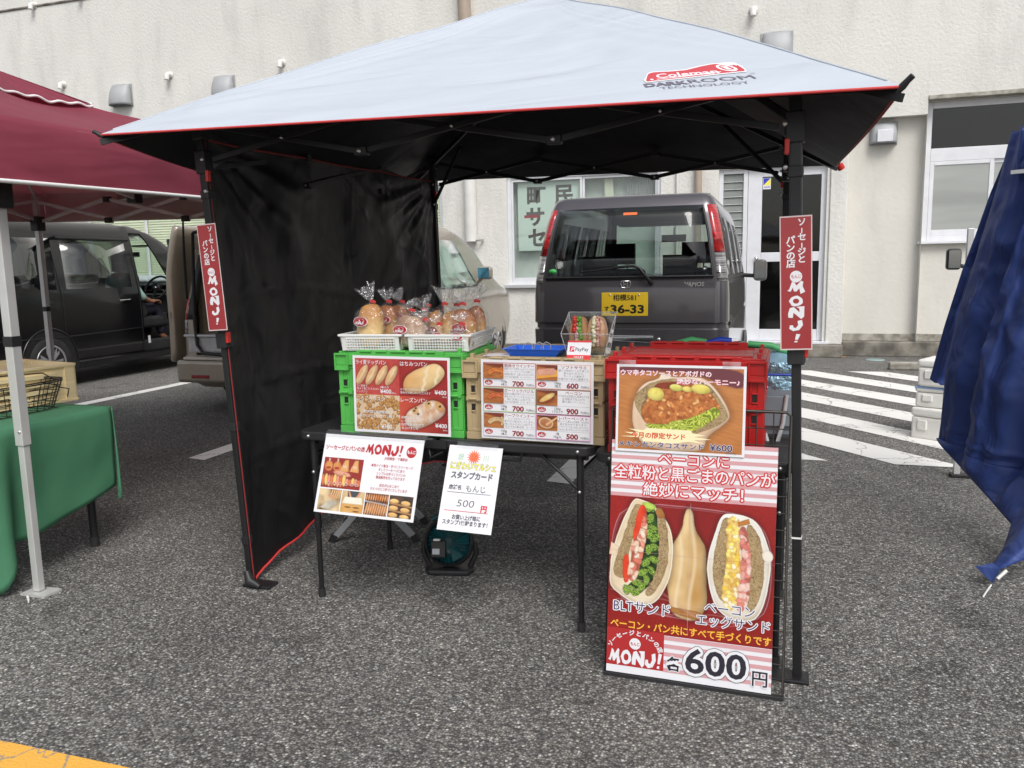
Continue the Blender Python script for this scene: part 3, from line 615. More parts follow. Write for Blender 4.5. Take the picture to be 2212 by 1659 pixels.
# pipes down the wall
t = thing('downpipe', 'white downpipe ending above the bronze minivan bonnet', 'pipe', (-4.58, 12.10, 1.72))
mb = MB(); mb.tube([(0, 0, 0), (0, 0, 3.2)], .095, 18); mb.tube([(-.02, 0, 3.6), (-.02, 0, 7.2)], .095, 18); mesh('pipe', mb, M['pvc'], t)
mb = MB(); mb.tube([(-.01, 0, 3.195), (-.02, 0, 3.605)], .098, 18); mesh('tan_section', mb, M['pvc_tan'], t)
mb = MB(); mb.tube([(-.05, -.02, .015), (.15, -.03, .02)], .018, 8); mb.box((.16, .03, .02), (.03, .1, .03)); mesh('bracket', mb, M['vent'], t)
t = thing('tan_pipe', 'tan downpipe between the notice window and the louvred window', 'pipe', (-1.12, 12.13, 0)); mb = MB(); mb.tube([(0, 0, .1), (0, 0, 3.15)], .05, 14); mesh('pipe', mb, M['pvc_tan'], t)
mb = MB(); mb.box((0, .04, 2.2), (.13, .07, .03)); mb.box((0, .04, 1.1), (.13, .07, .03)); mesh('bracket', mb, M['pvc_tan'], t)
t = thing('thin_white_pipe', 'thin white pipe on the wall right of the notice window', 'pipe', (-1.42, 12.16, .3)); mb = MB(); mb.tube([(0, 0, 0), (0, 0, 2.8)], .016, 10); mesh('pipe', mb, M['pvc'], t)
# ground fittings
mb = MB(); mb.lathe([(0, .012), (.10, .012), (.118, .008), (.12, .001)], (1.25, 11.72, 0), 28); tag(mesh('drain_cover', mb, ink((.26, .36, .36))), 'small round pale green drain cover near the wall foot', 'drain cover')
mb = MB(); mb.box((1.75, 10.75, .045), (.9, .15, .09)); tag(mesh('kerb_block', mb, M['concrete_b'], bevel=.02), 'low concrete wheel stop beyond the hatched zone', 'wheel stop')
for x, y, lb in ((.66, 11.95, 'brown dead leaf lying left at the plinth foot'), (.86, 11.96, 'pale dead leaf lying right at the plinth foot')):
    mb = MB(); mb.add([(-.05, 0, .01), (0, -.02, .005), (.06, 0, .02), (0, .02, .012)], [(0, 1, 2, 3)]); o = mesh('dead_leaf', mb, ink((.42, .20, .09)), loc=(x, y, 0), solid=.002); tag(o, lb, 'leaf', 'dead leaves by the plinth')
# ================================================================ the white canopy tent
tent = thing('canopy_tent', 'pop-up stall tent with white canopy, black lining and black folding frame', 'tent', (-1.05, 3.8, 0))
CF = {'FL': Vector((-2.493, 2.59, 1.865)), 'FR': Vector((.288, 2.37, 1.77)), 'BR': Vector((.297, 5.07, 1.87)), 'BL': Vector((-2.42, 5.28, 1.93))}
AP = Vector((-1.03, 3.83, 2.555))
def can(a, b, u, v, sag=0.0, bow=0.0, wr=1.0):
    A, B = CF[a], CF[b]; E = A.lerp(B, u); c = 4*u*(1-u)
    inw = (AP-E); inw.z = 0; inw.normalize(); E = E + inw*bow*c; E.z -= sag*c
    g = v + .03*sin(pi*v); p = E.lerp(AP, v); p.z = E.z + (AP.z-E.z)*g - .035*sin(pi*v)*c
    # radiating tension folds, strongest near the corners
    k = (1-v)*wr; e = min(u, 1-u); dm = 1-math.exp(-((u-.85)/.11)**4-((v-.13)/.12)**4)*(a+b == 'FLFR')
    p.z += .009*k*sin(2*pi*(v*9/(e*6+.55)) + 3*u)*max(0, 1-e*2.2)*min(1, v*12)*min(1, e*14)*dm + .012*(noise.noise(Vector((p.x*2.2, p.y*2.2, 4)))) * min(1, v*6) * dm
    return p
SIDES = [('FL', 'FR', 0.0, .005), ('FR', 'BR', .075, .06), ('BR', 'BL', .0, .02), ('BL', 'FL', .15, .03)]
mb = MB(); ml = MB(); mt = MB()
for a, b, sg, bw in SIDES:
    mb.grid(lambda u, v: can(a, b, u, v, sg, bw), 120 if a+b == 'FLFR' else 60, 64 if a+b == 'FLFR' else 34)
    ml.grid(lambda u, v: can(a, b, u, v, sg, bw) - Vector((0, 0, .010)), 40, 20)
    mt.tube([can(a, b, i/60, 0, sg, bw) + Vector((0, 0, -.003)) for i in range(0, 61)], .0042 if a+b == 'FLFR' else .0065, 6)
mesh('canopy_top', mb, M['canopy'], tent, world=True)
mesh('lining', ml, M['lining'], tent, world=True)
mesh('edge_binding', mt, M['red_tape'], tent, world=True)
for k, d, s_ in (('FL', Vector((-.038, -.012, .018)), 1), ('FR', Vector((.036, -.022, .034)), 1), ('BR', Vector((.02, .03, .0)), .6), ('BL', Vector((-.03, .03, 0)), .8)):
    p = CF[k]; mb = MB(); mb.tube([p-d*.35+Vector((0, 0, -.006)), p+Vector((0, 0, -.002)), p+d*.3, p+d*.6], .02, 8, rs=[.005, .010, .008, .008]); mesh('corner_tip', mb, M['black_plastic'], tent, world=True)
mb = MB(); mb.tube([(.31, 5.08, 1.865), (.325, 5.09, 1.84)], .02, 8); mesh('corner_hook', mb, M['red_plastic'], tent, world=True)
for k, (a, b) in {'FL': ('FL', 'FR'), 'FR': ('FR', 'BR'), 'BR': ('BR', 'BL'), 'BL': ('BL', 'FL')}.items():
    sg, bw = [(q[2], q[3]) for q in SIDES if q[0] == a][0]; mb = MB(); mb.tube([can(a, b, 0, i/40, sg, bw)+Vector((0, 0, .0005)) for i in range(1, 41)], .0035, 5); mesh('roof_seam', mb, M['canopy'], tent, world=True)
# print on the front slope of the canopy, wrapped onto its surface
class CanPrint(Print):
    pass
cp = Print(0, .00004)
RL = ink((.58, .05, .06)); 
def W(x, y): return (x, y + .05*sin(x*2.6+4.0)*0)
def fl(t, g):      # waving flag: lower and upper edge at t, grown by g
    K = [(0, 0, .03), (.06, .003, .13), (.13, .008, .225), (.22, .012, .255), (.42, .025, .235), (.66, .042, .235), (.90, .062, .30), (1.10, .070, .335), (1.30, .075, .325), (1.36, .24, .30)]
    for (x0, l0, h0), (x1, l1, h1) in zip(K, K[1:]):
        if t <= x1: q = (t-x0)/(x1-x0); return (l0+(l1-l0)*q-g, h0+(h1-h0)*q+g)
def flag_strip(g, m):
    N = 34; P_ = []
    for i in range(N+1):
        t = min(1.36*i/N, 1.36); lo, hi = fl(t, g); x = t + (-g if i == 0 else (g if i == N else 0)); P_ += [(x, lo), (x, (lo+hi)/2), (x, hi)]
    cp.tri(P_, [(3*i+k, 3*i+3+k, 3*i+4+k, 3*i+1+k) for i in range(N) for k in (0, 1)], m)
RL = ink((.58, .05, .06)); flag_strip(.024, ink((.82, .82, .84))); flag_strip(0, RL)
wl_ = ink((.82, .82, .84))
cp.text('Coleman', .17, .075, .14, wl_, .022, w=.80, slant=.35)
cp.poly([(.15, .035), (.45, .05), (.75, .075), (1.02, .105), (1.02, .118), (.72, .095), (.42, .068), (.15, .05)], wl_)
cp.ell(1.165, .20, .105, .105, wl_); cp.ell(1.165, .20, .07, .078, RL); cp.rect(1.135, .155, 1.195, .225, wl_); cp.rect(1.11, .12, 1.22, .14, wl_); cp.rect(1.12, .225, 1.21, .245, wl_)
cp.ell(.085, .045, .022, .02, wl_)
gk = ink((.17, .15, .20))
cp.text('DARK', -.08, -.145, .11, gk, .035, w=.52, slant=.1); cp.text('ROOM', .47, -.13, .115, gk, .0, w=.76, slant=.1); cp.text('TM', 1.27, -.02, .035, gk, .0)
cp.text('TECHNOLOGY', .06, -.235, .072, ink((.22, .20, .25)), -.004, w=1.02, slant=.1)
U0, V0 = .785, .116; SU, SV = .0945, .22
def on_can(p):
    u = U0 + p.x*SU; v = V0 + p.y*SV - p.x*.004; q = can('FL', 'FR', u, v, 0, .005)
    du = can('FL', 'FR', u+.01, v, 0, .005)-q; dv = can('FL', 'FR', u, v+.01, 0, .005)-q
    n_ = du.cross(dv).normalized(); n_ = n_ if n_.z > 0 else -n_
    return q + n_*(.0016+p.z)
vv = cp.mb.v; cp.mb.v = [tuple(on_can(Vector(p))) for p in vv]
o = mesh('printed_logo', cp.mb, cp.m, tent, world=True, recalc=False)
# frame
LEG = {'FL': ((-2.121, 2.832, 0), (-2.226, 2.843, 1.89)), 'FR': ((.091, 2.618, 0), (.032, 2.624, 1.86)), 'BR': ((.045, 4.82, 0), (.026, 4.82, 1.97)), 'BL': ((-2.125, 5.02, 0), (-2.16, 5.02, 2.0))}
def on(k, z):
    a, b = Vector(LEG[k][0]), Vector(LEG[k][1]); return a.lerp(b, z/b.z)
for k in LEG:
    rz = .05; g = lambda z: on(k, z)
    dz = -.022*(on(k, 1.8).x+1.05) + (.085 if k[0] == 'B' else 0)
    mb = MB(); mb.bar(g(1.045), g(LEG[k][1][2]), .036)
    mb.bar(g(.46 if k[1] == 'R' else .66), g(1.05), .037) if 0 else None
    mesh('leg', mb, M['black_metal'], tent, world=True, bevel=.004)
    mb = MB(); mb.bar(g(.012), g(1.06), .0275); mesh('inner_leg', mb, M['black_metal'], tent, world=True, bevel=.003)
    mb = MB(); mb.bar(g(1.02), g(1.085), .050); mb.bar(g(1.70+dz), g(1.79+dz), .052); mb.bar(g(1.60+dz), g(1.635+dz), .043); mesh('joint_sleeve', mb, M['black_plastic'], tent, world=True, bevel=.004)['kind'] = 'stuff'
    mb = MB(); mb.bar(g(LEG[k][1][2]-.03), g(LEG[k][1][2]+.03), .054); mesh('head_fitting', mb, M['black_plastic'], tent, world=True, bevel=.004)
    p = g(1.07); mb = MB(); mb.box((p.x+.028, p.y-.012, 1.065), (.012, .022, .045)); mesh('release_lever', mb, M['red_plastic'], tent, world=True, bevel=.003)
    p = g(1.70+dz); mb = MB(); mb.box((p.x-.024 if k[1] == 'R' else p.x+.026, p.y-.02, 1.69+dz), (.014, .02, .045)); mesh('slider_lever', mb, M['red_plastic'], tent, world=True, bevel=.003)
    p = g(0); mb = MB(); mb.box((p.x+(-.03 if k[1] == 'R' else .045), p.y-.005, .008), (.13, .075, .012)); mesh('foot_plate', mb, M['black_metal'], tent, world=True, bevel=.004)
    if k == 'FR':
        mb = MB(); mb.bar(g(.470), g(.476), .029); mesh('height_mark', mb, M['white_tape'], tent, world=True)
    if k == 'FL':
        for z in (.67, .18):
            mb = MB(); mb.bar(g(z), g(z+.035), .034); mesh('cord_stop', mb, M['black_plastic'], tent, world=True, bevel=.003)
    s_ = MB()
    for z in (1.755+dz, 1.63+dz):
        p = g(z); s_.lathe([(0, -.035), (.007, -.034), (.007, -.02)], (p.x+(.012 if k[1] == 'L' else -.03), p.y, p.z), 8, 'y')
    s_ = mesh('bolt', s_, M['screw'], tent, world=True); s_['kind'] = 'stuff'
def truss(k1, k2, off):
    a, b = on(k1, 1.8), on(k2, 1.8)
    def P(t, z):
        q = a.lerp(b, t); return Vector((q.x, q.y, z-.022*(q.x+1.05)+.085*max(0, (q.y-2.75)/2.15)-(.055*4*t*(1-t)+.02 if k1[1] == k2[1] else 0)))
    lo, hi = 1.752, 1.885
    pts = [0, 1/3, 2/3, 1]
    for i in range(3):
        t0, t1 = pts[i]+(.02 if i == 0 else 0), pts[i+1]-(.02 if i == 2 else 0)
        n = Vector((0, off, 0)) if k1[0] == k2[0] else Vector((off, 0, 0))
        for s1, z0, z1 in ((0, lo, hi), (1, hi, lo)):
            mb = MB(); mb.bar(P(t0, z0)+n*s1, P(t1, z1)+n*s1, .011, .021); mesh('truss_bar', mb, M['black_metal'], tent, world=True, bevel=.002)
        m_ = MB(); c_ = P((t0+t1)/2, (lo+hi)/2); m_.lathe([(0, -.018), (.005, -.017), (.005, .0)], c_, 8, 'y'); m_ = mesh('bolt', m_, M['screw'], tent, world=True); m_['kind'] = 'stuff'
        if i < 2:
            for z in (lo, hi):
                mb = MB(); mb.box(P(pts[i+1], z), (.05, .035, .03)); mesh('truss_joint', mb, M['black_plastic'], tent, world=True, bevel=.004)
            m_ = MB(); m_.lathe([(0, -.030), (.007, -.029), (.007, .0)], P(pts[i+1], lo), 8, 'y'); mesh('bolt', m_, M['screw'], tent, world=True)['kind'] = 'stuff'
truss('FL', 'FR', .016); truss('BL', 'BR', .016); truss('FR', 'BR', .016); truss('FL', 'BL', -.016)
hub = Vector((-1.03, 3.83, 2.36))
for k in LEG:
    p = on(k, 1.9); q = on(k, 1.74); c = p.lerp(hub, .48); c.z = 2.16
    e = Vector((CF[k].x, CF[k].y, CF[k].z-.03))
    mb = MB(); mb.bar(e, c, .014, .022); mesh('roof_bar', mb, M['black_metal'], tent, world=True)
    mb = MB(); mb.bar(c, hub+Vector((0, 0, .05)), .014, .022); mesh('roof_bar', mb, M['black_metal'], tent, world=True)
    mb = MB(); mb.bar(q, p.lerp(hub, .3)+Vector((0, 0, .0)), .012, .02); mesh('roof_strut', mb, M['black_metal'], tent, world=True)
mb = MB(); mb.tube([hub, (hub.x, hub.y, 2.55)], .02, 8); mesh('hub', mb, M['black_plastic'], tent, world=True)

# the black side wall, laced along the left pair of legs
def tarp(u, v):
    a = on('FL', 1.80).lerp(on('BL', 1.80), u); b0 = on('FL', 0).lerp(on('BL', 0), u)
    zt = 1.862 + .025*u - .006*abs(sin(3*pi*u)); zb = .012 + .135*(4*u*(1-u))**.8
    z = zb + (zt-zb)*v; p = b0.lerp(a, z/1.8); p.z = z
    n_ = noise.noise(Vector((u*5, v*1.4, 1.3)))*.05 + noise.noise(Vector((u*11+v*2, v*3, 5)))*.022 + noise.noise(Vector((u*22-v*6, v*8, 9)))*.007
    # horizontal fold creases and pulls from the top corners
    for zc, am in ((.52, .006), (.83, .007), (1.22, .006)): n_ += am*math.exp(-((z-zc-.03*sin(u*7))/.014)**2)
    n_ += .018*sin(26*math.atan2(1.9-z, (1.02-u)*2))*math.exp(-((1-u)*3.2)**2-((1.8-z)*2.0)**2)
    n_ += .014*sin(22*math.atan2(1.9-z, (u+.02)*2))*math.exp(-((u)*3.6)**2-((1.8-z)*2.2)**2)
    ed = min(1, min(u, 1-u)*9, (1-v)*10+.15)
    p.x += -.03*(4*u*(1-u))*(1-v)**.5 + n_*ed + .004
    return p
sw = thing('side_wall', 'black cloth side wall with red hem laced down the left side of the stall', 'side wall', on('FL', 0))
mb = MB(); mb.grid(tarp, 110, 90); mesh('cloth', mb, M['tarp_black'], sw, world=True)
mb = MB(); mb.tube([tarp(i/50, 0)+Vector((.004, 0, 0)) for i in range(51)], .0055, 6); mesh('hem', mb, M['red_tape'], sw, world=True)
mb = MB(); mb.tube([tarp(i/50, 1)+Vector((.006, 0, 0)) for i in range(51)], .0055, 6); mesh('top_binding', mb, M['dark_red_tape'], sw, world=True)
mb = MB(); mb.tube([tarp(0, i/40)+Vector((.012, -.004, 0)) for i in range(0, 41)], .003, 6); mesh('edge_binding', mb, M['dark_red_tape'], sw, world=True)
mb = MB(); mb.tube([(-2.12, 2.80, .07), (-2.10, 2.79, .03), (-2.05, 2.785, .014)], .02, 8, rs=[.014, .022, .010]); mesh('tie', mb, M['black_plastic'], sw, world=True)

# ---------------------------------------------------------------- signs fixed on the front legs
def pole_sign(label, corners, bend=0.0):
    bl, br, tl = corners; mw = frame4(bl, br, tl)
    W_ = (Vector(br)-Vector(bl)).length; H_ = (Vector(tl)-Vector(bl)).length
    t = thing('pole_sign', label, 'sign', mw=mw, group='narrow red shop signs on the tent legs')
    P = Print(.0016)
    r = .035*W_
    P.rect(0, 0, W_, H_, ink((.62, .50, .50))); P.rect(.035*W_, .010*H_, .965*W_, .99*H_, ink((.30, .028, .032), (.34, .035, .04), 3))
    wt = ink(WHT)
    c1 = 'ソーセージと'; c2 = 'パンの店'
    for i, ch in enumerate(c1):
        if ch == 'ー': P.text('ー', W_*.70, H_*(.945-.0585*i), W_*.15, wt, .03, al='C', rot=pi/2) if 0 else P.rect(W_*.665, H_*(.925-.0545*i), W_*.70, H_*(.962-.0545*i), wt)
        else: P.text(ch, W_*.68, H_*(.93-.0545*i), W_*.235, wt, .03, al='C')
    for i, ch in enumerate(c2): P.text(ch, W_*.34, H_*(.80-.058*i), W_*.25, wt, .03, al='C')
    P.ell(W_*.5, H_*.552, W_*.19, W_*.19, wt); P.text('もんじ', W_*.5, H_*.541, W_*.12, ink(RED), .02, w=W_*.30, al='C')
    y = .43
    for ch, h_, wd in (('M', .095, .56), ('O', .085, .50), ('N', .09, .50), ('J', .085, .50), ('!', .065, .50)):
        y0 = y; P.letter(ch, W_*.5-W_*wd*.5*WID[ch]*(1.0 if ch != '!' else .8), H_*y0, W_*wd, H_*h_*.93, wt); y -= h_ + .004 if ch != 'N' else .094
    if bend:
        f = lambda p: (p[0] + bend*((p[1]/H_)**2-.0)*1.0 - bend*(p[1]/H_), p[1], p[2]+.012*sin(pi*p[1]/H_)+.004) 
    mb = MB(); N = 12
    for k, z in ((0, .0012),):
        mb.add([(W_*i, H_*j/N, z) for j in range(N+1) for i in (0, 1)], [(2*j, 2*j+1, 2*j+3, 2*j+2) for j in range(N)])
    if bend: mb.v = [f(p) for p in mb.v]; P.mb.v = [f(p) for p in P.mb.v]
    mesh('board', mb, M['sheet'], t, recalc=False).modifiers.new('solid','SOLIDIFY').thickness=.0012; P.done(t)
    mb = MB(); mb.box((W_*.5, H_*.85, -.008), (W_*.5, .02, .016)); mb.box((W_*.5, H_*.12, -.008), (W_*.5, .02, .016)); o = mesh('fastening', mb, M['black_plastic'], t); o['kind'] = 'stuff'
pole_sign('narrow red sign with white lettering on the left front tent leg', ((-2.214, 2.79, 1.094), (-2.124, 2.79, 1.099), (-2.245, 2.79, 1.522)))
pole_sign('narrow red sign with white lettering on the right front tent leg', ((.011, 2.585, 1.066), (.102, 2.585, 1.069), (.004, 2.585, 1.463)))

# ================================================================ tables
def folding_table(label, x0, x1, y0, y1, legs, z=.70, th=.036):
    cx, cy = (x0+x1)/2, (y0+y1)/2; t = thing('folding_table', label, 'table', (cx, cy, 0), radians(-1.6), 'black folding tables of the stall')
    a, b = (x1-x0)/2, (y1-y0)/2
    def rr(x0, x1, y0, y1, r=.05, n=6):
        P = []
        for cx_, cy_, s in ((x1-r, y0+r, -90), (x1-r, y1-r, 0), (x0+r, y1-r, 90), (x0+r, y0+r, 180)):
            for i in range(n+1): an = radians(s+90*i/n); P.append((cx_+r*cos(an), cy_+r*sin(an)))
        return P
    halves = [(-a, -.002), (.002, a)] if a > .45 else [(-a, a)]
    for p, q in halves:
        mb = MB(); mb.prism(rr(p, q, -b, b, .045), z-th, z, 'xy'); mesh('top_panel', mb, M['black_plastic'], t, bevel=.006)
    mb = MB(); mb.bar((-a+.03, -b+.055, z-th-.012), (a-.03, -b+.055, z-th-.012), .02); mb.bar((-a+.03, b-.055, z-th-.012), (a-.03, b-.055, z-th-.012), .02); mesh('under_rail', mb, M['black_metal'], t)['kind'] = 'stuff'
    for lx in (-a+.055, a-.055):
        for ly in (-b+.035, b-.035):
            mb = MB(); mb.tube([(lx, ly, .30), (lx, ly, z-th)], .0135, 10); mesh('leg', mb, M['black_metal'], t)
            mb = MB(); mb.tube([(lx, ly, .02), (lx, ly, .31)], .0108, 10); mb.tube([(lx, ly, .295), (lx, ly, .325)], .0155, 10); mesh('leg_extension', mb, M['black_metal'], t)['kind'] = 'stuff'
            mb = MB(); mb.tube([(lx, ly, 0), (lx, ly, .035)], .015, 10); mesh('foot_cap', mb, M['rubber'], t)
            sx = 1 if lx < 0 else -1
            mb = MB(); mb.tube([(lx, ly, .53), (lx+sx*.15, ly, z-th-.004)], .006, 6); mesh('brace', mb, M['black_metal'], t)
            mb = MB(); mb.lathe([(0, -.018), (.006, -.017), (.006, .0)], (lx, ly-.0, .53), 8, 'y'); mb.lathe([(0, -.010), (.006, -.009), (.006, .0)], (lx, -b+.004 if ly < 0 else b, z-.018), 8, 'y'); mesh('bolt', mb, M['screw'], t)['kind'] = 'stuff'
        mb = MB(); mb.tube([(lx, -b+.035, .60), (lx, b-.035, .60)], .009, 8); mesh('cross_bar', mb, M['black_metal'], t)
    if a > .45:
        mb = MB(); mb.box((-.0, -b-.002, z-.02), (.10, .012, .03)); mb.tube([(-.03, -b+.01, z-.035), (-.02, -b, z-.075), (.03, -b+.01, z-.05)], .006, 6); mesh('latch', mb, M['black_metal'], t)['kind'] = 'stuff'
        mb = MB(); mb.tube([(.22, -b+.02, z-th), (.23, -b+.02, z-th-.03), (.33, -b+.02, z-th-.03), (.34, -b+.02, z-th)], .007, 6); mesh('carry_handle', mb, M['black_plastic'], t)
    return t
folding_table('black folding table carrying the green and tan crates', -1.805, -.592, 2.748, 3.41, None)
folding_table('black folding table under the red crate behind the poster rack', -.575, .085, 2.66, 3.32, None)

# ================================================================ folding crates
def crate(label, mat_, x0, y0, W=.522, D=.362, H=.322, rz=0, z=.70, name='folding_crate'):
    t = thing(name, label, 'crate', (x0+W/2, y0+D/2, z), rz, 'folding plastic crates on the tables')
    a, b = W/2, D/2; m = mat_
    mb = MB(); mb.b2(-a+.0045, a-.0045, -b+.0045, b-.0045, .012, H-.0145); o = mesh('inner_walls', mb, m, t)
    mb = MB()   # rims
    mb.b2(-a, a, -b, -b+.02, .0, .028); mb.b2(-a, a, b-.02, b, .0, .028); mb.b2(-a, -a+.02, -b+.0205, b-.0205, .0, .028); mb.b2(a-.02, a, -b+.0205, b-.0205, .0, .028)
    for x in (-.13, .10):
        mb.b2(x, x+.03, -b-.002, -b+.001, .0, .028)
    mesh('base_rim', mb, m, t, bevel=.0015)['kind'] = 'stuff'
    mb = MB()
    mb.b2(-a-.006, a+.006, -b-.006, -b+.02, H-.055, H-.012); mb.b2(-a-.006, a+.006, b-.02, b+.006, H-.055, H-.012); mb.b2(-a-.006, -a+.02, -b+.0205, b-.0205, H-.055, H-.012); mb.b2(a-.02, a+.006, -b+.0205, b-.0205, H-.055, H-.012)
    mesh('top_rim', mb, m, t, bevel=.0015)['kind'] = 'stuff'
    for sx in (-1, 1):   # corner blocks with recesses
        mb = MB(); x1 = sx*(a+.007); x2 = sx*(a-.052)
        lo, hi = min(x1, x2), max(x1, x2)
        for q in ((lo, lo+.006), (hi-.006, hi)): mb.b2(*q, -b-.014, -b-.0065, H-.075, H-.008)
        mb.b2(lo+.0062, hi-.0062, -b-.014, -b-.0065, H-.016, H-.008); mb.b2(lo+.0062, hi-.0062, -b-.014, -b-.0065, H-.075, H-.066); mb.b2(lo-.0, hi, -b-.010, -b+.012, H-.0745, H-.056)
        mesh('corner_block', mb, m, t, bevel=.001)['kind'] = 'stuff'
    for k, (z0, z1) in enumerate(((.030, H/2-.004), (H/2+.004, H-.057))):   # the two folding halves of each face
        for sy in (-1, 1):
            mb = MB(); y1 = sy*(b-.001); y2 = sy*(b-.010); ya, yb = min(y1, y2), max(y1, y2)
            mb.b2(-a+.003, -a+.022, ya, yb, z0, z1); mb.b2(a-.022, a-.003, ya, yb, z0, z1); mb.b2(-a+.0222, a-.0222, ya, yb, z0, z0+.010); mb.b2(-a+.0222, a-.0222, ya, yb, z1-.010, z1)
            mb.b2(-a+.040, -a+.046, ya, yb, z0+.0102, z1-.0102); mb.b2(a-.046, a-.040, ya, yb, z0+.0102, z1-.0102)
            zc = z1-.045 if k == 0 else z0+.015
            for sx in (-1, 1):
                xa = sx*(a-.030); mb.b2(xa-.009, xa+.009, ya-.003, yb+.003, zc, zc+.005); mb.b2(xa-.009, xa+.009, ya-.003, yb+.003, zc+.030, zc+.035)
            mesh('folding_panel', mb, m, t, bevel=.001)['kind'] = 'stuff'
        for sx in (-1, 1):
            mb = MB(); x1 = sx*(a-.001); x2 = sx*(a-.010); xa, xb = min(x1, x2), max(x1, x2)
            mb.b2(xa, xb, -b+.011, -b+.03, z0, z1); mb.b2(xa, xb, b-.03, b-.011, z0, z1); mb.b2(xa, xb, -b+.031, b-.031, z0, z0+.012); mb.b2(xa, xb, -b+.031, b-.031, z1-.012, z1)
            mesh('folding_panel', mb, m, t, bevel=.001)['kind'] = 'stuff'
    for sx in (-1, 1):
        mb = MB(); zc = (H/2+.004+.015); xa = sx*(a-.030)
        mb.b2(xa-.0065, xa+.0065, -b+.000, -b+.0040, zc+.006, zc+.029); mb.b2(xa-.0065, xa+.0065, -b+.000, -b+.0040, H/2-.004-.039, H/2-.004-.016); mesh('slot', mb, M['trim'], t)['kind'] = 'stuff'
        mb = MB(); mb.box((sx*(a-.035), -b-.003, H/2), (.06, .010, .012)); mb.tube([(sx*(a-.015), -b-.008, H/2), (sx*(a-.045), -b-.008, H/2)], .0045, 8); mesh('hinge', mb, m, t)['kind'] = 'stuff'
    # lid: two leaves with hinge knuckles along the front and back
    mb = MB(); mb.b2(-a+.0, a-.0, -b+.012, -.002, H-.014, H-.003); mesh('lid_leaf', mb, m, t, bevel=.002)
    mb = MB(); mb.b2(-a+.0, a-.0, .002, b-.012, H-.014, H-.003); mesh('lid_leaf', mb, m, t, bevel=.002)
    mb = MB(); mb.b2(-a+.04, a-.04, -b+.05, -b+.054, H-.003, H+.001); mb.b2(-a+.04, a-.04, b-.054, b-.05, H-.003, H+.001); mb.b2(-a+.04, -a+.044, -b+.055, b-.055, H-.003, H+.001); mb.b2(a-.044, a-.04, -b+.055, b-.055, H-.003, H+.001); mesh('lid_ridge', mb, m, t)['kind'] = 'stuff'
    for sy, zz in ((-1, 0), (1, .014)):
        mb = MB(); y = sy*(b-.004)
        mb.b2(-a*.66, a*.72, y-.008, y+.008, H-.0115, H+.002+zz)
        for i, (p, q) in enumerate(((-.60, -.42), (-.34, -.17), (-.10, .13), (.20, .40), (.46, .60))): mb.tube([(a*p, y-.008, H-.000+zz), (a*q, y-.008, H-.000+zz)], .0055, 8)
        mesh('hinge_row', mb, m, t)['kind'] = 'stuff'
    for sx in (-1, 1):
        for yy in (-b+.03, -.0, b-.03):
            mb = MB(); mb.box((sx*(a-.02), yy, H+.004), (.012, .02, .018)); mesh('lid_lug', mb, m, t, bevel=.002)
    return t
g_crate = crate('bright green folding crate under the bread baskets', M['green_crate'], -1.622, 2.782, rz=radians(-.6))
t_crate = crate('tan folding crate between the green crate and the red crate', M['tan_crate'], -1.089, 2.776, rz=radians(-.6), H=.305)
r_crate = crate('red folding crate at the right end behind the taco sandwich poster', M['red_crate'], -.535, 2.672, W=.505, rz=radians(-.8), H=.330)
# ================================================================ printed photographs, painted cell by cell into a colour attribute
import numpy as np
def _mkpic():
    m, n, l, b = mk('printed_photo'); a = n.new('ShaderNodeAttribute'); a.attribute_name = 'col'; l.new(a.outputs['Color'], b.inputs['Base Color'])
    b.inputs['Roughness'].default_value = .38; b.inputs['Coat Weight'].default_value = .25; return m
M['photo'] = _mkpic()
def s2l(c): c = np.asarray(c, float)/255; return np.where(c <= .04045, c/12.92, ((c+.055)/1.055)**2.4)*.86
def vnoise(X, Y, sc, seed=0, octv=3):
    out = np.zeros_like(X); amp = 1; tot = 0; rs = np.random.RandomState(seed)
    for o in range(octv):
        tab = rs.rand(64, 64); x = X*sc*2**o+rs.rand()*50; y = Y*sc*2**o+rs.rand()*50
        xi = np.floor(x).astype(int); yi = np.floor(y).astype(int); fx = x-xi; fy = y-yi; fx = fx*fx*(3-2*fx); fy = fy*fy*(3-2*fy)
        g = lambda i, j: tab[i % 64, j % 64]
        out += amp*((g(xi, yi)*(1-fx)+g(xi+1, yi)*fx)*(1-fy)+(g(xi, yi+1)*(1-fx)+g(xi+1, yi+1)*fx)*fy); tot += amp; amp *= .55
    return out/tot
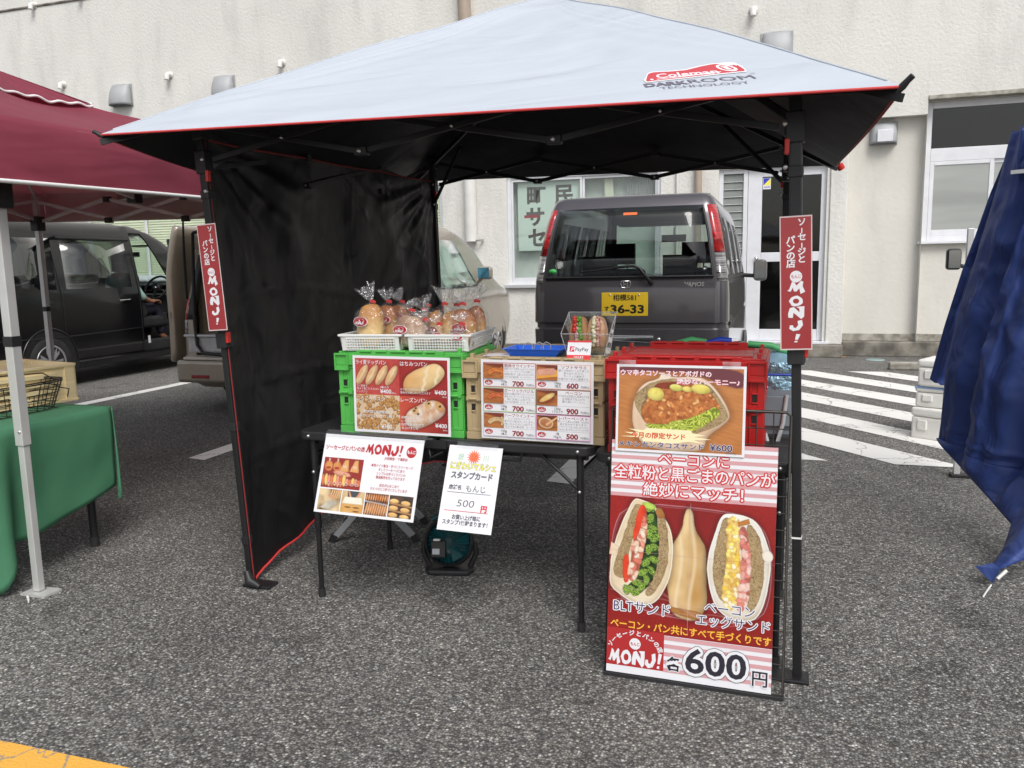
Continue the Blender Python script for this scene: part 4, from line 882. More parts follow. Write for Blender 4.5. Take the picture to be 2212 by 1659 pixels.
class Pic:
    """x0..x1, y0..y1 in sheet metres"""
    def __init__(s, x0, y0, x1, y1, cell, bg):
        s.b = (x0, y0, x1, y1); s.nx = max(4, int((x1-x0)/cell)); s.ny = max(4, int((y1-y0)/cell))
        s.X, s.Y = np.meshgrid(x0+(np.arange(s.nx)+.5)*(x1-x0)/s.nx, y0+(np.arange(s.ny)+.5)*(y1-y0)/s.ny); s.c = np.zeros(s.X.shape+(3,)); s.c[:] = s2l(bg)
        s.cell = cell
    def n(s, sc, seed=0, o=3): return vnoise(s.X, s.Y, sc, seed, o)
    def poly(s, pts, wob=0, wsc=60, seed=0):
        if len(pts) > 4:
            for _ in range(2): pts = [q for i in range(len(pts)) for q in ((pts[i][0]*.75+pts[(i+1) % len(pts)][0]*.25, pts[i][1]*.75+pts[(i+1) % len(pts)][1]*.25), (pts[i][0]*.25+pts[(i+1) % len(pts)][0]*.75, pts[i][1]*.25+pts[(i+1) % len(pts)][1]*.75))]
        X, Y = s.X, s.Y
        if wob: X = X+(s.n(wsc, seed+3)-.5)*2*wob; Y = Y+(s.n(wsc, seed+7)-.5)*2*wob
        d = np.full(X.shape, 1e9); ins = np.zeros(X.shape, bool); n_ = len(pts)
        for i in range(n_):
            (ax, ay), (bx, by) = pts[i], pts[(i+1) % n_]; ex, ey = bx-ax, by-ay; t = np.clip(((X-ax)*ex+(Y-ay)*ey)/(ex*ex+ey*ey+1e-12), 0, 1)
            d = np.minimum(d, np.hypot(X-ax-t*ex, Y-ay-t*ey)); c = ((ay > Y) != (by > Y)) & (X < (bx-ax)*(Y-ay)/(by-ay+1e-12)+ax); ins ^= c
        return np.where(ins, d, -d)
    def ell(s, cx, cy, rx, ry, rot=0, wob=0, seed=0):
        x = s.X-cx; y = s.Y-cy; u = x*np.cos(rot)+y*np.sin(rot); v = -x*np.sin(rot)+y*np.cos(rot)
        k = np.hypot(u/rx, v/ry); k = k+(s.n(40, seed)-.5)*wob; return (1-k)*min(rx, ry)
    def put(s, sd, col, col2=None, mixn=None, round_=0.0, edge=.45, soft=None, light=None, a=1.0, spec=0.0):
        """fill where sd>0; col..col2 by mixn; darker towards the outline over round_; light: (dx,dy) side that is brighter"""
        soft = soft or s.cell; al = np.clip(sd/soft+.5, 0, 1)[..., None]*a
        c = s2l(col)*np.ones_like(s.c)
        if col2 is not None: m_ = np.clip(mixn, 0, 1)[..., None]; c = c*(1-m_)+s2l(col2)*m_
        if round_:
            q = np.clip(sd/round_, 0, 1); sh = edge+(1-edge)*np.sqrt(1-(1-q)**2); c = c*sh[..., None]
            if light is not None or spec:
                gy, gx = np.gradient(q); g = np.hypot(gx, gy)+1e-6; L = light or (-.5, .8)
                c = c*(1+.35*((-gx*L[0]-gy*L[1])/g*(1-q))[..., None])
        s.c = s.c*(1-al)+c*al
    def shadow(s, sd, off=.004, a=.45):
        al = np.clip(sd/(off*2)+.9, 0, 1)[..., None]*a; s.c = s.c*(1-al)
    def mesh(s, parent, z=.0009, name='printed_photo'):
        x0, y0, x1, y1 = s.b; nx, ny = s.nx, s.ny; xs = np.linspace(x0, x1, nx+1); ys = np.linspace(y0, y1, ny+1); VX, VY = np.meshgrid(xs, ys)
        co = np.stack([VX, VY, np.full_like(VX, z)], -1).reshape(-1, 3); me = bpy.data.meshes.new(name)
        i, j = np.meshgrid(np.arange(nx), np.arange(ny)); a = (j*(nx+1)+i).ravel(); F = np.stack([a, a+1, a+nx+2, a+nx+1], 1)
        me.vertices.add(len(co)); me.vertices.foreach_set('co', co.ravel()); me.loops.add(F.size); me.loops.foreach_set('vertex_index', F.ravel().astype(np.int32))
        me.polygons.add(len(F)); me.polygons.foreach_set('loop_start', (np.arange(len(F))*4).astype(np.int32)); me.polygons.foreach_set('loop_total', np.full(len(F), 4, np.int32)); me.update(); me.validate()
        at = me.color_attributes.new('col', 'FLOAT_COLOR', 'CORNER'); c = np.clip(s.c.reshape(-1, 3), 0, 1); c = np.concatenate([c, np.ones((len(c), 1))], 1); at.data.foreach_set('color', np.repeat(c, 4, 0).ravel())
        me.materials.append(M['photo']); o = bpy.data.objects.new(name, me); C.objects.link(o); o.parent = parent; return o
    # ---- foods
    def crumb(s, sd, seed=0, dark=0.0):
        n1 = s.n(260, seed, 2); n2 = s.n(35, seed+1); s.put(sd, (128-20*dark, 98-20*dark, 58), (204, 180, 134), .35*n2+.75*n1-.05, .006, .55)
        s.put(np.where(s.n(300, seed+5, 1) > .80, sd, -1), (92, 66, 40), a=.6)
    def loaf(s, sd, seed=0, r=.02, pale=0.0):
        s.shadow(sd, .004, .35); m_ = np.clip(sd/r, 0, 1)*.75+s.n(30, seed)*.5-.1
        s.put(sd, (190, 118, 50), (240-10*pale, 205, 142), m_, r, .62, light=(-.4, .8))
    def leaf(s, sd, seed=0, dark=(28, 62, 14), lite=(168, 206, 78), sc=75):
        q = s.n(sc, seed, 2); w_ = np.abs(np.sin((q*7+s.n(sc*.4, seed+2)*6)*np.pi)); s.put(sd, dark, lite, w_**2.2*.95, .004, .5)
    def chunks(s, sd, cols, n_, seed=0, r=.012, lo=.6):
        rs = np.random.RandomState(seed); ys, xs = np.where(sd > 0)
        if not len(ys): return
        for k in range(n_):
            q = rs.randint(len(ys)); cx, cy = s.X[ys[q], xs[q]], s.Y[ys[q], xs[q]]; e = s.ell(cx, cy, r*(.7+.6*rs.rand()), r*(.45+.4*rs.rand()), rs.rand()*3.1, .25, seed+k)
            e = np.minimum(e, sd+.002); c = cols[rs.randint(len(cols))]; c2 = [min(255, v*1.22+12) for v in c]; s.put(e, c, c2, s.n(120, k), r*.5, lo)
    def tex(s, sd, c1, c2, sc=120, seed=0, round_=.006, edge=.6, k=1.3): s.put(sd, c1, c2, (s.n(sc, seed, 3)-.5)*k*1.6+.5, round_, edge)
    def cloth(s, c1, c2, seed=0): nn = s.n(6, seed)*.6+s.n(400, seed+1, 1)*.4; s.c = s2l(c1)*(1-nn[..., None])+s2l(c2)*nn[..., None]
def big_picture(parent):
    p = Pic(0, .140, .516, .578, .00165, (140, 20, 18)); p.cloth((112, 14, 14), (178, 34, 30), 1)
    tray = p.poly([(.05, .560), (.34, .556), (.45, .540), (.505, .47), (.508, .30), (.475, .215), (.30, .195), (.10, .21), (.012, .27), (.004, .45)]); p.put(tray, (120, 22, 22), a=.35, soft=.004)
    p.Y += 0
    p.put(.0016-np.abs(tray), (214, 160, 170), a=.55, soft=.002); p.put(.0012-np.abs(tray-.006), (200, 140, 150), a=.3, soft=.002)
    # middle wrap
    w_ = p.poly([(.205, .215), (.190, .30), (.198, .40), (.206, .44), (.232, .478), (.238, .535), (.250, .556), (.266, .540), (.272, .49), (.302, .448), (.312, .41), (.312, .32), (.320, .25), (.29, .20), (.25, .196)], .002, 30)
    p.shadow(w_, .01, .5); p.put(w_, (196, 150, 86), (236, 208, 156), .55+.9*(p.n(14, 4)-.5)+.25*np.sin((p.X-.2)*60), .026, .45, light=(-.8, .2))
    for x, a_ in ((.226, .35), (.268, .3)): p.put(.004-np.abs(p.X-x-.012*np.sin(p.Y*22)), (250, 236, 200), a=a_, soft=.01) if 0 else p.put(np.minimum(w_, .005-np.abs(p.X-x-.008*np.sin(p.Y*20))), (250, 234, 196), a=.45, soft=.008)
    p.put(p.poly([(.205, .215), (.20, .24), (.226, .232), (.26, .232), (.30, .228), (.312, .215), (.285, .20)], .002), (150, 96, 44), (190, 134, 70), p.n(40, 3), .01, .5)
    # left: paper
    pap = p.poly([(.002, .300), (.008, .40), (.05, .52), (.076, .574), (.10, .570), (.135, .560), (.182, .515), (.206, .455), (.206, .35), (.185, .285), (.150, .235), (.10, .225), (.055, .245), (.012, .275)], .002, 20)
    p.shadow(pap, .01, .5); p.put(pap, (206, 170, 116), (240, 226, 196), .2+1.1*p.n(12, 8)-(p.X-.12)*2.2, .018, .6, light=(.2, .8)); p.put(.0016-np.abs(pap-.002), (252, 244, 226), a=.8, soft=.002)
    p.put(p.poly([(.0, .385), (.006, .425), (.034, .412), (.022, .38)], .001), (232, 204, 170), (246, 228, 204), p.n(50), .008, .7)
    p.crumb(p.poly([(.014, .318), (.02, .37), (.05, .46), (.074, .552), (.098, .556), (.112, .545), (.085, .47), (.066, .40), (.055, .34), (.050, .305)], .003, 50), 11)
    p.crumb(p.poly([(.118, .268), (.150, .33), (.160, .42), (.144, .515), (.152, .545), (.176, .528), (.192, .46), (.192, .37), (.176, .315), (.150, .272), (.13, .258)], .003, 50), 21, .3)
    p.put(p.poly([(.144, .52), (.15, .552), (.170, .545), (.180, .52), (.165, .512)], .002), (150, 92, 44), (186, 130, 70), p.n(60), .006, .5)
    p.tex(p.poly([(.118, .55), (.145, .548), (.155, .50), (.162, .44), (.158, .35), (.13, .285), (.10, .262), (.066, .262), (.05, .275), (.085, .31), (.105, .36), (.112, .43), (.115, .50)], .004, 60), (14, 26, 10), (44, 84, 24), 60, 3)
    for i, (x, y) in enumerate(((.128, .54), (.132, .51), (.140, .48), (.148, .45), (.130, .46), (.144, .42), (.128, .41), (.146, .38), (.122, .37), (.138, .345), (.112, .335), (.124, .31), (.096, .30), (.108, .285), (.078, .275), (.092, .268), (.060, .270))): p.leaf(p.ell(x, y, .017, .011, i*1.3, .6, i), 40+i, (30, 72, 12), (176, 214, 86), 90)
    p.put(p.ell(.126, .552, .022, .010, -.2, .4, 5), (150, 196, 60), (206, 232, 110), p.n(80, 3), .006, .6)
    p.put(p.poly([(.074, .44), (.084, .50), (.096, .552), (.112, .556), (.120, .530), (.112, .48), (.098, .44), (.086, .425)], .002), (206, 34, 14), (244, 92, 50), p.n(40, 6), .010, .6, light=(-.5, .8)); p.put(p.poly([(.046, .300), (.046, .385), (.064, .395), (.072, .33), (.064, .292)], .002), (206, 34, 14), (244, 92, 50), p.n(40, 7), .008, .6)
    fill = p.poly([(.100, .46), (.112, .53), (.122, .525), (.120, .46), (.112, .41), (.104, .36), (.090, .31), (.070, .30), (.062, .33), (.074, .38), (.072, .42), (.088, .45)]); p.put(fill, (170, 90, 70)); p.chunks(fill, [(214, 134, 116), (236, 180, 156), (196, 108, 88), (240, 204, 180)], 46, 5, .012, .62)
    # right: paper
    pap = p.poly([(.312, .36), (.318, .42), (.332, .475), (.350, .535), (.372, .548), (.42, .548), (.462, .528), (.490, .47), (.506, .42), (.502, .33), (.478, .235), (.44, .212), (.37, .22), (.330, .27)], .002, 20)
    p.shadow(pap, .01, .5); p.put(pap, (214, 196, 160), (240, 238, 232), .2+1.1*p.n(12, 18)+(p.Y-.38)*1.6, .016, .62, light=(-.2, .8)); p.put(.0016-np.abs(pap-.002), (252, 250, 244), a=.8, soft=.002)
    p.crumb(p.poly([(.330, .38), (.338, .45), (.356, .528), (.376, .535), (.388, .52), (.376, .45), (.372, .37), (.376, .29), (.362, .265), (.338, .31)], .003, 50), 31, .2)
    p.crumb(p.poly([(.425, .520), (.455, .512), (.476, .46), (.488, .40), (.482, .32), (.462, .255), (.435, .24), (.430, .30), (.440, .38), (.436, .46)], .003, 50), 41, .1)
    egg = p.poly([(.368, .525), (.385, .540), (.412, .535), (.408, .46), (.418, .38), (.412, .29), (.396, .245), (.370, .245), (.358, .29), (.370, .35), (.372, .44)], .004, 70); p.put(egg, (206, 150, 40), (250, 222, 140), p.n(110, 9)*1.5-.25, .008, .65); p.chunks(egg, [(246, 206, 104), (252, 236, 186), (236, 180, 66)], 50, 15, .009, .78)
    ham = p.poly([(.408, .505), (.425, .515), (.436, .48), (.444, .42), (.446, .35), (.440, .27), (.418, .24), (.404, .26), (.416, .33), (.420, .40), (.412, .46)], .004, 60); p.put(ham, (176, 96, 84)); p.chunks(ham, [(222, 150, 140), (236, 178, 166), (196, 110, 100), (212, 126, 110)], 44, 25, .013, .6)
    p.put(p.poly([(.402, .522), (.405, .508), (.440, .520), (.436, .536)], .001), (170, 100, 40), (206, 140, 70), p.n(60), .005, .6)
    p.put(p.ell(.494, .425, .016, .019, .3, .1), (236, 226, 206), (250, 246, 238), p.n(30), .010, .65)
    for k in range(5): p.put(np.minimum(tray+.02, .0012-np.abs((p.Y-.205-.012*k)-(p.X-.25)*(-.12-.05*k)-.012*np.sin(p.X*30+k))), (216, 170, 176), a=.28, soft=.002)
    p.mesh(parent, .0013)
def taco_picture(parent):
    W_, H_ = .405, .281; b = .008; p = Pic(b, b, W_-b, H_-b, .0016, (190, 120, 60))
    g = p.n(9, 3)*.5+.5*vnoise(p.X*.6, p.Y*7+p.X*1.5, 40, 5); p.c = s2l((168, 96, 40))*(1-g[..., None])+s2l((214, 146, 84))*g[..., None]
    p.put(p.poly([(0, H_), (W_, H_), (W_, H_-.075), (.33, H_-.058), (.27, H_-.030), (.16, H_-.020), (.08, H_-.024), (0, H_-.034)]), (96, 44, 54), (120, 58, 66), p.n(10), soft=.006)
    pap = p.poly([(.052, .10), (.056, .172), (.085, .222), (.135, .236), (.14, .250), (.17, .252), (.172, .243), (.26, .248), (.30, .228), (.345, .165), (.362, .128), (.345, .10), (.29, .06), (.285, .022), (.25, .008), (.14, .008), (.085, .03), (.068, .055)], .002, 20)
    p.shadow(pap, .012, .4); p.put(pap, (206, 160, 116), (242, 222, 198), p.n(12, 2)*1.1+(p.Y-.1)*1.2, .016, .62, light=(-.3, .7)); p.put(p.poly([(.140, .236), (.142, .252), (.172, .252), (.172, .238)]), (240, 226, 206), soft=.003)
    p.crumb(p.poly([(.054, .170), (.085, .212), (.14, .236), (.22, .240), (.28, .232), (.315, .195), (.354, .135), (.348, .112), (.30, .082), (.24, .060), (.16, .062), (.11, .082), (.075, .12)], .003, 40), 7)
    p.put(p.poly([(.078, .135), (.098, .185), (.115, .150), (.10, .13)], .003), (58, 48, 40), a=.6, soft=.006)
    st = p.poly([(.080, .120), (.085, .150), (.105, .178), (.12, .215), (.16, .232), (.27, .226), (.312, .185), (.330, .150), (.322, .128), (.24, .098), (.15, .090), (.10, .092)], .003, 50)
    p.put(st, (150, 76, 30), (214, 136, 70), p.n(90, 8, 3)*1.7-.35, .01, .6); p.chunks(st, [(178, 98, 44), (206, 128, 64), (150, 74, 34), (222, 160, 100)], 90, 6, .006, .7)
    p.put(p.poly([(.115, .208), (.14, .226), (.215, .226), (.205, .210), (.16, .205)], .003), (120, 40, 20), (150, 60, 30), p.n(60), .01, .7)
    for x, y, rx, ry, c in ((.128, .188, .027, .021, (206, 180, 50)), (.192, .210, .022, .011, (196, 200, 84)), (.226, .206, .016, .009, (226, 186, 80)), (.268, .208, .030, .015, (218, 200, 70))): e = p.ell(x, y, rx, ry, -.15, .15, int(x*99)); p.shadow(e, .003, .3); p.put(e, c, (244, 232, 130), p.n(60, 4), ry*.8, .65, light=(-.3, .8))
    let = p.poly([(.090, .090), (.12, .094), (.16, .092), (.20, .106), (.25, .118), (.295, .146), (.318, .156), (.330, .13), (.31, .112), (.27, .086), (.24, .072), (.19, .064), (.16, .074), (.11, .078)], .003, 40); p.leaf(let, 14, (112, 130, 24), (220, 232, 96), 45); p.leaf(p.ell(.20, .088, .036, .018, .1, .3, 4), 9, (120, 140, 30), (226, 236, 110), 60)
    p.mesh(parent)
def bread_picture(parent, Wd, Ht):
    b = .010; p = Pic(b, b, Wd-b, Ht-b, .0017, (170, 40, 40)); mx, my = Wd*.485, Ht*.495
    L = p.X < mx; T = p.Y > my; g = (p.n(5, 2)*.7+p.n(200, 3, 1)*.3)[..., None]
    q = np.where((L & T)[..., None], s2l((176, 46, 46))*(1-g)+s2l((214, 96, 88))*g, np.where((~L & T)[..., None], s2l((142, 30, 32))*(1-g)+s2l((180, 58, 54))*g, np.where((~L)[..., None], s2l((208, 86, 66))*(1-(p.X-mx)[..., None]/.2)+s2l((148, 36, 38))*(p.X-mx)[..., None]/.2, s2l((204, 172, 134))*(1-g)+s2l((236, 214, 184))*g)))
    p.c = q; R_ = random.Random(3)
    for i in range(95):
        x = b+R_.random()*(mx-b); y = b+(1-i/95)*(my-b-.004); r_ = .008+.004*R_.random(); a = R_.random()*1.5
        e = p.poly([(x+r_*1.15*cos(a+k), y+r_*cos(.3)*sin(a+k)) for k in (0, 1.5, 3.1, 4.7)], .0012, 120, i); e = np.minimum(e, mx-p.X-.0005); p.shadow(e, .003, .55) if 0 else None; p.put(np.minimum(p.poly([(x+.002+r_*1.15*cos(a+k), y-.003+r_*sin(a+k)) for k in (0, 1.5, 3.1, 4.7)]), mx-p.X-.0005), (84, 46, 24), a=.8, soft=.002)
        p.put(e, (164, 104, 48), (224, 176, 112), p.n(160, i, 2)*1.4-.2, .004, .6)
    for i in range(4):
        x, y = b+.029+i*.0415, my+.076; e = p.ell(x, y, .044, .0165, 1.02, .06, i); p.shadow(e, .004, .35); p.put(e, (204, 142, 84), (240, 208, 160), p.n(60, i)*.8+.2, .014, .66, light=(-.5, .6)); p.put(p.ell(x+.002, y+.004, .026, .0028, 1.0, .5, i), (250, 234, 204), a=.55, soft=.003)
    e = p.poly([(mx+.014, my+.032), (mx+.022, my+.070), (mx+.06, my+.098), (mx+.10, my+.112), (mx+.145, my+.130), (mx+.175, my+.118), (mx+.190, my+.092), (mx+.172, my+.062), (mx+.13, my+.030), (mx+.08, my+.012), (mx+.03, my+.012)], .001, 20)
    p.shadow(e, .007, .5); p.put(e, (206, 136, 62), (246, 216, 160), p.n(16, 7)*.6+np.clip((p.X-mx)/.2, 0, 1)*.75-.1, .032, .62, light=(-.3, .8))
    for x in (.105, .150): p.put(np.minimum(e-.004, .006-np.abs((p.X-mx-x)-(p.Y-my-.06)*.25-.003*np.sin(p.Y*200))), (250, 232, 196), a=.75, soft=.006)
    e = p.poly([(mx+.016, b+.040), (mx+.030, b+.078), (mx+.07, b+.100), (mx+.11, b+.118), (mx+.145, b+.128), (mx+.178, b+.112), (mx+.190, b+.088), (mx+.172, b+.062), (mx+.13, b+.036), (mx+.075, b+.010), (mx+.035, b+.020)], .001, 20)
    p.shadow(e, .007, .5); p.put(e, (206, 142, 80), (238, 226, 214), p.n(40, 9, 3)*1.5-.2, .026, .58, light=(-.3, .8))
    for x, y in ((.062, .085), (.118, .108), (.160, .105)): p.put(np.minimum(e, p.ell(mx+x, b+y, .014, .018, .2, .3)), (204, 150, 70), (224, 180, 110), p.n(60), a=.8, soft=.004)
    for x, y in ((.060, .082), (.066, .092), (.120, .112), (.165, .103), (.075, .070)): p.put(p.ell(mx+x, b+y, .0055, .0042, .4, .3), (52, 26, 16), a=.9)
    p.mesh(parent)
def sausage_picture(parent, i, x0, y0, x1, y1):
    p = Pic(x0, y0, x1, y1, .0012, (150, 84, 40)); g = vnoise(p.X, p.Y*5, 30, i)[..., None]; p.c = s2l((150, 80, 36))*(1-g)+s2l((206, 134, 74))*g
    cx, cy, w_, h_ = (x0+x1)/2, (y0+y1)/2, x1-x0, y1-y0
    p.put(p.Y-(y1-h_*.22)+(p.X-cx)*.2, (112, 52, 36), (134, 66, 46), p.n(20), soft=.004)
    if i in (0, 2, 4):
        c1, c2 = ((196, 160, 108), (236, 210, 168)) if i == 4 else (((196, 96, 40), (240, 158, 88)) if i == 0 else ((190, 84, 44), (232, 136, 84)))
        for cxx, cyy, R0, a0, a1 in ((cx+w_*.22, cy-h_*.05, w_*.24, -.7, .7), (cx+.012, cy-h_*.60, w_*.52, .9, 2.2), (cx+.006, cy-h_*.46, w_*.40, .9, 2.5), (cx+.014, cy-h_*.72, w_*.52, .75, 2.35)):
            ang = np.arctan2(p.Y-cyy, p.X-cxx); rr = np.hypot(p.X-cxx, p.Y-cyy); am = (a0+a1)/2; da = np.maximum(0, np.abs(ang-am)-(a1-a0)/2)*R0; d = .0052-np.hypot(rr-R0, da); p.shadow(d, .002, .4); p.put(d, c1, c2, p.n(120, i)*.9, .005, .55, light=(-.3, .9))
    elif i == 1:
        p.put(p.poly([(x0, y0+.004), (x0, cy+.004), (x1, cy+.010), (x1, y0+.014)]), (232, 160, 60), (244, 190, 96), p.n(30), soft=.002)
        for k in range(8, -1, -1): e = p.ell(x0+.014+k*.0055, cy+.001+k*.0004, .0135, .012); p.put(e, (214, 140, 116), (238, 184, 160), p.n(160, k), .003, .62)
    elif i == 3:
        e = p.ell(cx-.004, cy-.006, .030, .012, .3, .1); p.shadow(e, .003, .5); p.put(e, (120, 44, 26), (180, 90, 50), p.n(60), .008, .5); e = p.ell(cx, cy+.001, .032, .0095, .5, .15); p.put(e, (222, 168, 84), (248, 226, 160), p.n(90), .006, .6)
    else:
        e = p.ell(cx-.004, cy, .028, .020, -.2); p.shadow(e, .004, .5); p.put(e, (222, 178, 130), (246, 214, 176), p.n(20), .006, .6); p.put(p.ell(cx-.004, cy-.001, .022, .0155, -.2), (170, 104, 66), (204, 140, 98), p.n(90), .004, .8); p.put(p.poly([(cx-.006, cy-.004), (cx-.001, cy-.010), (x1, y1-.009), (x1-.002, y1-.003)]), (224, 170, 110), (244, 208, 160), p.n(30), .003, .7)
    p.mesh(parent)
def flyer_pictures(parent):
    p = Pic(.012, .096, .186, .212, .0016, (150, 36, 26)); p.cloth((132, 30, 24), (168, 52, 38), 2)
    for k in range(2): e = p.ell(.035+k*.038, .178, .018, .020, 0, .12, k); p.put(e, (196, 112, 50), (234, 170, 100), p.n(60), .012, .6); p.put(p.ell(.035+k*.038, .172, .011, .005), (168, 34, 34), a=.9); p.put(p.ell(.035+k*.038, .203, .004, .007), (226, 190, 180), a=.8)
    for k in range(2): e = p.poly([(.086+k*.044, .162), (.104+k*.044, .206), (.120+k*.044, .208), (.126+k*.044, .160)], .002, 40); p.put(e, (206, 134, 66), (240, 184, 116), np.abs(np.sin(p.X*420)), .01, .6); p.put(p.ell(.107+k*.044, .180, .009, .005), (226, 196, 180), a=.8)
    e = p.ell(.100, .152, .040, .010, -.12, .15); p.put(e, (196, 84, 56), (244, 190, 160), np.abs(np.sin((p.Y+p.X*.12)*900)), .004, .7)
    for k in range(13):
        e = p.ell(.020+k*.0132, .124+.003*sin(k*2), .0085, .023 if k < 8 else .013, .1, .1, k); p.shadow(e, .002, .4); c = ((206, 104, 60), (236, 190, 100), (222, 140, 110))[k % 3]; p.put(e, c, [min(255, v+24) for v in c], p.n(90, k), .006, .55)
    for x in (.046, .072, .098, .124, .150, .170): p.put(p.ell(x, .114, .008, .005), (232, 214, 206), a=.85); p.put(p.ell(x, .114, .006, .0035), (160, 34, 34), a=.8)
    p.mesh(parent)
    X0 = .012
    for k in range(4):
        a, b = X0+k*.1025, X0+k*.1025+.0985; p = Pic(a, .010, b, .091, .0015, (190, 150, 96))
        if k == 0:
            p.tex(np.ones_like(p.X), (120, 88, 52), (232, 206, 160), 22, 3, 0, 1); p.put(p.poly([(a+.012, .020), (a+.052, .052), (a+.088, .042), (a+.060, .012)], .002), (150, 140, 120), (232, 224, 206), p.n(30), .01, .6)
            for q in range(5): p.put(p.poly([(a+.050+q*.009, .058), (a+.056+q*.009, .090), (a+.062+q*.009, .090), (a+.056+q*.009, .056)]), (206, 150, 90), (240, 196, 140), p.n(60, q), .003, .5)
            p.put(p.ell(a+.056, .064, .014, .007, -.3), (206, 140, 100), (226, 170, 130), p.n(40), .005, .7)
        elif k == 1:
            g = p.n(20)[..., None]; p.c = s2l((190, 156, 104))*(1-g)+s2l((222, 196, 150))*g; p.put(p.poly([(a+.026, .066), (a+.022, .091), (a+.076, .091), (a+.070, .066)]), (54, 58, 64), (84, 90, 96), p.n(30), .006, .6)
            for q in ((.024, .036, .044, .036), (.074, .062, .056, .066)): p.put(p.poly([(a+q[0], .090), (a+q[0]+.008, .090), (a+q[2]+.006, .054), (a+q[2]-.004, .054)]), (196, 130, 90), (226, 164, 124), p.n(40), .004, .65)
            p.put(p.poly([(a+.006, .044), (a+.014, .068), (a+.086, .068), (a+.094, .044)]), (236, 226, 206), (250, 244, 230), p.n(20), soft=.003); p.put(.041-p.Y, (206, 150, 76), (226, 178, 104), p.n(20), soft=.002)
            for x, y in ((.018, .030), (.056, .030), (.056, .016)): p.put(p.ell(a+x+.013, y, .014, .0028), (120, 74, 30))
        elif k == 2:
            p.tex(np.ones_like(p.X), (60, 34, 22), (120, 76, 50), 60, 3, 0, 1)
            for q in range(10): p.put(p.ell(a+.006+q*.0098, .076, .013, .0036, 1.5, .1, q), (196, 110, 56), (240, 172, 112), p.n(60, q), .003, .5)
            p.put(.0018-np.abs(p.Y-.060+(p.X-a)*.08), (170, 200, 220), soft=.002)
            for q in range(10): p.put(p.ell(a+.010+q*.0098, .034, .026, .0044, 1.42, .1, q), (196, 124, 70), (244, 190, 134), p.n(60, q), .004, .5)
        else:
            p.tex(np.ones_like(p.X), (36, 26, 22), (84, 62, 48), 30, 3, 0, 1)
            for r_ in range(3):
                p.put(.0035-np.abs(p.Y-.062+r_*.025+(p.X-a)*.10), (150, 104, 60), (190, 140, 90), p.n(40), .003, .6)
                for x in (.022, .070): e = p.ell(a+x, .0715-r_*.025-x*.09, .020, .0088, -.06, .1, r_); p.put(e, (214, 150, 72), (250, 214, 146), p.n(50, r_), .007, .6, light=(-.3, .9))
        p.mesh(parent)
# ================================================================ printed papers on the crates and the table
wt = ink(WHT); bk = ink(BLK); rd = ink(RED); gy = ink(GRY); dk = ink(DRED)
bread1 = ink((.52, .27, .10), (.74, .50, .26), 45); bread2 = ink((.44, .20, .07), (.70, .44, .20), 45); flour = ink((.50, .36, .24), (.78, .72, .66), 50)
wood = ink((.44, .17, .05), (.58, .27, .09), 14, (1, 9, 1)); wood2 = ink((.50, .22, .07), (.62, .32, .12), 12, (1, 8, 1)); sausage = ink((.66, .27, .07), (.76, .38, .12), 30); ham = ink((.70, .36, .27), (.78, .48, .36), 60)
crumbd = ink((.20, .10, .04), (.62, .38, .16), 90)
def on_front(x0, x1, z0, z1, y, tilt=0.0, rot=0.0):
    """frame of a paper lying against a crate front that faces -y"""
    bl = Vector((x0, y-tilt, z0)); br = Vector((x1, y-tilt-.01*(x1-x0), z0+rot)); tl = Vector((x0-rot*.6, y, z1)); return frame4(bl, br, tl), (br-bl).length, (tl-bl).length
# -- bread price poster on the green crate
mw, Wd, Ht = on_front(-1.548, -1.145, .712, 1.008, 2.764, .003, -.004)
t = thing('bread_poster', 'white bordered bread price poster taped to the green crate', 'poster', mw=mw); sheet(t, Wd, Ht)
P = Print(); b_ = .010
mx_ = Wd*.485; my_ = Ht*.495; bread_picture(t, Wd, Ht)
P.z = .0013
Y1 = Ht-b_
P.text('ライ麦ドッグパン', b_+.004, Y1-.022, .016, wt, .01, w=.128); P.text('はちみつパン', mx_+.005, Y1-.024, .017, wt, .01, w=.112)
P.text('ころごろラスク', b_+.004, my_-.022, .016, wt, .01, w=.118); P.text('レーズンパン', mx_+.005, my_-.022, .017, wt, .01, w=.108)
P.text('ライ麦香る', b_+.005, my_+.030, .008, wt, .0, w=.045); P.text('程よく歯ごたえのよい', b_+.005, my_+.019, .009, wt, .0, w=.096); P.text('ドッグパン', b_+.005, my_+.007, .009, wt, .0, w=.045)
P.text('4本入り', b_+.106, my_+.027, .008, wt, .02, w=.034)
for x, y, s_ in ((b_+.105, my_+.007, '¥400'), (Wd-b_-.052, my_+.011, '¥400'), (b_+.105, b_+.008, '¥300'), (Wd-b_-.052, b_+.022, '¥400')):
    P.text(s_, x, y, .019, wt, .02, w=.046); P.text('(税込)', x+.03 if x > .2 else x+.048, y-.011 if x > .2 else y+.0, .006, wt, w=.018)
P.text('はちみつのほのかな香りと', mx_+.004, my_+.022, .009, wt, w=.11); P.text('風味をお楽しみいただけます', mx_+.004, my_+.010, .009, wt, w=.125)
P.text('約2時間の長時間焼成で', b_+.03, b_+.066, .011, wt, .01, w=.125); P.text('超カリカリに仕上げています', b_+.014, b_+.050, .011, wt, .01, w=.150)
for i, s_ in enumerate(('砂糖は使わずに', 'レーズンの', '自然な甘みだけで', '仕上げました')): P.text(s_, mx_+.006, b_+.051-i*.0135, .0095, wt, .01, w=.0115*len(s_))
P.done(t)
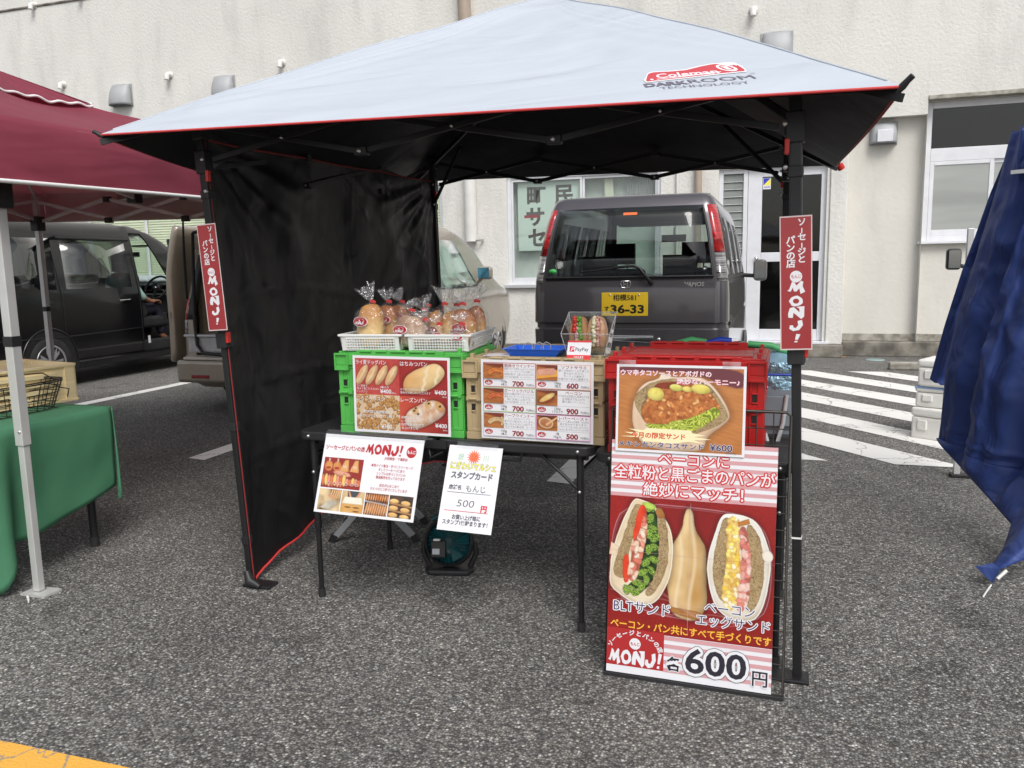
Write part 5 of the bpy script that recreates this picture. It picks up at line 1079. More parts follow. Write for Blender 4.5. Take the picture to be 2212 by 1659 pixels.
# -- sausage price poster on the tan crate
mw, Wd, Ht = on_front(-1.022, -.604, .712, 1.002, 2.757, .003, -.004)
t = thing('sausage_poster', 'six-panel sausage and ham price poster taped to the tan crate', 'poster', mw=mw); sheet(t, Wd, Ht)
P = Print()
ITEMS = [('粗挽きウインナー', ['粗挽きのバラ肉をふんだんに入れた', 'ジューシーでシンプルな味わい。', '老若男女問わず、お楽しみいただけます。', '*おすすめの飲み物：オールマイティー*'], '130g', '4本入', '700', (.42, .05, .05)),
 ('ソフトサラミ', ['豚バラ肉をたっぷり使った', '柔らかいサラミ。', 'ガーリック風味で', 'お酒のおつまみに最適です。'], '100g', '7枚入', '600', (.72, .38, .28)),
 ('ガーリックバジル', ['粗挽きの腸詰に香りのよいバジルと', '風味づけにガーリックを入れました。', '特に女性に人気です。', '*おすすめの飲み物：ビール・赤ワイン*'], '130g', '4本入', '700', (.30, .48, .14)),
 ('ベーコン', ['バラ肉を20日間ほど塩漬けさせる', '古式製法で仕上げた', '薫り高いベーコン。'], '130g', '1ブロック', '900', (.20, .08, .06)),
 ('ハーブウインナー', ['シンプルなハーブで', '爽やかに味付けしています。', '特に大人の方に人気です。', '*おすすめの飲み物：ビール*'], '130g', '4本入', '700', (.62, .56, .66)),
 ('レバーペースト', ['豚レバーに煮込んだ豚肉・玉ねぎを', '混ぜ合わせてあります。', 'パンやクラッカーに塗ってお召し上がりください。', 'クセがなく食べやすいレバーペーストです。'], '1個', '75g入', '500', (.60, .26, .46))]
cw = (Wd-.020)/2; ch_ = (Ht-.022)/3
pics = []
for i, (nm, ds, g_, n_, pr, bc) in enumerate(ITEMS):
    cx = .009+(i % 2)*(cw+.002); cy = Ht-.010-(i//2+1)*ch_-(i//2)*.001
    P.rect(cx, cy, cx+cw, cy+ch_, ink(bc)); P.rect(cx+.0025, cy+.0025, cx+cw-.0025, cy+ch_-.0025, wt)
    px0, px1, py0, py1 = cx+.003, cx+cw*.40, cy+ch_*.36, cy+ch_-.003
    pics.append((i, px0, py0, px1, py1))
    tx = cx+cw*.41; tw = cw*.56; tc = tx+tw/2
    P.text(nm, tc, py1-.0125, .0115, dk, .015, w=min(tw, .0150*len(nm)), al='C')
    for k, s_ in enumerate(ds): P.text(s_, tc, py1-.0225-k*.0098, .0082, gy, w=min(tw, .0092*len(s_)), al='C')
    P.rect(cx+.0025, cy+ch_*.34, cx+cw-.0025, cy+ch_*.348, ink((.30, .26, .28)))
    brand_sticker(P, cx+.021, cy+ch_*.185, .0155, .0095)
    P.text(g_, cx+cw*.40, cy+ch_*.20, .0095, gy, .01, al='C', w=.0055*len(g_)); P.text(n_, cx+cw*.40, cy+ch_*.075, .0095, gy, .01, al='C', w=.0075*len(n_))
    P.text(pr, cx+cw*.67, cy+ch_*.06, .0215, dk, .035, w=.041, al='C'); P.text('円(税込)', cx+cw-.005, cy+ch_*.08, .0085, gy, w=.030, al='R')
P.done(t)
for q_ in pics: sausage_picture(t, *q_)
for o_ in t.children:
    if o_.name.startswith('printed_photo'): o_.location.z = P.z-.0009+.0001
# -- shop flyer and stamp card hanging from the table edge
mw = frame4((-1.668, 2.628, .420), (-1.236, 2.60, .4185), (-1.628, 2.735, .702)); Wd, Ht = .430, .302
t = thing('shop_flyer', 'white laminated shop flyer with bread photos hanging from the table edge', 'poster', mw=mw); sheet(t, Wd, Ht)
P = Print()
P.text('ソーセージとパンの店', .010, .244, .017, rd, .035, w=.172); P.logo(.186, .236, .160, .040, rd); P.ell(.383, .254, .021, .021, rd); P.text('もんじ', .383, .249, .013, wt, .03, w=.034, al='C')
for i, (s_, w_) in enumerate((('JR相模線・下溝駅前', .098), ('', 0), ('本格ドイツ製法・手づくりソーセージ', .178), ('そしてソーセージに合う', .110), ('シンプルな手づくりパンの', .122), ('製造販売を行っております', .122), ('', 0), ('店主が心をこめて', .084), ('ひとつひとつ手づくりしています', .156))):
    if s_: P.text(s_, .310 if i else .322, .220-i*.0145, .0105, rd, .012, w=w_, al='C')
flyer_pictures(t)
P.done(t)
mb = MB(); mb.grid(lambda u, v: (Wd*(-.01+1.02*u), Ht+.032*v-.012, .003-.02*v*v), 4, 4); mesh('laminate_flap', mb, M['laminate'], t)
mw = frame4((-1.147, 2.600, .402), (-.940, 2.598, .398), (-1.147, 2.735, .688)); Wd, Ht = .208, .312
t = thing('stamp_card_notice', 'white laminated stamp card notice with a red sun hanging from the table edge', 'notice', mw=mw); sheet(t, Wd, Ht)
P = Print()
gn = ink((.28, .50, .30)); yl = ink((.88, .80, .04)); bl_ = ink((.05, .12, .30)); og = ink((.80, .16, .06))
P.text('愛', .052, .262, .020, gn, .03, al='C', out=(gn, .04)); P.text('愛', .052, .262, .020, wt, -.005, al='C'); P.text('川', .148, .262, .020, gn, .035, al='C'); P.text('川', .148, .262, .020, wt, -.005, al='C')
for k in range(16):
    a = 2*pi*k/16; P.poly([(.102+.017*cos(a-.17), .272+.017*sin(a-.17)), (.102+.029*cos(a+.12), .272+.029*sin(a+.12)), (.102+.017*cos(a+.17), .272+.017*sin(a+.17))], og)
P.ell(.102, .272, .0165, .0165, og)
for dx in (-.006, .006): P.ell(.102+dx, .276, .0016, .0022, ink((.25, .02, .02)))
P.poly([(.093, .268), (.102, .263), (.111, .268), (.102, .2655)], ink((.25, .02, .02)))
P.text('にぎわいマルシェ', .104, .226, .0265, yl, .02, w=.176, al='C', out=(bl_, .05)); P.text('スタンプカード', .104, .192, .0245, gy, .045, w=.158, al='C')
P.text('店舗名', .022, .151, .0155, gy, .03, w=.048); P.text('もんじ', .090, .146, .0235, ink((.06, .06, .07)), .0, w=.075, slant=-.1)
P.rect(.018, .1385, .186, .1402, gy); P.text('500', .062, .089, .031, ink((.12, .12, .13)), -.008, w=.066, slant=.12); P.text('円', .168, .078, .022, ink((.62, .05, .07)), .05, al='C'); P.rect(.018, .0715, .186, .0735, ink((.62, .07, .09)))
P.text('お買い上げ毎に', .106, .044, .016, gy, .03, w=.108, al='C'); P.text('スタンプ1個貯まります！', .104, .024, .0165, gy, .03, w=.172, al='C')
P.done(t)
mb = MB(); mb.grid(lambda u, v: (.028+.160*u, Ht-.012+.038*v, .003-.015*v*v), 4, 4); mesh('clear_tape', mb, M['laminate'], t)

# ================================================================ the wire rack with the two posters
BLc_, BRc_, TLc_ = Vector((-.509, 2.489, .0)), Vector((.045, 2.475, .0)), Vector((-.512, 2.605, .885))
mwr = frame4(BLc_, BRc_, TLc_)
rk = thing('poster_rack', 'black wire grid rack leaning on the table behind the tall sandwich poster', 'rack', mw=mwr)
mb = MB(); Wr, Hr = .554, .882
mb.tube([(.012, Hr, 0), (0, Hr-.012, 0), (0, .006, 0), (Wr, .006, 0), (Wr, Hr-.012, 0), (Wr-.012, Hr, 0), (.012, Hr, 0)], .0048, 8); mesh('frame', mb, M['wire'], rk)
for i in range(1, 11): mb = MB(); mb.tube([(Wr*i/11, .008, .002), (Wr*i/11, Hr, .002)], .0019, 6); mesh('grid_wire', mb, M['wire'], rk)
for i in range(1, 17): mb = MB(); mb.tube([(0, Hr*i/17, -.002), (Wr, Hr*i/17, -.002)], .0019, 6); mesh('grid_wire', mb, M['wire'], rk)
mb = MB(); mb.b2(-.004, Wr+.004, -.004, .010, -.004, .016); mesh('foot_channel', mb, M['black_plastic'], rk, bevel=.002)
# big poster
mwp = mwr @ Matrix.Translation((.004, .013, .0115)); Wd, Ht = .516, .760
bp_ = thing('sandwich_poster', 'tall red and white striped sandwich poster on the wire rack by the right front leg', 'poster', mw=mwp); sheet(bp_, Wd, Ht)
P = Print()
pk = ink((.60, .32, .34)); redp = ink((.33, .018, .014), (.42, .035, .025), 60)
def stripes(x0, y0, x1, y1, n):
    h_ = (y1-y0)/n
    for i in range(n):
        if i % 2 == 0: P.rect(x0, y0+i*h_+h_*.0, x1, y0+(i+1)*h_, pk)
stripes(0, .578, Wd, .760, 15); stripes(.186, .022, Wd, .138, 9)
P.rect(.0, .024, .186, .146, ink((.40, .02, .022)))
big_picture(bp_); Rr = random.Random(8)
P.z = .0014
ol = ink((.04, .03, .11))
rl_ = ink((.58, .03, .035))
P.text('ベーコンに', .262, .691, .036, wt, .012, w=.218, al='C', out=(rl_, .11)); P.text('全粒粉と黒ごまのパンが', .260, .640, .042, wt, .012, w=.500, al='C', out=(rl_, .10)); P.text('絶妙にマッチ！', .262, .588, .041, wt, .012, w=.310, al='C', out=(rl_, .10))
P.text('BLTサンド', .020, .204, .038, ol, .0, w=.182, out=(wt, .07)); P.text('ベーコン', .386, .232, .034, ol, .0, w=.152, al='C', out=(wt, .07)); P.text('エッグサンド', .396, .190, .035, ol, .0, w=.222, al='C', out=(wt, .07))
P.text('ベーコン・パン共にすべて手づくりです', .262, .150, .026, ink((.85, .46, .05)), .022, w=.500, al='C')
P.arc('ソーセージとパンの店', .093, .066, .080, radians(166), radians(14), .016, wt, .035, ry=.062)
P.ell(.093, .100, .0185, .0185, wt); P.text('もんじ', .093, .0945, .0115, rd, .03, w=.029, al='C'); P.logo(.006, .030, .174, .048, wt)
P.text('各', .219, .034, .042, bk, .02, al='C', out=(wt, .08)); P.text('600', .348, .034, .092, bk, .0, w=.182, al='C', out=(bk, .125, 16)); P.text('600', .348, .034, .092, bk, .0, w=.182, al='C', out=(wt, .11, 16)); P.text('600', .348, .034, .092, bk, .02, w=.182, al='C', out=(ink((.02, .018, .035)), .022, 12))
P.text('円', .482, .024, .046, bk, .015, al='C', out=(wt, .08))
for y in (.40,): P.rect(0, y, Wd, y+.0006, ink((.5, .3, .25)))
P.rect(.258, .15, .2586, .57, ink((.62, .5, .48)))
P.done(bp_)
# upper poster
mwu = mwr @ Matrix.Translation((.016, .738, .0165)) @ Matrix.Rotation(radians(1.5), 4, 'X'); Wd, Ht = .405, .281
up = thing('taco_poster', 'framed brown taco sandwich poster in front of the red crate above the tall poster', 'poster', mw=mwu); sheet(up, Wd, Ht)
P = Print(); b_ = .008
taco_picture(up); P.z = .0013
P.poly([(.012, .048), (.075, .052), (.028, .062), (.082, .062), (.04, .074), (.09, .070), (.10, .078), (.24, .076), (.245, .068), (.285, .062), (.25, .056), (.305, .050), (.25, .046), (.285, .036), (.235, .040), (.20, .034), (.17, .030), (.13, .034), (.09, .034), (.085, .046)], ink((.85, .78, .48)))
P.text('今月の限定サンド', .052, .047, .017, ink((.62, .07, .02)), .035, w=.172)
pkk = ink((.70, .12, .18))
P.text('ウマ辛タコソースとアボガドの', .013, .247, .017, wt, .022, w=.286, out=(pkk, .07)); P.text('絶妙なハーモニー♪', .193, .223, .0175, wt, .022, w=.192, out=(pkk, .07))
P.text('メキシカンタコスサンド', .010, .017, .0175, ol, .02, w=.272, out=(wt, .06)); P.text('¥600', .300, .016, .024, ol, .02, w=.068, out=(wt, .06)); P.text('(税込)', .350, .0085, .008, gy, w=.03)
P.done(up)
for x in (.004, .33):
    mb = MB(); mb.box((x+.03, Ht+.004, .002), (.055, .02, .0006)); o = mesh('tape', mb, M['laminate'], up)

# ================================================================ bread baskets and bagged bread
def basket(label, x0, y0, W=.268, D=.355, H=.060, rz=radians(5.5), z=1.0225):
    t = thing('bread_basket', label, 'basket', (x0, y0, z), rz, 'white plastic bread baskets on the green crate')
    def wall_(p, q, name):
        p, q = Vector(p), Vector(q); L = (q-p).length; d = (q-p).normalized(); nrm = Vector((d.y, -d.x, 0)); mb = MB()
        def pt(u, z_): k = z_/H*.012; return p + d*(u*L) + nrm*k + Vector((0, 0, z_))
        def bar_(u0, z0, u1, z1, th): mb.bar(pt(u0, z0), pt(u1, z1), th, .003)
        n = max(4, int(L/.0125))
        for i in range(n+1):
            u = .09+.82*i/n; bar_(u, .006, u, H*.80, .0030)
        for k in range(5):
            z_ = .006+(H*.80-.006)*k/4; mb.bar(pt(.06, z_), pt(.94, z_), .0032, .003)
        for u in (.035, .965): mb.bar(pt(u, 0), pt(u, H*.86), .07*L, .003) if 0 else mb.add([pt(u-.04, 0), pt(u+.04, 0), pt(u+.04, H*.86), pt(u-.04, H*.86)], [(0, 1, 2, 3)])
        mb.add([pt(-.0, H*.80), pt(1, H*.80), pt(1, H*.94), pt(0, H*.94)], [(0, 1, 2, 3)])
        o = mesh(name, mb, M['white_plastic'], t); o['kind'] = 'stuff'
    A, B, C_, D_ = (0, 0, 0), (W, 0, 0), (W, D, 0), (0, D, 0)
    for p, q in ((A, B), (B, C_), (C_, D_), (D_, A)): wall_(p, q, 'lattice_wall')
    mb = MB(); mb.b2(0, W, 0, D, 0, .003); mesh('floor', mb, M['white_plastic'], t)
    mb = MB(); e = .014
    mb.b2(-e, W+e, -e, -e+.010, H*.92, H+.004); mb.b2(-e, W+e, D+e-.010, D+e, H*.92, H+.004); mb.b2(-e, -e+.010, -e+.0105, D+e-.0105, H*.92, H+.004); mb.b2(W+e-.010, W+e, -e+.0105, D+e-.0105, H*.92, H+.004); mesh('rim', mb, M['white_plastic'], t, bevel=.002)['kind'] = 'stuff'
    return t
basket('white lattice basket at the left end of the green crate', -1.598, 2.787, W=.232)
basket('white lattice basket beside the tan crate filled with small bags', -1.322, 2.800, W=.232)
def bread(label, x, y, z, w, h, mat_, tie, frill, kind='loaf', lean=0.0, sticker=None, seed=0, depth=None):
    """x,y,z base centre; tie and frill are offsets (dx,dz) from the base"""
    w *= 1.20; t = thing('bagged_bread', label, 'bread', (x, y, z), 0, 'bagged breads in the white baskets'); R = random.Random(seed); d_ = depth or w*.75
    def lump(cx, cy, cz, rx, ry, rz_, tilt=0.0, name='loaf', m=mat_):
        mb = MB()
        def f(u, v):
            a, b = 2*pi*u, pi*(v-.5); q = Vector((cos(b)*cos(a), cos(b)*sin(a), sin(b)))
            q = Vector([math.copysign(abs(c)**.86, c) for c in q]); k = 1+.10*noise.noise(q*1.6+Vector((seed*3.1, 0, 0)))+.03*noise.noise(q*5+Vector((seed, 0, 0)))
            p = Vector((q.x*rx*k, q.y*ry*k, q.z*rz_*k)); p = Matrix.Rotation(tilt, 3, 'Y') @ p; return p+Vector((cx, cy, cz))
        mb.grid(f, 28, 18); return mesh(name, mb, m, t)
    if kind == 'loaf': lump(lean*h*.5, 0, h*.5, w*.46, d_*.46, h*.5, lean)
    elif kind == 'sticks':
        for k in (-1, 1): lump(k*w*.20+lean*h*.4, 0, h*.47, w*.22, d_*.4, h*.48, lean+k*.12)
    elif kind == 'rusks':
        for k in range(9): lump((R.random()-.5)*w*.8, (R.random()-.5)*d_*.6, h*.25+R.random()*h*.3, .016, .015, .012, R.random(), 'rusk')
    tx, tz = tie
    mb = MB()   # the film
    def g(u, v):
        a = 2*pi*u; k = min(1, (v/.08))**.5 if v < .08 else 1
        if v < .62: r_ = 1.0*k; zz = v/.62*h*.8
        else: s_ = (v-.62)/.38; r_ = (1-s_)**.8*.93+.07; zz = h*.8+(tz-h*.8)*s_
        wv = 1+.05*sin(a*7+v*5+seed)+.05*noise.noise(Vector((cos(a)*2, sin(a)*2, v*4+seed)))
        cxx = tx*(zz/max(tz, .001))**1.6
        return (cxx+cos(a)*w*.56*r_*wv, sin(a)*d_*.56*r_*wv, zz+.001)
    mb.grid(g, 36, 22); mesh('bag', mb, M['film'], t)
    fx, fz = frill; fz = tz+(fz-tz)*.86; mb = MB()
    def fr(u, v):
        a = 2*pi*u; r_ = .006+(.028+.007*sin(a*3+seed))*v**.75; r_ *= (1+.16*sin(a*9+seed)*v+.2*sin(a*4+2*seed)*v+.25*noise.noise(Vector((cos(a)*2, sin(a)*2, seed*1.7)))*v)
        ax = Vector((fx-tx, 0, fz-tz)); s_ = ax.normalized().cross(Vector((0, 1, 0)))
        top = 1+.12*sin(a*5+seed*2)*v+.3*noise.noise(Vector((cos(a)*3, sin(a)*3, seed*2.3)))*v
        return Vector((tx, 0, tz)) + ax*v*top + s_*cos(a)*r_ + Vector((0, 1, 0))*sin(a)*r_*.7
    mb.grid(fr, 54, 8); mesh('gathered_top', mb, M['film_top'], t)
    mb = MB(); mb.tube([(tx, 0, tz-.005), (tx, 0, tz+.006)], .0075, 10); mb.box((tx+.012, -.008, tz), (.020, .0012, .011), m=Matrix.Rotation(.3, 3, 'Y')); mesh('red_tie', mb, M['red_tape'], t)
    if sticker:
        sx, sz, sr = sticker; st = bpy.data.objects.new('brand_sticker', None)
        P = Print(0, .0004); brand_sticker(P, 0, 0, sr, sr*.56)
        y_ = -d_*.56*math.sqrt(max(.05, 1-((sx)/(w*.58))**2))-.0035
        def place(p):
            u = sx+p.x; q = -d_*.56*math.sqrt(max(.03, 1-min(.98, abs(u)/(w*.60))**2)); return (u, q-.004-p.z, sz+p.y)
        P.mb.v = [place(Vector(p)) for p in P.mb.v]; bpy.data.objects.remove(st); P.done(t, 'brand_sticker')
    return t
zb = 1.028
def px(p, y): return y*(-.5477+(p-775)*.000679)
bread('tall plain loaf in a clear bag leftmost in the left basket', px(800, 2.86), 2.86, zb, .100, .170, M['loaf_pale'], (.014, .180), (-.012, .248), lean=.06, sticker=(-.012, .105, .030), seed=1)
bread('second tall loaf standing just behind the leftmost one', px(838, 2.96), 2.96, zb, .088, .160, M['loaf'], (.010, .176), (.004, .232), lean=.05, sticker=(.010, .105, .026), seed=2)
bread('third tall loaf with its bag top leaning left', px(866, 3.04), 3.04, zb, .086, .160, M['loaf'], (.012, .172), (-.010, .220), lean=.05, sticker=(.012, .11, .026), seed=3)
bread('floured raisin loaf in front with a round brand sticker', px(886, 2.865), 2.865, zb, .118, .125, M['loaf_dark'], (.012, .146), (.000, .182), lean=.18, sticker=(-.008, .075, .028), seed=4)
bread('small floured loaf behind the raisin loaf', px(914, 2.99), 2.99, zb, .085, .120, M['loaf_dark'], (.008, .142), (-.006, .180), seed=5, lean=.1)
bread('small bag tilted beside the tent leg behind the floured loaf', px(928, 3.07), 3.07, zb, .080, .125, M['loaf_dark'], (.000, .155), (-.014, .195), seed=6)
bread('pair of golden rolls in the middle of the right basket', px(962, 2.95), 2.95, zb, .110, .145, M['loaf_pale'], (.002, .166), (.003, .240), kind='sticks', sticker=(-.028, .065, .026), seed=7)
bread('pale roll at the very back of the right basket', px(990, 3.08), 3.08, zb, .075, .13, M['loaf_pale'], (-.004, .155), (.006, .190), seed=8)
bread('orange crusted loaf third from the right basket corner', px(1001, 2.96), 2.96, zb, .105, .145, M['loaf'], (-.001, .165), (-.004, .226), sticker=(.006, .075, .028), seed=9)
bread('rightmost loaf with a tall twisted bag top', px(1029, 3.04), 3.04, zb, .075, .150, M['loaf'], (.002, .172), (.004, .248), seed=10)
bread('low bag of brown rusks front left in the right basket', px(922, 2.865), 2.865, zb, .085, .075, M['loaf_dark'], (-.002, .110), (-.020, .155), kind='rusks', seed=11)
bread('low bag of brown rusks with a sticker at the front centre', px(956, 2.85), 2.85, zb, .080, .070, M['loaf_dark'], (-.012, .095), (-.030, .130), kind='rusks', sticker=(.0, .050, .025), seed=12)
bread('low bag of brown rusks with a sticker front right', px(996, 2.85), 2.85, zb, .080, .072, M['loaf_dark'], (.002, .096), (-.002, .140), kind='rusks', sticker=(-.0, .050, .024), seed=13)

# ================================================================ blue coin tray, clear box of sandwiches, payment sign
zt_ = 1.006
t = thing('coin_tray', 'bright blue coin tray with curled clear straps on the tan crate', 'tray', (-.845, 2.90, zt_), radians(-1))
mb = MB(); a, b, h_ = .085, .060, .026
L_ = [(-a, -b, 0), (a, -b, 0), (a, b, 0), (-a, b, 0), (-a-.022, -b-.014, h_), (a+.022, -b-.014, h_), (a+.022, b+.014, h_), (-a-.022, b+.014, h_), (-a-.030, -b-.020, h_+.001), (a+.030, -b-.020, h_+.001), (a+.030, b+.020, h_+.001), (-a-.030, b+.020, h_+.001)]
mb.add(L_, [(0, 1, 2, 3)]+[(i, (i+1) % 4, 4+(i+1) % 4, 4+i) for i in range(4)]+[(4+i, 4+(i+1) % 4, 8+(i+1) % 4, 8+i) for i in range(4)]); mesh('tray', mb, M['blue_tray'], t, solid=.002, recalc=False)
for k, x in enumerate((-.035, .005, .03)):
    mb = MB(); mb.tube([(x-.022, -.01+k*.01, .014), (x-.016, -.01+k*.01, .036), (x, -.01+k*.01, .046), (x+.012, .0+k*.01, .038), (x+.014, 0+k*.01, .014)], .0022, 6); mesh('strap', mb, M['vent'], t)
t = thing('paper_card', 'red edged card lying beside the blue coin tray', 'card', (-.99, 2.87, zt_+.001), radians(8)); mb = MB(); mb.box((0, 0, 0), (.10, .10, .0015)); mesh('card', mb, M['sheet'], t); mb = MB()
for x0_, x1_, y0_, y1_ in ((-.045, .045, -.045, -.042), (-.045, .045, .042, .045), (-.045, -.042, -.0419, .0419), (.042, .045, -.0419, .0419)): mb.b2(x0_, x1_, y0_, y1_, .0008, .0012)
mesh('border_print', mb, ink((.5, .08, .1)), t)
t = thing('sandwich_box', 'clear acrylic display box on the right end of the tan crate', 'display box', (-.651, 2.90, zt_+.004), radians(-2))
mb = MB(); a0, a1, d0, d1, hf, hb = .068, .090, .045, .055, .078, .150
V_ = [(-a0, -d0, 0), (a0, -d0, 0), (a0, d0, 0), (-a0, d0, 0), (-a1, -d1, hf), (a1, -d1, hf), (a1, d1, hb), (-a1, d1, hb)]
mb.add(V_, [(0, 3, 2, 1), (0, 1, 5, 4), (1, 2, 6, 5), (2, 3, 7, 6), (3, 0, 4, 7)]); mesh('walls', mb, M['acrylic'], t, recalc=False)
mb = MB()
for p, q in ((4, 5), (5, 6), (6, 7), (7, 4), (0, 4), (1, 5), (2, 6), (3, 7), (0, 1), (1, 2), (0, 3)): mb.tube([V_[p], V_[q]], .0016, 6)
mesh('edges', mb, M['acrylic_edge'], t)
mb = MB(); mb.tube([(-.005, d1, .1495), (-.002, d1, .142), (.012, d1, .142), (.015, d1, .1495)], .0012, 6); mesh('notch', mb, M['acrylic_edge'], t)
def sandwich(label, x, egg_):
    t = thing('wrapped_sandwich', label, 'sandwich', (x, 2.915, zt_+.018), 0, 'cut sandwiches in the clear display box')
    for s_ in (-1, 1):
        mb = MB()
        def f(u, v, s_=s_):
            a_, b__ = 2*pi*u, pi*(v-.5); q = Vector((cos(b__)*cos(a_), cos(b__)*sin(a_), sin(b__))); q = Vector([math.copysign(abs(c)**.7, c) for c in q])
            return Vector((s_*(.021-.006*max(0, q.z))+q.x*.0165, q.y*.028, .064+q.z*.058*(1-.12*q.x*s_)))
        mb.grid(f, 18, 14); mesh('bread_half', mb, M['kraft'] if not egg_ else ink((.46, .24, .12), (.62, .40, .24), 40), t)
    R_ = random.Random(4 if egg_ else 9)
    cols = [(ink((.66, .62, .34), (.78, .76, .56), 120), 'egg_filling'), (ink((.44, .12, .10), (.72, .50, .44), 90), 'ham_filling')] if egg_ else [(ink((.60, .03, .02)), 'tomato'), (ink((.46, .12, .12), (.78, .62, .56), 90), 'ham_filling'), (ink((.03, .14, .01), (.22, .48, .06), 120), 'lettuce')]
    for i, (m_, nm) in enumerate(cols):
        mb = MB(); xx = -.013+.026*(i+.5)/len(cols)
        for k in range(16): 
            zz = .018+.105*(k+.5)/16
            if nm == 'tomato' and not (6 < k): continue
            if nm == 'ham_filling' and not egg_ and k > 9: continue
            mb.lathe([(.0, -.008), (.007+R_.random()*.003, -.004), (.008, .003), (0, .008)], (xx+(R_.random()-.5)*.006, -.026-R_.random()*.008, zz), 7)
        o = mesh(nm, mb, m_, t); o['kind'] = 'stuff'
    mb = MB()
    for k in range(7): mb.box((-.006+R_.random()*.016, -.031, .03+R_.random()*.08), (.005, .003, .006))
    o = mesh('cream_cheese', mb, ink((.78, .76, .70)), t); o['kind'] = 'stuff'
sandwich('cut sandwich with tomato and lettuce at the left of the clear box', -.690, False)
sandwich('cut sandwich with egg and ham at the right of the clear box', -.622, True)
mw = frame4((-.709, 2.792, 1.001), (-.623, 2.791, 1.001), (-.709, 2.822, 1.066)); Wd, Ht = .086, .072
t = thing('payment_sign', 'small red and white cashless payment sign leaning on the clear box', 'sign', mw=mw); sheet(t, Wd, Ht, t=.0016)
P = Print(); P.rect(0, 0, Wd, .018, ink((.68, .02, .025))); P.rect(0, Ht-.007, Wd, Ht, ink((.62, .03, .035))); P.text('つかえます', Wd/2, .006, .0085, wt, .03, w=.036, al='C')
P.rect(.009, .030, .026, .050, ink((.62, .01, .03))); P.text('P', .013, .0325, .0165, wt, .02, slant=.25, w=.011); P.text('PayPay', .030, .033, .016, ink((.08, .07, .08)), .015, w=.047)
P.done(t)
# ================================================================ vehicles
def loft_body(levels, FX, FYv, knee, m, parent, cuts, name='body', smooth=True, bevel=0):
    """levels: (z, half width, rear y, front y, corner radius). FX fractions across, FYv absolute positions along.
    cuts: {name: (material or None, predicate(side, a, b, z0, z1), thickness)}; side in rear/right/front/left; a,b position along it."""
    rear = [('rear', f) for f in FX]; right = [('right', y) for y in FYv]; front = [('front', f) for f in FX[::-1]]; left = [('left', y) for y in FYv[::-1]]
    loop = rear + right[1:] + front[1:] + left[1:-1]
    fmax = max(l[3] for l in levels)
    def pt(k, lv):
        z, w_, r_, f_, c = lv; side, t = loop[k]
        def yy(y): y = max(y, 0); return r_*(1-min(1, y/knee)) + y if y < knee else knee+(y-knee)*(f_-knee)/(fmax-knee)
        if side == 'rear': p = (t*w_, r_)
        elif side == 'front': p = (t*w_, f_)
        elif side == 'right': p = (w_, r_ if t <= 0 else (f_ if t >= fmax else yy(t)))
        else: p = (-w_, r_ if t <= 0 else (f_ if t >= fmax else yy(t)))
        q = (max(-w_+c, min(w_-c, p[0])), max(r_+c, min(f_-c, p[1]))); d = Vector((p[0]-q[0], p[1]-q[1]))
        if d.length > 1e-9 and abs(d.x) > 1e-9 and abs(d.y) > 1e-9: d = d.normalized()*c
        bow = 0
        if side == 'rear': bow = -.030*(1-t*t)*min(1, w_/.6)
        if side == 'front': bow = .10*(1-t*t)
        return (q[0]+d.x, q[1]+d.y+bow, z)
    n = len(loop); V = [pt(k, lv) for lv in levels for k in range(n)]
    parts = {k: MB() for k in cuts}; body = MB(); body.v = list(V)
    for j in range(len(levels)-1):
        for k in range(n):
            k2 = (k+1) % n; s1, a = loop[k]; s2, b = loop[k2]
            side = s1 if s1 == s2 else ('rear' if s1 == 'left' and s2 == 'rear' else s1)
            if s1 != s2:
                a_, b_ = b, b
                side = s2; a_ = {'rear': -1, 'right': 0, 'front': 1, 'left': fmax}[s2]
                a = a_
            f = [j*n+k, j*n+k2, (j+1)*n+k2, (j+1)*n+k]; hit = None
            for cn, (cm, pred, th) in cuts.items():
                if pred(side, min(a, b), max(a, b), levels[j][0], levels[j+1][0]): hit = cn; break
            if hit: parts[hit].add([V[i] for i in f], [(0, 1, 2, 3)], True)
            else: body.f.append(f); body.mi.append(0); body.sm.append(smooth)
    top = [(len(levels)-1)*n+k for k in range(n)]; body.f.append(top); body.mi.append(0); body.sm.append(smooth)
    o = mesh(name, body, m, parent, recalc=True)
    md = o.modifiers.new('solid', 'SOLIDIFY'); md.thickness = .022; md.offset = -1
    es = o.modifiers.new('split', 'EDGE_SPLIT'); es.split_angle = radians(38)
    for cn, mb in parts.items():
        cm = cuts[cn][0]
        if cm is None or not mb.f: continue
        # weld the strip of faces, then thin pane
        o2 = mesh(cn.rstrip('0123456789'), mb, cm, parent, recalc=False)
        bm = bmesh.new(); bm.from_mesh(o2.data); bmesh.ops.remove_doubles(bm, verts=bm.verts, dist=1e-5); bmesh.ops.recalc_face_normals(bm, faces=bm.faces); bm.to_mesh(o2.data); bm.free()
        if cuts[cn][2]: md = o2.modifiers.new('solid', 'SOLIDIFY'); md.thickness = cuts[cn][2]; md.offset = 0
    return o
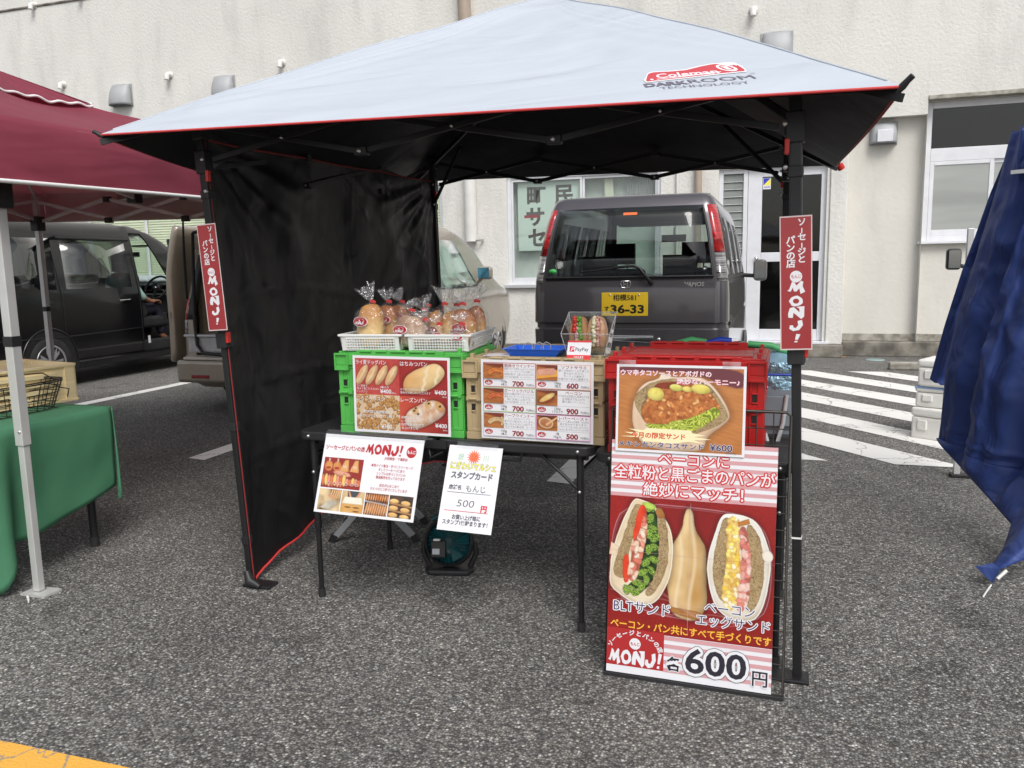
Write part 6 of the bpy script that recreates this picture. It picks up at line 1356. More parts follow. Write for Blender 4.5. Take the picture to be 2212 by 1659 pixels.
def wheel(parent, x, y, z, r, w_, side, well=True, arch=None):
    rt = MB(); 
    prof = [(r*.62, -w_/2+.01), (r*.90, -w_/2), (r*.985, -w_/2+.025), (r, -w_/2+.05), (r, w_/2-.05), (r*.985, w_/2-.025), (r*.90, w_/2), (r*.62, w_/2-.01)]
    rt.lathe(prof, (0, 0, 0), 40, 'x'); t = mesh('wheel', rt, M['rubber'], parent, loc=(x, y, z))
    s_ = 1 if side > 0 else -1; mb = MB()
    mb.lathe([(r*.63, s_*(w_/2-.02)), (r*.66, s_*(w_/2-.002)), (r*.60, s_*(w_/2-.008)), (r*.57, s_*(w_/2-.03)), (r*.56, s_*(w_/2-.10)), (0.0, s_*(w_/2-.10))], (0, 0, 0), 36, 'x')
    for k in range(7):
        a = 2*pi*k/7
        for d in (-.13, .13):
            A = Vector((s_*(w_/2-.012), cos(a)*r*.10, sin(a)*r*.10)); B = Vector((s_*(w_/2-.020), cos(a+d)*r*.60, sin(a+d)*r*.60)); mb.bar(A, B, .020, .030)
    mb.lathe([(0, s_*(w_/2)), (r*.13, s_*(w_/2-.004)), (r*.16, s_*(w_/2-.02))], (0, 0, 0), 20, 'x'); mesh('rim', mb, M['wheel'], t)
    return t
def arch(parent, x, y, z, r, side, m, lip=.03, depth=.0):
    """black disc for the shade in a wheel opening, just proud of the flank, with a body-colour lip"""
    mb = MB(); s_ = side
    mb.add([(x+s_*.006, y+r*cos(a), z+r*sin(a)) for a in [radians(-20+220*i/30) for i in range(31)]], [tuple(range(31))]); mesh('well_shade_disc', mb, M['trim'], parent, recalc=False)  # flat black disc stands in for the shaded hollow of the wheel arch
    mb = MB(); P = [radians(-20+220*i/30) for i in range(31)]
    mb.tube([(x+s_*.006, y+(r+.008)*cos(a), z+(r+.008)*sin(a)) for a in P], .012, 8); mesh('arch_lip', mb, m, parent)
def seat(parent, x, y, z=.52, m=None, h=.62):
    mb = MB(); mb.box((x, y, z), (.48, .50, .16)); o = mesh('seat', mb, m or M['interior'], parent, bevel=.05, seg=3)
    mb = MB(); mb.box((x, y-.26, z+.36), (.46, .13, h), m=Matrix.Rotation(radians(12), 3, 'X')); mesh('seat_back', mb, m or M['interior'], o, bevel=.05, seg=3)
    mb = MB(); mb.box((x, y-.33, z+.80), (.26, .09, .19)); mb.tube([(x-.06, y-.32, z+.6), (x-.06, y-.33, z+.75)], .008, 6); mb.tube([(x+.06, y-.32, z+.6), (x+.06, y-.33, z+.75)], .008, 6); mesh('headrest', mb, m or M['interior'], o, bevel=.03, seg=3)
def lettering(parent, pts_print, mw, name='lettering'):
    o = mesh(name, pts_print.mb, pts_print.m, parent, recalc=False); o.matrix_basis = mw; return o
REAR = lambda x, y, z: Matrix(((1, 0, 0, x), (0, 0, -1, y), (0, 1, 0, z), (0, 0, 0, 1)))

# ---------------------------------------------------------------- dark grey van, rear towards the camera
van = thing('grey_van', 'dark grey boxy van with yellow number plate parked behind the stall, rear towards us', 'van', (-1.035, 5.86, 0), 0)
LV = [(.17, .64, .05, 3.30, .10), (.26, .69, .0, 3.38, .10), (.50, .705, -.01, 3.40, .10), (.86, .712, -.01, 3.40, .09), (.872, .700, .012, 3.39, .09), (.902, .700, .012, 3.38, .09), (.914, .710, -.0, 3.36, .08), (1.10, .708, .005, 3.25, .08), (1.20, .702, .012, 3.05, .08), (1.235, .698, .02, 2.98, .08), (1.40, .675, .05, 2.80, .075), (1.55, .648, .085, 2.64, .075), (1.66, .622, .115, 2.52, .07), (1.735, .602, .14, 2.44, .07), (1.79, .582, .17, 2.34, .06), (1.822, .553, .21, 2.2, .06), (1.835, .47, .34, 2.0, .07)]
FX = [-1, -.955, -.90, -.86, -.6, -.3, 0, .3, .6, .86, .90, .955, 1]; FY = [0, .05, .10, .15, .36, .44, 1.10, 1.17, 1.95, 2.02, 2.70, 2.9, 3.15, 3.40]
T = 1e-6
cuts = {
 'rear_window': (M['car_glass'], lambda s, a, b, z0, z1: s == 'rear' and a >= -.86-T and b <= .86+T and z0 >= 1.235-T and z1 <= 1.735+T, .004),
 'tail_light1': (M['red_lens'], lambda s, a, b, z0, z1: ((s == 'rear' and b <= -.90+T) or (s == 'left' and b <= .10+T)) and z0 >= 1.40-T and z1 <= 1.735+T, .006),
 'tail_light2': (M['red_lens'], lambda s, a, b, z0, z1: ((s == 'rear' and a >= .90-T) or (s == 'right' and b <= .10+T)) and z0 >= 1.40-T and z1 <= 1.735+T, .006),
 'reverse_light1': (M['clear_lens'], lambda s, a, b, z0, z1: ((s == 'rear' and b <= -.90+T) or (s == 'left' and b <= .10+T)) and z0 >= 1.20-T and z1 <= 1.40+T, .006),
 'reverse_light2': (M['clear_lens'], lambda s, a, b, z0, z1: ((s == 'rear' and a >= .90-T) or (s == 'right' and b <= .10+T)) and z0 >= 1.20-T and z1 <= 1.40+T, .006),
 'windscreen': (M['car_glass_clear'], lambda s, a, b, z0, z1: s == 'front' and a >= -.90-T and b <= .90+T and z0 >= 1.20-T and z1 <= 1.735+T, .004),
}
for nm, sd in (('left', 'left'), ('right', 'right')):
    for i, (ya, yb) in enumerate(((.44, 1.10), (1.17, 1.95), (2.02, 2.70))):
        cuts['side_window%d%s' % (i, '1' if sd == 'left' else '2')] = (M['car_glass_dark'] if i < 2 else M['car_glass'], (lambda ya, yb, sd: lambda s, a, b, z0, z1: s == sd and a >= ya-T and b <= yb+T and z0 >= 1.235-T and z1 <= 1.66+T)(ya, yb, sd), .004)
loft_body(LV, FX, FY, 2.3, M['grey_paint'], van, cuts)
mb = MB(); mb.b2(-.62, .62, .12, 3.2, .30, .42); mb.b2(-.60, .60, 2.55, 2.95, .6, 1.08); mesh('cabin_floor', mb, M['interior'], van)['kind'] = 'stuff'
for x, y in ((-.36, 2.05), (.33, 2.05)): seat(van, x, y, .62)
for x, y in ((-.34, 1.0), (.30, 1.0)): seat(van, x, y, .50, h=.55)
mb = MB(); mb.box((.03, 2.50, 1.575), (.24, .03, .07)); mb.tube([(.03, 2.5, 1.6), (.03, 2.52, 1.68)], .006, 6); mesh('rear_view_mirror', mb, M['trim'], van, bevel=.015)
mb = MB(); mb.box((0, 2.2, 1.70), (.9, .25, .02)); mesh('sun_visor', mb, M['interior'], van)
mb = MB(); mb.tube([(.40+.20*cos(a), 2.42+.03*sin(a), 1.02+.17*sin(a)) for a in [2*pi*k/20 for k in range(21)]], .013, 8); mesh('steering_wheel', mb, M['trim'], van)
# upper tinted sun band and dark strip round the rear glass
mb = MB(); 
for sx in (-1, 1): mb.tube([(sx*.86*.698, .005, 1.235), (sx*.86*.648, .072, 1.55), (sx*.86*.600, .128, 1.72)], .009, 6)
mb.tube([(-.60, .0, 1.238), (-.3, -.018, 1.238), (0, -.024, 1.238), (.3, -.018, 1.238), (.60, .0, 1.238)], .009, 6); mesh('window_seal', mb, M['trim'], van)['kind'] = 'stuff'
# number plate in its recess
mb = MB(); mb.prism([(-.34, 1.155), (.32, 1.155), (.22, .905), (-.24, .905)], -.012, .01, 'xz'); mesh('plate_recess', mb, M['grey_paint'], van, bevel=.02, seg=3)
mb = MB(); mb.prism([(-.225, 1.135), (.205, 1.135), (.175, .93), (-.195, .93)], -.0165, -.0125, 'xz'); mesh('recess_panel', mb, M['trim'], van)
pl = MB(); pl.box((-.012, -.027, 1.045), (.335, .006, .168)); pl = mesh('number_plate', pl, M['plate'], van, bevel=.003)
P = Print(0, .0003); k_ = ink((.015, .015, .01))
P.text('相模581', 0, .030, .042, k_, .02, al='C', w=.165); P.text('36-33', .020, -.062, .070, k_, .035, al='C', w=.235); P.text('す', -.128, -.045, .034, k_, .02, al='C')
q = lettering(pl, P, REAR(-.012, -.0304, 1.045), 'plate_lettering')
mb = MB(); 
for x in (-.117, .093): mb.lathe([(0, -.034), (.007, -.033), (.007, -.030)], (x, 0, 1.112), 10, 'y')
mesh('plate_screw', mb, M['screw'], pl)['kind'] = 'stuff'
# badge, name, stickers, handle, wiper
mb = MB(); mb.tube([(-.005+x, -.022, 1.188+z) for x, z in ((-.032, .022), (.032, .022), (.036, 0), (.026, -.026), (-.026, -.026), (-.036, 0), (-.032, .022))], .0042, 8)
for p, q_ in (((-.016, .018), (-.011, -.020)), ((.016, .018), (.011, -.020)), ((-.014, .0), (.014, .0))): mb.bar((-.005+p[0], -.022, 1.188+p[1]), (-.005+q_[0], -.022, 1.188+q_[1]), .008, .006)
mesh('badge', mb, M['chrome'], van)['kind'] = 'stuff'
P = Print(0, .0004); P.text('VAMOS', 0, 0, .036, M['chrome'], .04, w=.135, slant=.15); lettering(van, P, REAR(.405, -.008, 1.168), 'name_lettering')
def bit(name, W_, H_, m, x, y, z, tilt=0, P=None):
    mb = MB(); mb.box((0, 0, 0), (W_, .002, H_)); o = mesh(name, mb, m, van); o.location = (x, y, z); o.rotation_euler = (tilt, 0, 0)
    return o
bit('orange_sticker', .10, .020, M['sticker_o'], .01, .085, 1.688, radians(-22))
mb = MB(); mb.lathe([(0, -.001), (.030, -.001), (.030, .001), (0, .001)], (0, 0, 0), 20, 'y'); o = mesh('green_sticker', mb, M['sticker_g'], van); o.location = (-.55, .003, 1.285); o.scale = (1, 1, .65)
bit('arrow_sticker', .026, .032, M['trim'], .545, .003, 1.29)
P = Print(0, .0004); P.poly([(-.010, 0), (0, .009), (0, .003), (.010, .003), (.010, -.003), (0, -.003), (0, -.009)], wt); lettering(van, P, REAR(.545, -.002, 1.29), 'arrow_print')
mb = MB(); mb.tube([(.175, -.022, 1.195), (.165, -.055, 1.215), (.10, -.060, 1.30), (.06, -.055, 1.315), (-.06, -.050, 1.312), (-.10, -.048, 1.305)], .010, 8, rs=[.020, .014, .011, .011, .008, .006]); mb.tube([(-.33, -.036, 1.278), (-.02, -.046, 1.312)], .0045, 6); mb.bar((-.34, -.030, 1.270), (.0, -.040, 1.306), .012, .004); mb.lathe([(.018, -.03), (.018, -.01), (.0, -.035)], (.175, 0, 1.195), 12, 'y'); mesh('rear_wiper', mb, M['trim'], van)
mb = MB(); mb.prism([(-.17, .835), (.27, .835), (.265, .755), (-.165, .755)], -.030, -.015, 'xz'); mesh('handle_recess', mb, M['trim'], van, bevel=.012); mb = MB(); mb.tube([(-.15, -.04, .808), (.20, -.045, .808)], .018, 10); mb.tube([(-.16, -.036, .790), (.215, -.036, .770)], .005, 6); mesh('chrome_handle', mb, M['chrome'], van); mb = MB(); mb.lathe([(.0, -.042), (.012, -.040), (.014, -.030)], (.235, 0, .795), 14, 'y'); mesh('lock', mb, M['chrome'], van)
mb = MB(); mb.b2(-.66, .66, -.035, -.012, .50, .745); mesh('rear_bumper', mb, M['grey_paint'], van, bevel=.03, seg=4)
# right-hand mirror, door handle, side mouldings, wheels
mr = MB(); mr.box((.86, 2.62, 1.245), (.13, .10, .21)); mr = mesh('door_mirror', mr, M['grey_paint'], van, bevel=.04, seg=4); mb = MB(); mb.box((.86, 2.565, 1.245), (.105, .006, .175)); mesh('mirror_glass', mb, M['mirror'], mr, bevel=.0); mb = MB(); mb.tube([(.67, 2.66, 1.20), (.82, 2.63, 1.19)], .02, 8); mesh('mirror_arm', mb, M['trim'], mr)
mr = MB(); mr.box((-.86, 2.62, 1.245), (.13, .10, .21)); mesh('door_mirror', mr, M['grey_paint'], van, bevel=.04, seg=4)
mb = MB(); mb.bar((.714, .12, .90), (.714, .42, .93), .010, .024); mesh('side_moulding', mb, M['trim'], van)
for y in (.62, 2.95):
    for sx in (-1, 1): wheel(van, sx*.642, y, .27, .27, .16, sx); arch(van, sx*.712, y, .30, .31, sx, M['grey_paint'])

# ---------------------------------------------------------------- bronze minivan with open back and side door
bm_ = thing('bronze_minivan', 'bronze minivan with open tailgate half hidden behind the black side wall', 'minivan', (-4.62, 6.50, 0), 0)
LV = [(.22, .80, .10, 4.85, .12), (.30, .86, .0, 4.90, .12), (.42, .885, -.03, 4.96, .12), (.50, .89, -.04, 4.98, .12), (.54, .89, .02, 4.98, .10), (.72, .895, .03, 4.98, .10), (.88, .892, .04, 4.96, .10), (.95, .886, .05, 4.92, .10), (1.01, .876, .06, 4.80, .10), (1.08, .862, .07, 4.58, .10), (1.28, .825, .10, 4.20, .10), (1.50, .78, .13, 3.90, .10), (1.66, .735, .16, 3.62, .12), (1.74, .70, .18, 3.44, .12), (1.81, .65, .24, 3.2, .12), (1.865, .56, .36, 2.9, .12), (1.885, .3, .6, 2.1, .1)]
FX = [-1, -.96, -.90, -.80, -.4, 0, .4, .80, .90, .96, 1]; FY = [0, .08, .16, .30, .95, 1.02, 2.05, 2.12, 3.0, 3.87, 3.95, 4.5, 4.8, 4.98]
def side_(sd, ya, yb, z0_, z1_): return lambda s, a, b, z0, z1: s == sd and a >= ya-T and b <= yb+T and z0 >= z0_-T and z1 <= z1_+T
cuts = {'tail_opening': (None, lambda s, a, b, z0, z1: s == 'rear' and a >= -.80-T and b <= .80+T and z0 >= .54-T and z1 <= 1.74+T, 0),
 'tail_light1': (M['red_lens'], lambda s, a, b, z0, z1: ((s == 'rear' and b <= -.90+T) or (s == 'left' and b <= .16+T)) and z0 >= .88-T and z1 <= 1.08+T, .012),
 'reverse_light1': (M['clear_lens'], lambda s, a, b, z0, z1: ((s == 'rear' and b <= -.90+T) or (s == 'left' and b <= .16+T)) and z0 >= .72-T and z1 <= .88+T, .012),
 'tail_light2': (M['red_lens'], lambda s, a, b, z0, z1: ((s == 'rear' and a >= .90-T) or (s == 'right' and b <= .16+T)) and z0 >= .72-T and z1 <= 1.08+T, .012),
 'rear_post1': (M['trim'], lambda s, a, b, z0, z1: s == 'rear' and -.90-T <= a and b <= -.80+T and z0 >= .88-T and z1 <= 1.50+T, .01),
 'windscreen': (M['car_glass_clear'], lambda s, a, b, z0, z1: s == 'front' and a >= -.90-T and b <= .90+T and z0 >= 1.08-T and z1 <= 1.74+T, .004),
 'side_window1': (M['car_glass_dark'], side_('right', .30, .95, 1.08, 1.66), .004), 'side_window2': (M['car_glass_dark'], side_('right', 1.02, 2.05, 1.08, 1.66), .004), 'side_window3': (M['car_glass_clear'], side_('right', 2.12, 3.87, 1.08, 1.66), .004),
 'side_window4': (M['car_glass_dark'], side_('left', .30, .95, 1.08, 1.66), .004), 'door_opening': (None, side_('left', 1.02, 2.05, .42, 1.74), 0), 'side_window5': (M['car_glass_clear'], side_('left', 2.12, 3.87, 1.08, 1.66), .004)}
loft_body(LV, FX, FY, 2.3, M['beige_paint'], bm_, cuts)
mb = MB(); mb.b2(-.80, .80, .12, 3.6, .36, .56); mesh('cabin_floor', mb, M['interior_b'], bm_)
mb = MB(); mb.b2(-.80, -.70, .16, 1.0, .56, 1.55); mb.b2(.70, .80, .16, 2.0, .56, 1.62); mesh('inner_lining', mb, M['interior_b'], bm_, bevel=.03)['kind'] = 'stuff'
for x in (-.38, .38): seat(bm_, x, 1.75, .72, M['interior_b']); seat(bm_, x, 2.75, .72, M['interior_b'])
mb = MB(); mb.tube([(-.67, .030, 1.70), (-.69, .02, 1.30), (-.695, -.005, .85), (-.68, -.01, .64), (-.60, -.035, .565), (-.3, -.05, .545), (.3, -.05, .545), (.60, -.035, .565), (.69, -.01, .7), (.68, .02, 1.3), (.66, .03, 1.7), (.5, .06, 1.745), (-.5, .06, 1.745), (-.67, .03, 1.70)], .016, 8); mesh('door_seal', mb, M['trim'], bm_)
mb = MB(); mb.b2(-.88, .88, -.095, .02, .28, .50); mesh('rear_bumper', mb, M['beige_paint'], bm_, bevel=.035, seg=4)
mb = MB(); mb.b2(-.80, .80, -.080, .04, .502, .528); mesh('bumper_step', mb, ink((.62, .58, .50)), bm_, bevel=.008)
for x in (-.60, .60): mb = MB(); mb.box((x, -.098, .345), (.20, .012, .035)); mesh('reflector', mb, M['red_lens2'], bm_, bevel=.004)
mb = MB(); mb.tube([(-.785, .02, 1.08), (-.78, .02, 1.50), (-.775, .04, 1.86)], .011, 8, rs=[.014, .014, .008]); mesh('gas_strut', mb, M['trim'], bm_)
mb = MB(); mb.grid(lambda u, v: ((-.78+1.56*u)*(1-.10*v), .18-1.02*v, 1.86+.10*v+.07*sin(pi*v)+.03*sin(pi*u)), 10, 8); mesh('tailgate', mb, M['beige_paint'], bm_, solid=.05)
# slid-back left side door, standing off the flank
dr = MB()
def dpan(u, v):
    z = .45+1.33*v; bul = -.05*(max(0, z-1.0)/.8)**2*3.0; return (-1.09-bul*1.0+.012*sin(pi*min(1, v*1.6)) , .12+1.05*u, z)
dr.grid(dpan, 8, 14); dr = mesh('side_door', dr, M['beige_paint'], bm_, solid=.085); dr.modifiers.new('bevel', 'BEVEL').width = .02
mb = MB(); mb.box((-1.09, .065, .92), (.05, .02, .06)); mesh('door_latch', mb, M['trim'], dr)
# mirror, handle, side marker, wheels, headlight
mr = MB(); mr.box((1.02, 3.50, 1.25), (.19, .11, .17)); mr = mesh('door_mirror', mr, M['beige_paint'], bm_, bevel=.05, seg=4); mb = MB(); mb.box((1.01, 3.443, 1.25), (.15, .008, .135)); mesh('mirror_glass', mb, M['mirror_b'], mr, bevel=.0); mb = MB(); mb.tube([(.86, 3.55, 1.10), (.95, 3.52, 1.18)], .025, 8); mesh('mirror_foot', mb, M['beige_paint'], mr)
mb = MB(); mb.b2(.868, .895, 2.18, 2.36, .925, .955); mesh('door_handle', mb, M['chrome'], bm_, bevel=.008)
mb = MB(); mb.b2(.874, .889, 3.62, 3.70, .84, .87); mesh('side_marker', mb, M['orange_lens'], bm_, bevel=.004)
mb = MB(); mb.lathe([(0, .012), (.10, .010), (.13, 0)], (.80, 4.70, .80), 18, 'x'); mesh('headlight', mb, M['clear_lens'], bm_)
for y0 in (2.09, 3.72):
    mb = MB(); mb.tube([(.884, y0, .35), (.884, y0, .72), (.872, y0, .98), (.862, y0, 1.07)], .004, 4); mesh('door_gap', mb, M['trim'], bm_)
mb = MB(); mb.tube([(.862, 2.1, 1.08), (.864, 2.8, 1.08), (.862, 3.6, 1.08)], .009, 6); mesh('window_ledge', mb, M['trim'], bm_)
for y in (.82, 4.30):
    for sx in (-1, 1): wheel(bm_, sx*.79, y, .315, .315, .20, sx); arch(bm_, sx*.876, y, .335, .365, sx, M['beige_paint'])
t = thing('storage_tub', 'milky lidded plastic tub sitting in the back of the bronze minivan', 'tub', (-5.27, 6.56, .56), 0)
mb = MB(); mb.b2(-.155, .3, -.05, .28, 0, .155); mesh('tub', mb, M['clear_tub'], t, bevel=.02); mb = MB(); mb.b2(-.18, .32, -.075, .30, .157, .18); mesh('lid', mb, ink((.62, .64, .66)), t, bevel=.008)
mb = MB(); mb.b2(-5.10, -4.6, 6.66, 7.2, .566, .632); tag(mesh('dark_case', mb, M['interior'], bevel=.01), 'dark flat case under the milky tub in the open minivan boot', 'case')

# ---------------------------------------------------------------- black minivan at the left with an open front door
bk_ = thing('black_minivan', 'black minivan at the left edge with its driver door open', 'minivan', (-8.93, 6.35, 0), 0)
LV = [(.20, .80, .06, 4.60, .18), (.30, .85, .0, 4.70, .18), (.45, .868, -.02, 4.72, .18), (.80, .872, -.0, 4.70, .18), (.95, .868, .01, 4.45, .18), (1.10, .86, .02, 4.05, .16), (1.16, .852, .03, 3.95, .14), (1.35, .83, .05, 3.72, .12), (1.58, .79, .09, 3.42, .12), (1.76, .755, .12, 3.15, .12), (1.86, .725, .15, 2.95, .12), (1.95, .65, .22, 2.7, .12), (1.995, .48, .4, 2.4, .12), (2.00, .3, .6, 2.0, .1)]
FX = [-1, -.95, -.8, -.4, 0, .4, .8, .95, 1]; FY = [0, .1, .28, 1.16, 1.30, 2.36, 2.50, 3.42, 3.56, 4.1, 4.5, 4.72]
cuts = {'rear_window': (M['car_glass_dark'], lambda s, a, b, z0, z1: s == 'rear' and a >= -.8-T and b <= .8+T and z0 >= 1.16-T and z1 <= 1.76+T, .004),
 'windscreen': (M['car_glass_clear'], lambda s, a, b, z0, z1: s == 'front' and a >= -.95-T and b <= .95+T and z0 >= 1.16-T and z1 <= 1.86+T, .004),
 'side_window1': (M['car_glass_dark'], side_('right', .28, 1.16, 1.16, 1.76), .004), 'side_window2': (M['side_glass'], side_('right', 1.30, 2.36, 1.16, 1.76), .004), 'door_opening': (None, side_('right', 2.50, 3.42, .30, 1.86), 0),
 'side_window3': (M['car_glass_clear'], side_('left', .28, 1.16, 1.16, 1.76), .004), 'side_window4': (M['car_glass_clear'], side_('left', 1.30, 2.36, 1.16, 1.76), .004), 'side_window5': (M['car_glass_clear'], side_('left', 2.50, 3.42, 1.16, 1.76), .004),
 'tail_light': (M['red_lens2'], lambda s, a, b, z0, z1: ((s == 'rear' and a >= .95-T) or (s == 'right' and b <= .1+T)) and z0 >= .80-T and z1 <= 1.35+T, .01)}
loft_body(LV, FX, FY, 2.55, M['black_paint'], bk_, cuts)
mb = MB(); mb.b2(-.78, .80, .15, 3.9, .30, .42); mb.b2(-.78, .78, 3.45, 3.9, .42, 1.02); mesh('cabin_floor', mb, M['interior'], bk_)['kind'] = 'stuff'
for x in (-.38, .42): seat(bk_, x, 3.0, .66); seat(bk_, x, 1.85, .66)
sw_ = MB(); cc = Vector((.42, 3.30, 1.12)); ax = Matrix.Rotation(radians(-32), 3, 'X')
sw_.tube([cc+ax @ Vector((.19*cos(2*pi*k/28), 0, .19*sin(2*pi*k/28))) for k in range(29)], .016, 10); sw_ = mesh('steering_wheel', sw_, M['trim'], bk_)
mb = MB(); mb.lathe([(.0, -.03), (.075, -.02), (.085, .02), (.0, .03)], cc, 18, 'y'); 
for a in (radians(200), radians(-20), radians(-90)): mb.bar(cc, cc+ax @ Vector((.18*cos(a), 0, .18*sin(a))), .03, .02)
mesh('wheel_hub', mb, M['trim'], sw_); mb = MB(); mb.lathe([(.0, -.04), (.02, -.038), (.024, -.03)], cc, 16, 'y'); mesh('wheel_badge', mb, M['chrome'], sw_)
mb = MB(); mb.box((.10, 3.25, 1.60), (.22, .03, .07)); mesh('rear_view_mirror', mb, M['trim'], bk_, bevel=.012)
mb = MB(); mb.box((.42, 3.10, 1.71), (.30, .15, .02)); mesh('sun_visor', mb, M['interior'], bk_)
mb = MB(); mb.box((.878, 2.20, .99), (.03, .18, .028)); mesh('door_handle', mb, M['chrome'], bk_, bevel=.008)
for y0 in (1.23, 2.47):
    mb = MB(); mb.tube([(.862, y0, .32), (.876, y0, .5), (.876, y0, .8), (.868, y0, 1.08), (.835, y0-.01, 1.34), (.79, y0-.02, 1.60), (.735, y0-.03, 1.79)], .005, 4); mesh('door_gap', mb, M['trim'], bk_)
mb = MB(); mb.tube([(.83, 1.26, 1.56+.22), (.76, 1.26, 1.765), (.75, 2.45, 1.765)], .02, 6); mesh('rain_visor', mb, M['trim'], bk_)
mb = MB(); mb.tube([(.872, .1, .62), (.886, 1.2, .60), (.884, 2.45, .62)], .006, 6); mesh('side_crease', mb, M['black_paint'], bk_)
mb = MB(); mb.b2(.80, .885, 1.35, 3.55, .20, .30); mesh('side_sill', mb, M['black_paint'], bk_, bevel=.02)
mb = MB(); mb.b2(.868, .872, 2.56, 2.60, .40, .50); mesh('warning_label', mb, ink(WHT), bk_)
for y in (.98, 3.95):
    for sx in (-1, 1): wheel(bk_, sx*.795, y, .315, .315, .19, sx); arch(bk_, sx*.875, y, .33, .375, sx, M['black_paint'])
# the opened driver door
dh = Vector((.86, 3.46, 0)); da = radians(-30)     # swings out about its front hinge
def D(a, z, o=0):     # a: distance back from the hinge along the door
    d = Vector((sin(-da), -cos(da), 0)); n_ = Vector((cos(da), sin(-da), 0)); return dh+d*a+n_*o+Vector((0, 0, z))
dd = MB(); dd.grid(lambda u, v: D(.95*u*(1), .34+.78*v, .03*sin(pi*v)), 8, 8); dd = mesh('driver_door', dd, M['black_paint'], bk_, solid=.07)
mb = MB(); pts = [D(.0, 1.12), D(.10, 1.22), D(.34, 1.52, -.03), (D(.62, 1.72, -.06)), D(.92, 1.76, -.07), D(.95, 1.12)]
mb.tube(pts, .022, 8); mesh('window_frame', mb, M['black_paint'], dd)
mb = MB(); mb.add([D(.04, 1.13), D(.93, 1.13), D(.90, 1.74, -.065), D(.62, 1.70, -.058), D(.34, 1.50, -.03)], [(0, 1, 2, 3, 4)]); mesh('door_glass', mb, M['car_glass_clear'], dd, recalc=False)
mr = MB(); mr.box(D(.02, 1.20, .18), (.20, .12, .16)); mesh('door_mirror', mr, M['black_paint'], dd, bevel=.04, seg=3)
# the driver, half seen: arm, lap and shin through the open door
per = thing('person', 'seated person in pale green shirt and dark trousers at the wheel of the black minivan', 'person', (-8.51, 9.08, .74), 0)
def skin(name, vs, es, rs, m, parent, sub=2, root=0):
    me = bpy.data.meshes.new(name); me.from_pydata([tuple(v) for v in vs], es, []); me.materials.append(m); o = bpy.data.objects.new(name, me); C.objects.link(o); o.parent = parent
    o.modifiers.new('skin', 'SKIN').use_smooth_shade = True
    for i, r_ in enumerate(rs):
        sv = me.skin_vertices[0].data[i]; sv.radius = (r_, r_) if not isinstance(r_, tuple) else r_; sv.use_root = (i == root)
    s_ = o.modifiers.new('sub', 'SUBSURF'); s_.levels = s_.render_levels = sub
    return o
B_ = [(0, -.05, .10), (0, -.10, .30), (0, -.13, .50), (0, -.12, .60), (0, -.10, .68), (0, -.09, .76), (0, -.06, .86),
      (.17, -.11, .50), (.25, -.02, .28), (.245, .17, .20), (.24, .25, .21), (-.17, -.11, .50), (-.24, .02, .30), (-.12, .22, .34), (-.05, .30, .40),
      (.10, -.02, .08), (.15, .36, .10), (.16, .42, -.28), (.16, .50, -.34), (-.10, -.02, .08), (-.13, .38, .10), (-.13, .48, -.28), (-.13, .56, -.34)]
E_ = [(0, 1), (1, 2), (2, 3), (3, 4), (4, 5), (5, 6), (2, 7), (7, 8), (8, 9), (9, 10), (2, 11), (11, 12), (12, 13), (13, 14), (0, 15), (15, 16), (16, 17), (17, 18), (0, 19), (19, 20), (20, 21), (21, 22)]
R_ = [.13, .125, .12, .06, .055, .085, .07, .055, .040, .030, .026, .055, .040, .030, .026, .08, .06, .042, .04, .08, .06, .042, .04]
bd = skin('body', B_, E_, R_, M['skin'], per)
F_ = []; 
for side_x, hand, dirv in ((.24, Vector((.24, .25, .21)), Vector((0, 1, -.1))),):
    for k in range(4):
        o_ = Vector((-.024+.016*k, 0, 0)); L_ = (.055, .066, .064, .050)[k]
        fg = MB(); a_ = hand+o_; fg.tube([a_, a_+Vector((0, .045, .004)), a_+Vector((0, .045+L_*.5, -.012)), a_+Vector((0, .045+L_*.75, -.040))], .009, 8, rs=[.010, .0095, .0085, .007]); mesh('finger', fg, M['skin'], bd)
    fg = MB(); fg.tube([hand+Vector((-.022, -.01, 0)), hand+Vector((-.045, .025, -.01)), hand+Vector((-.048, .05, -.022))], .010, 8, rs=[.012, .010, .008]); mesh('thumb', fg, M['skin'], bd)
skin('shirt', [B_[i] for i in (0, 1, 2, 3, 7, 8, 11, 12)]+[(.245, .06, .245)], [(0, 1), (1, 2), (2, 3), (2, 4), (4, 5), (2, 6), (6, 7), (5, 8)], [.15, .145, .135, .07, .072, .058, .072, .058, .050], M['shirt'], per)
skin('trousers', [B_[i] for i in (0, 15, 16, 17, 19, 20, 21)], [(0, 1), (1, 2), (2, 3), (0, 4), (4, 5), (5, 6)], [.155, .105, .085, .062, .105, .085, .062], M['trousers'], per)
mb = MB(); mb.box((.16, .50, -.365), (.09, .25, .07)); mesh('shoe', mb, M['trim'], per, bevel=.03, seg=3); mb = MB(); mb.box((-.13, .56, -.365), (.09, .25, .07)); mesh('shoe', mb, M['trim'], per, bevel=.03, seg=3)
mb = MB(); mb.grid(lambda u, v: (.098*cos(2*pi*u)*sin(pi*.62*v), -.085+.115*sin(2*pi*u)*sin(pi*.62*v)-.012, .80+.115*cos(pi*.62*v)), 20, 10); mesh('hair', mb, M['trim'], per)
mb = MB(); mb.tube([(0, .0, .80), (0, .022, .775), (0, .004, .765)], .010, 8, rs=[.006, .012, .008]); mesh('nose', mb, M['skin'], per)
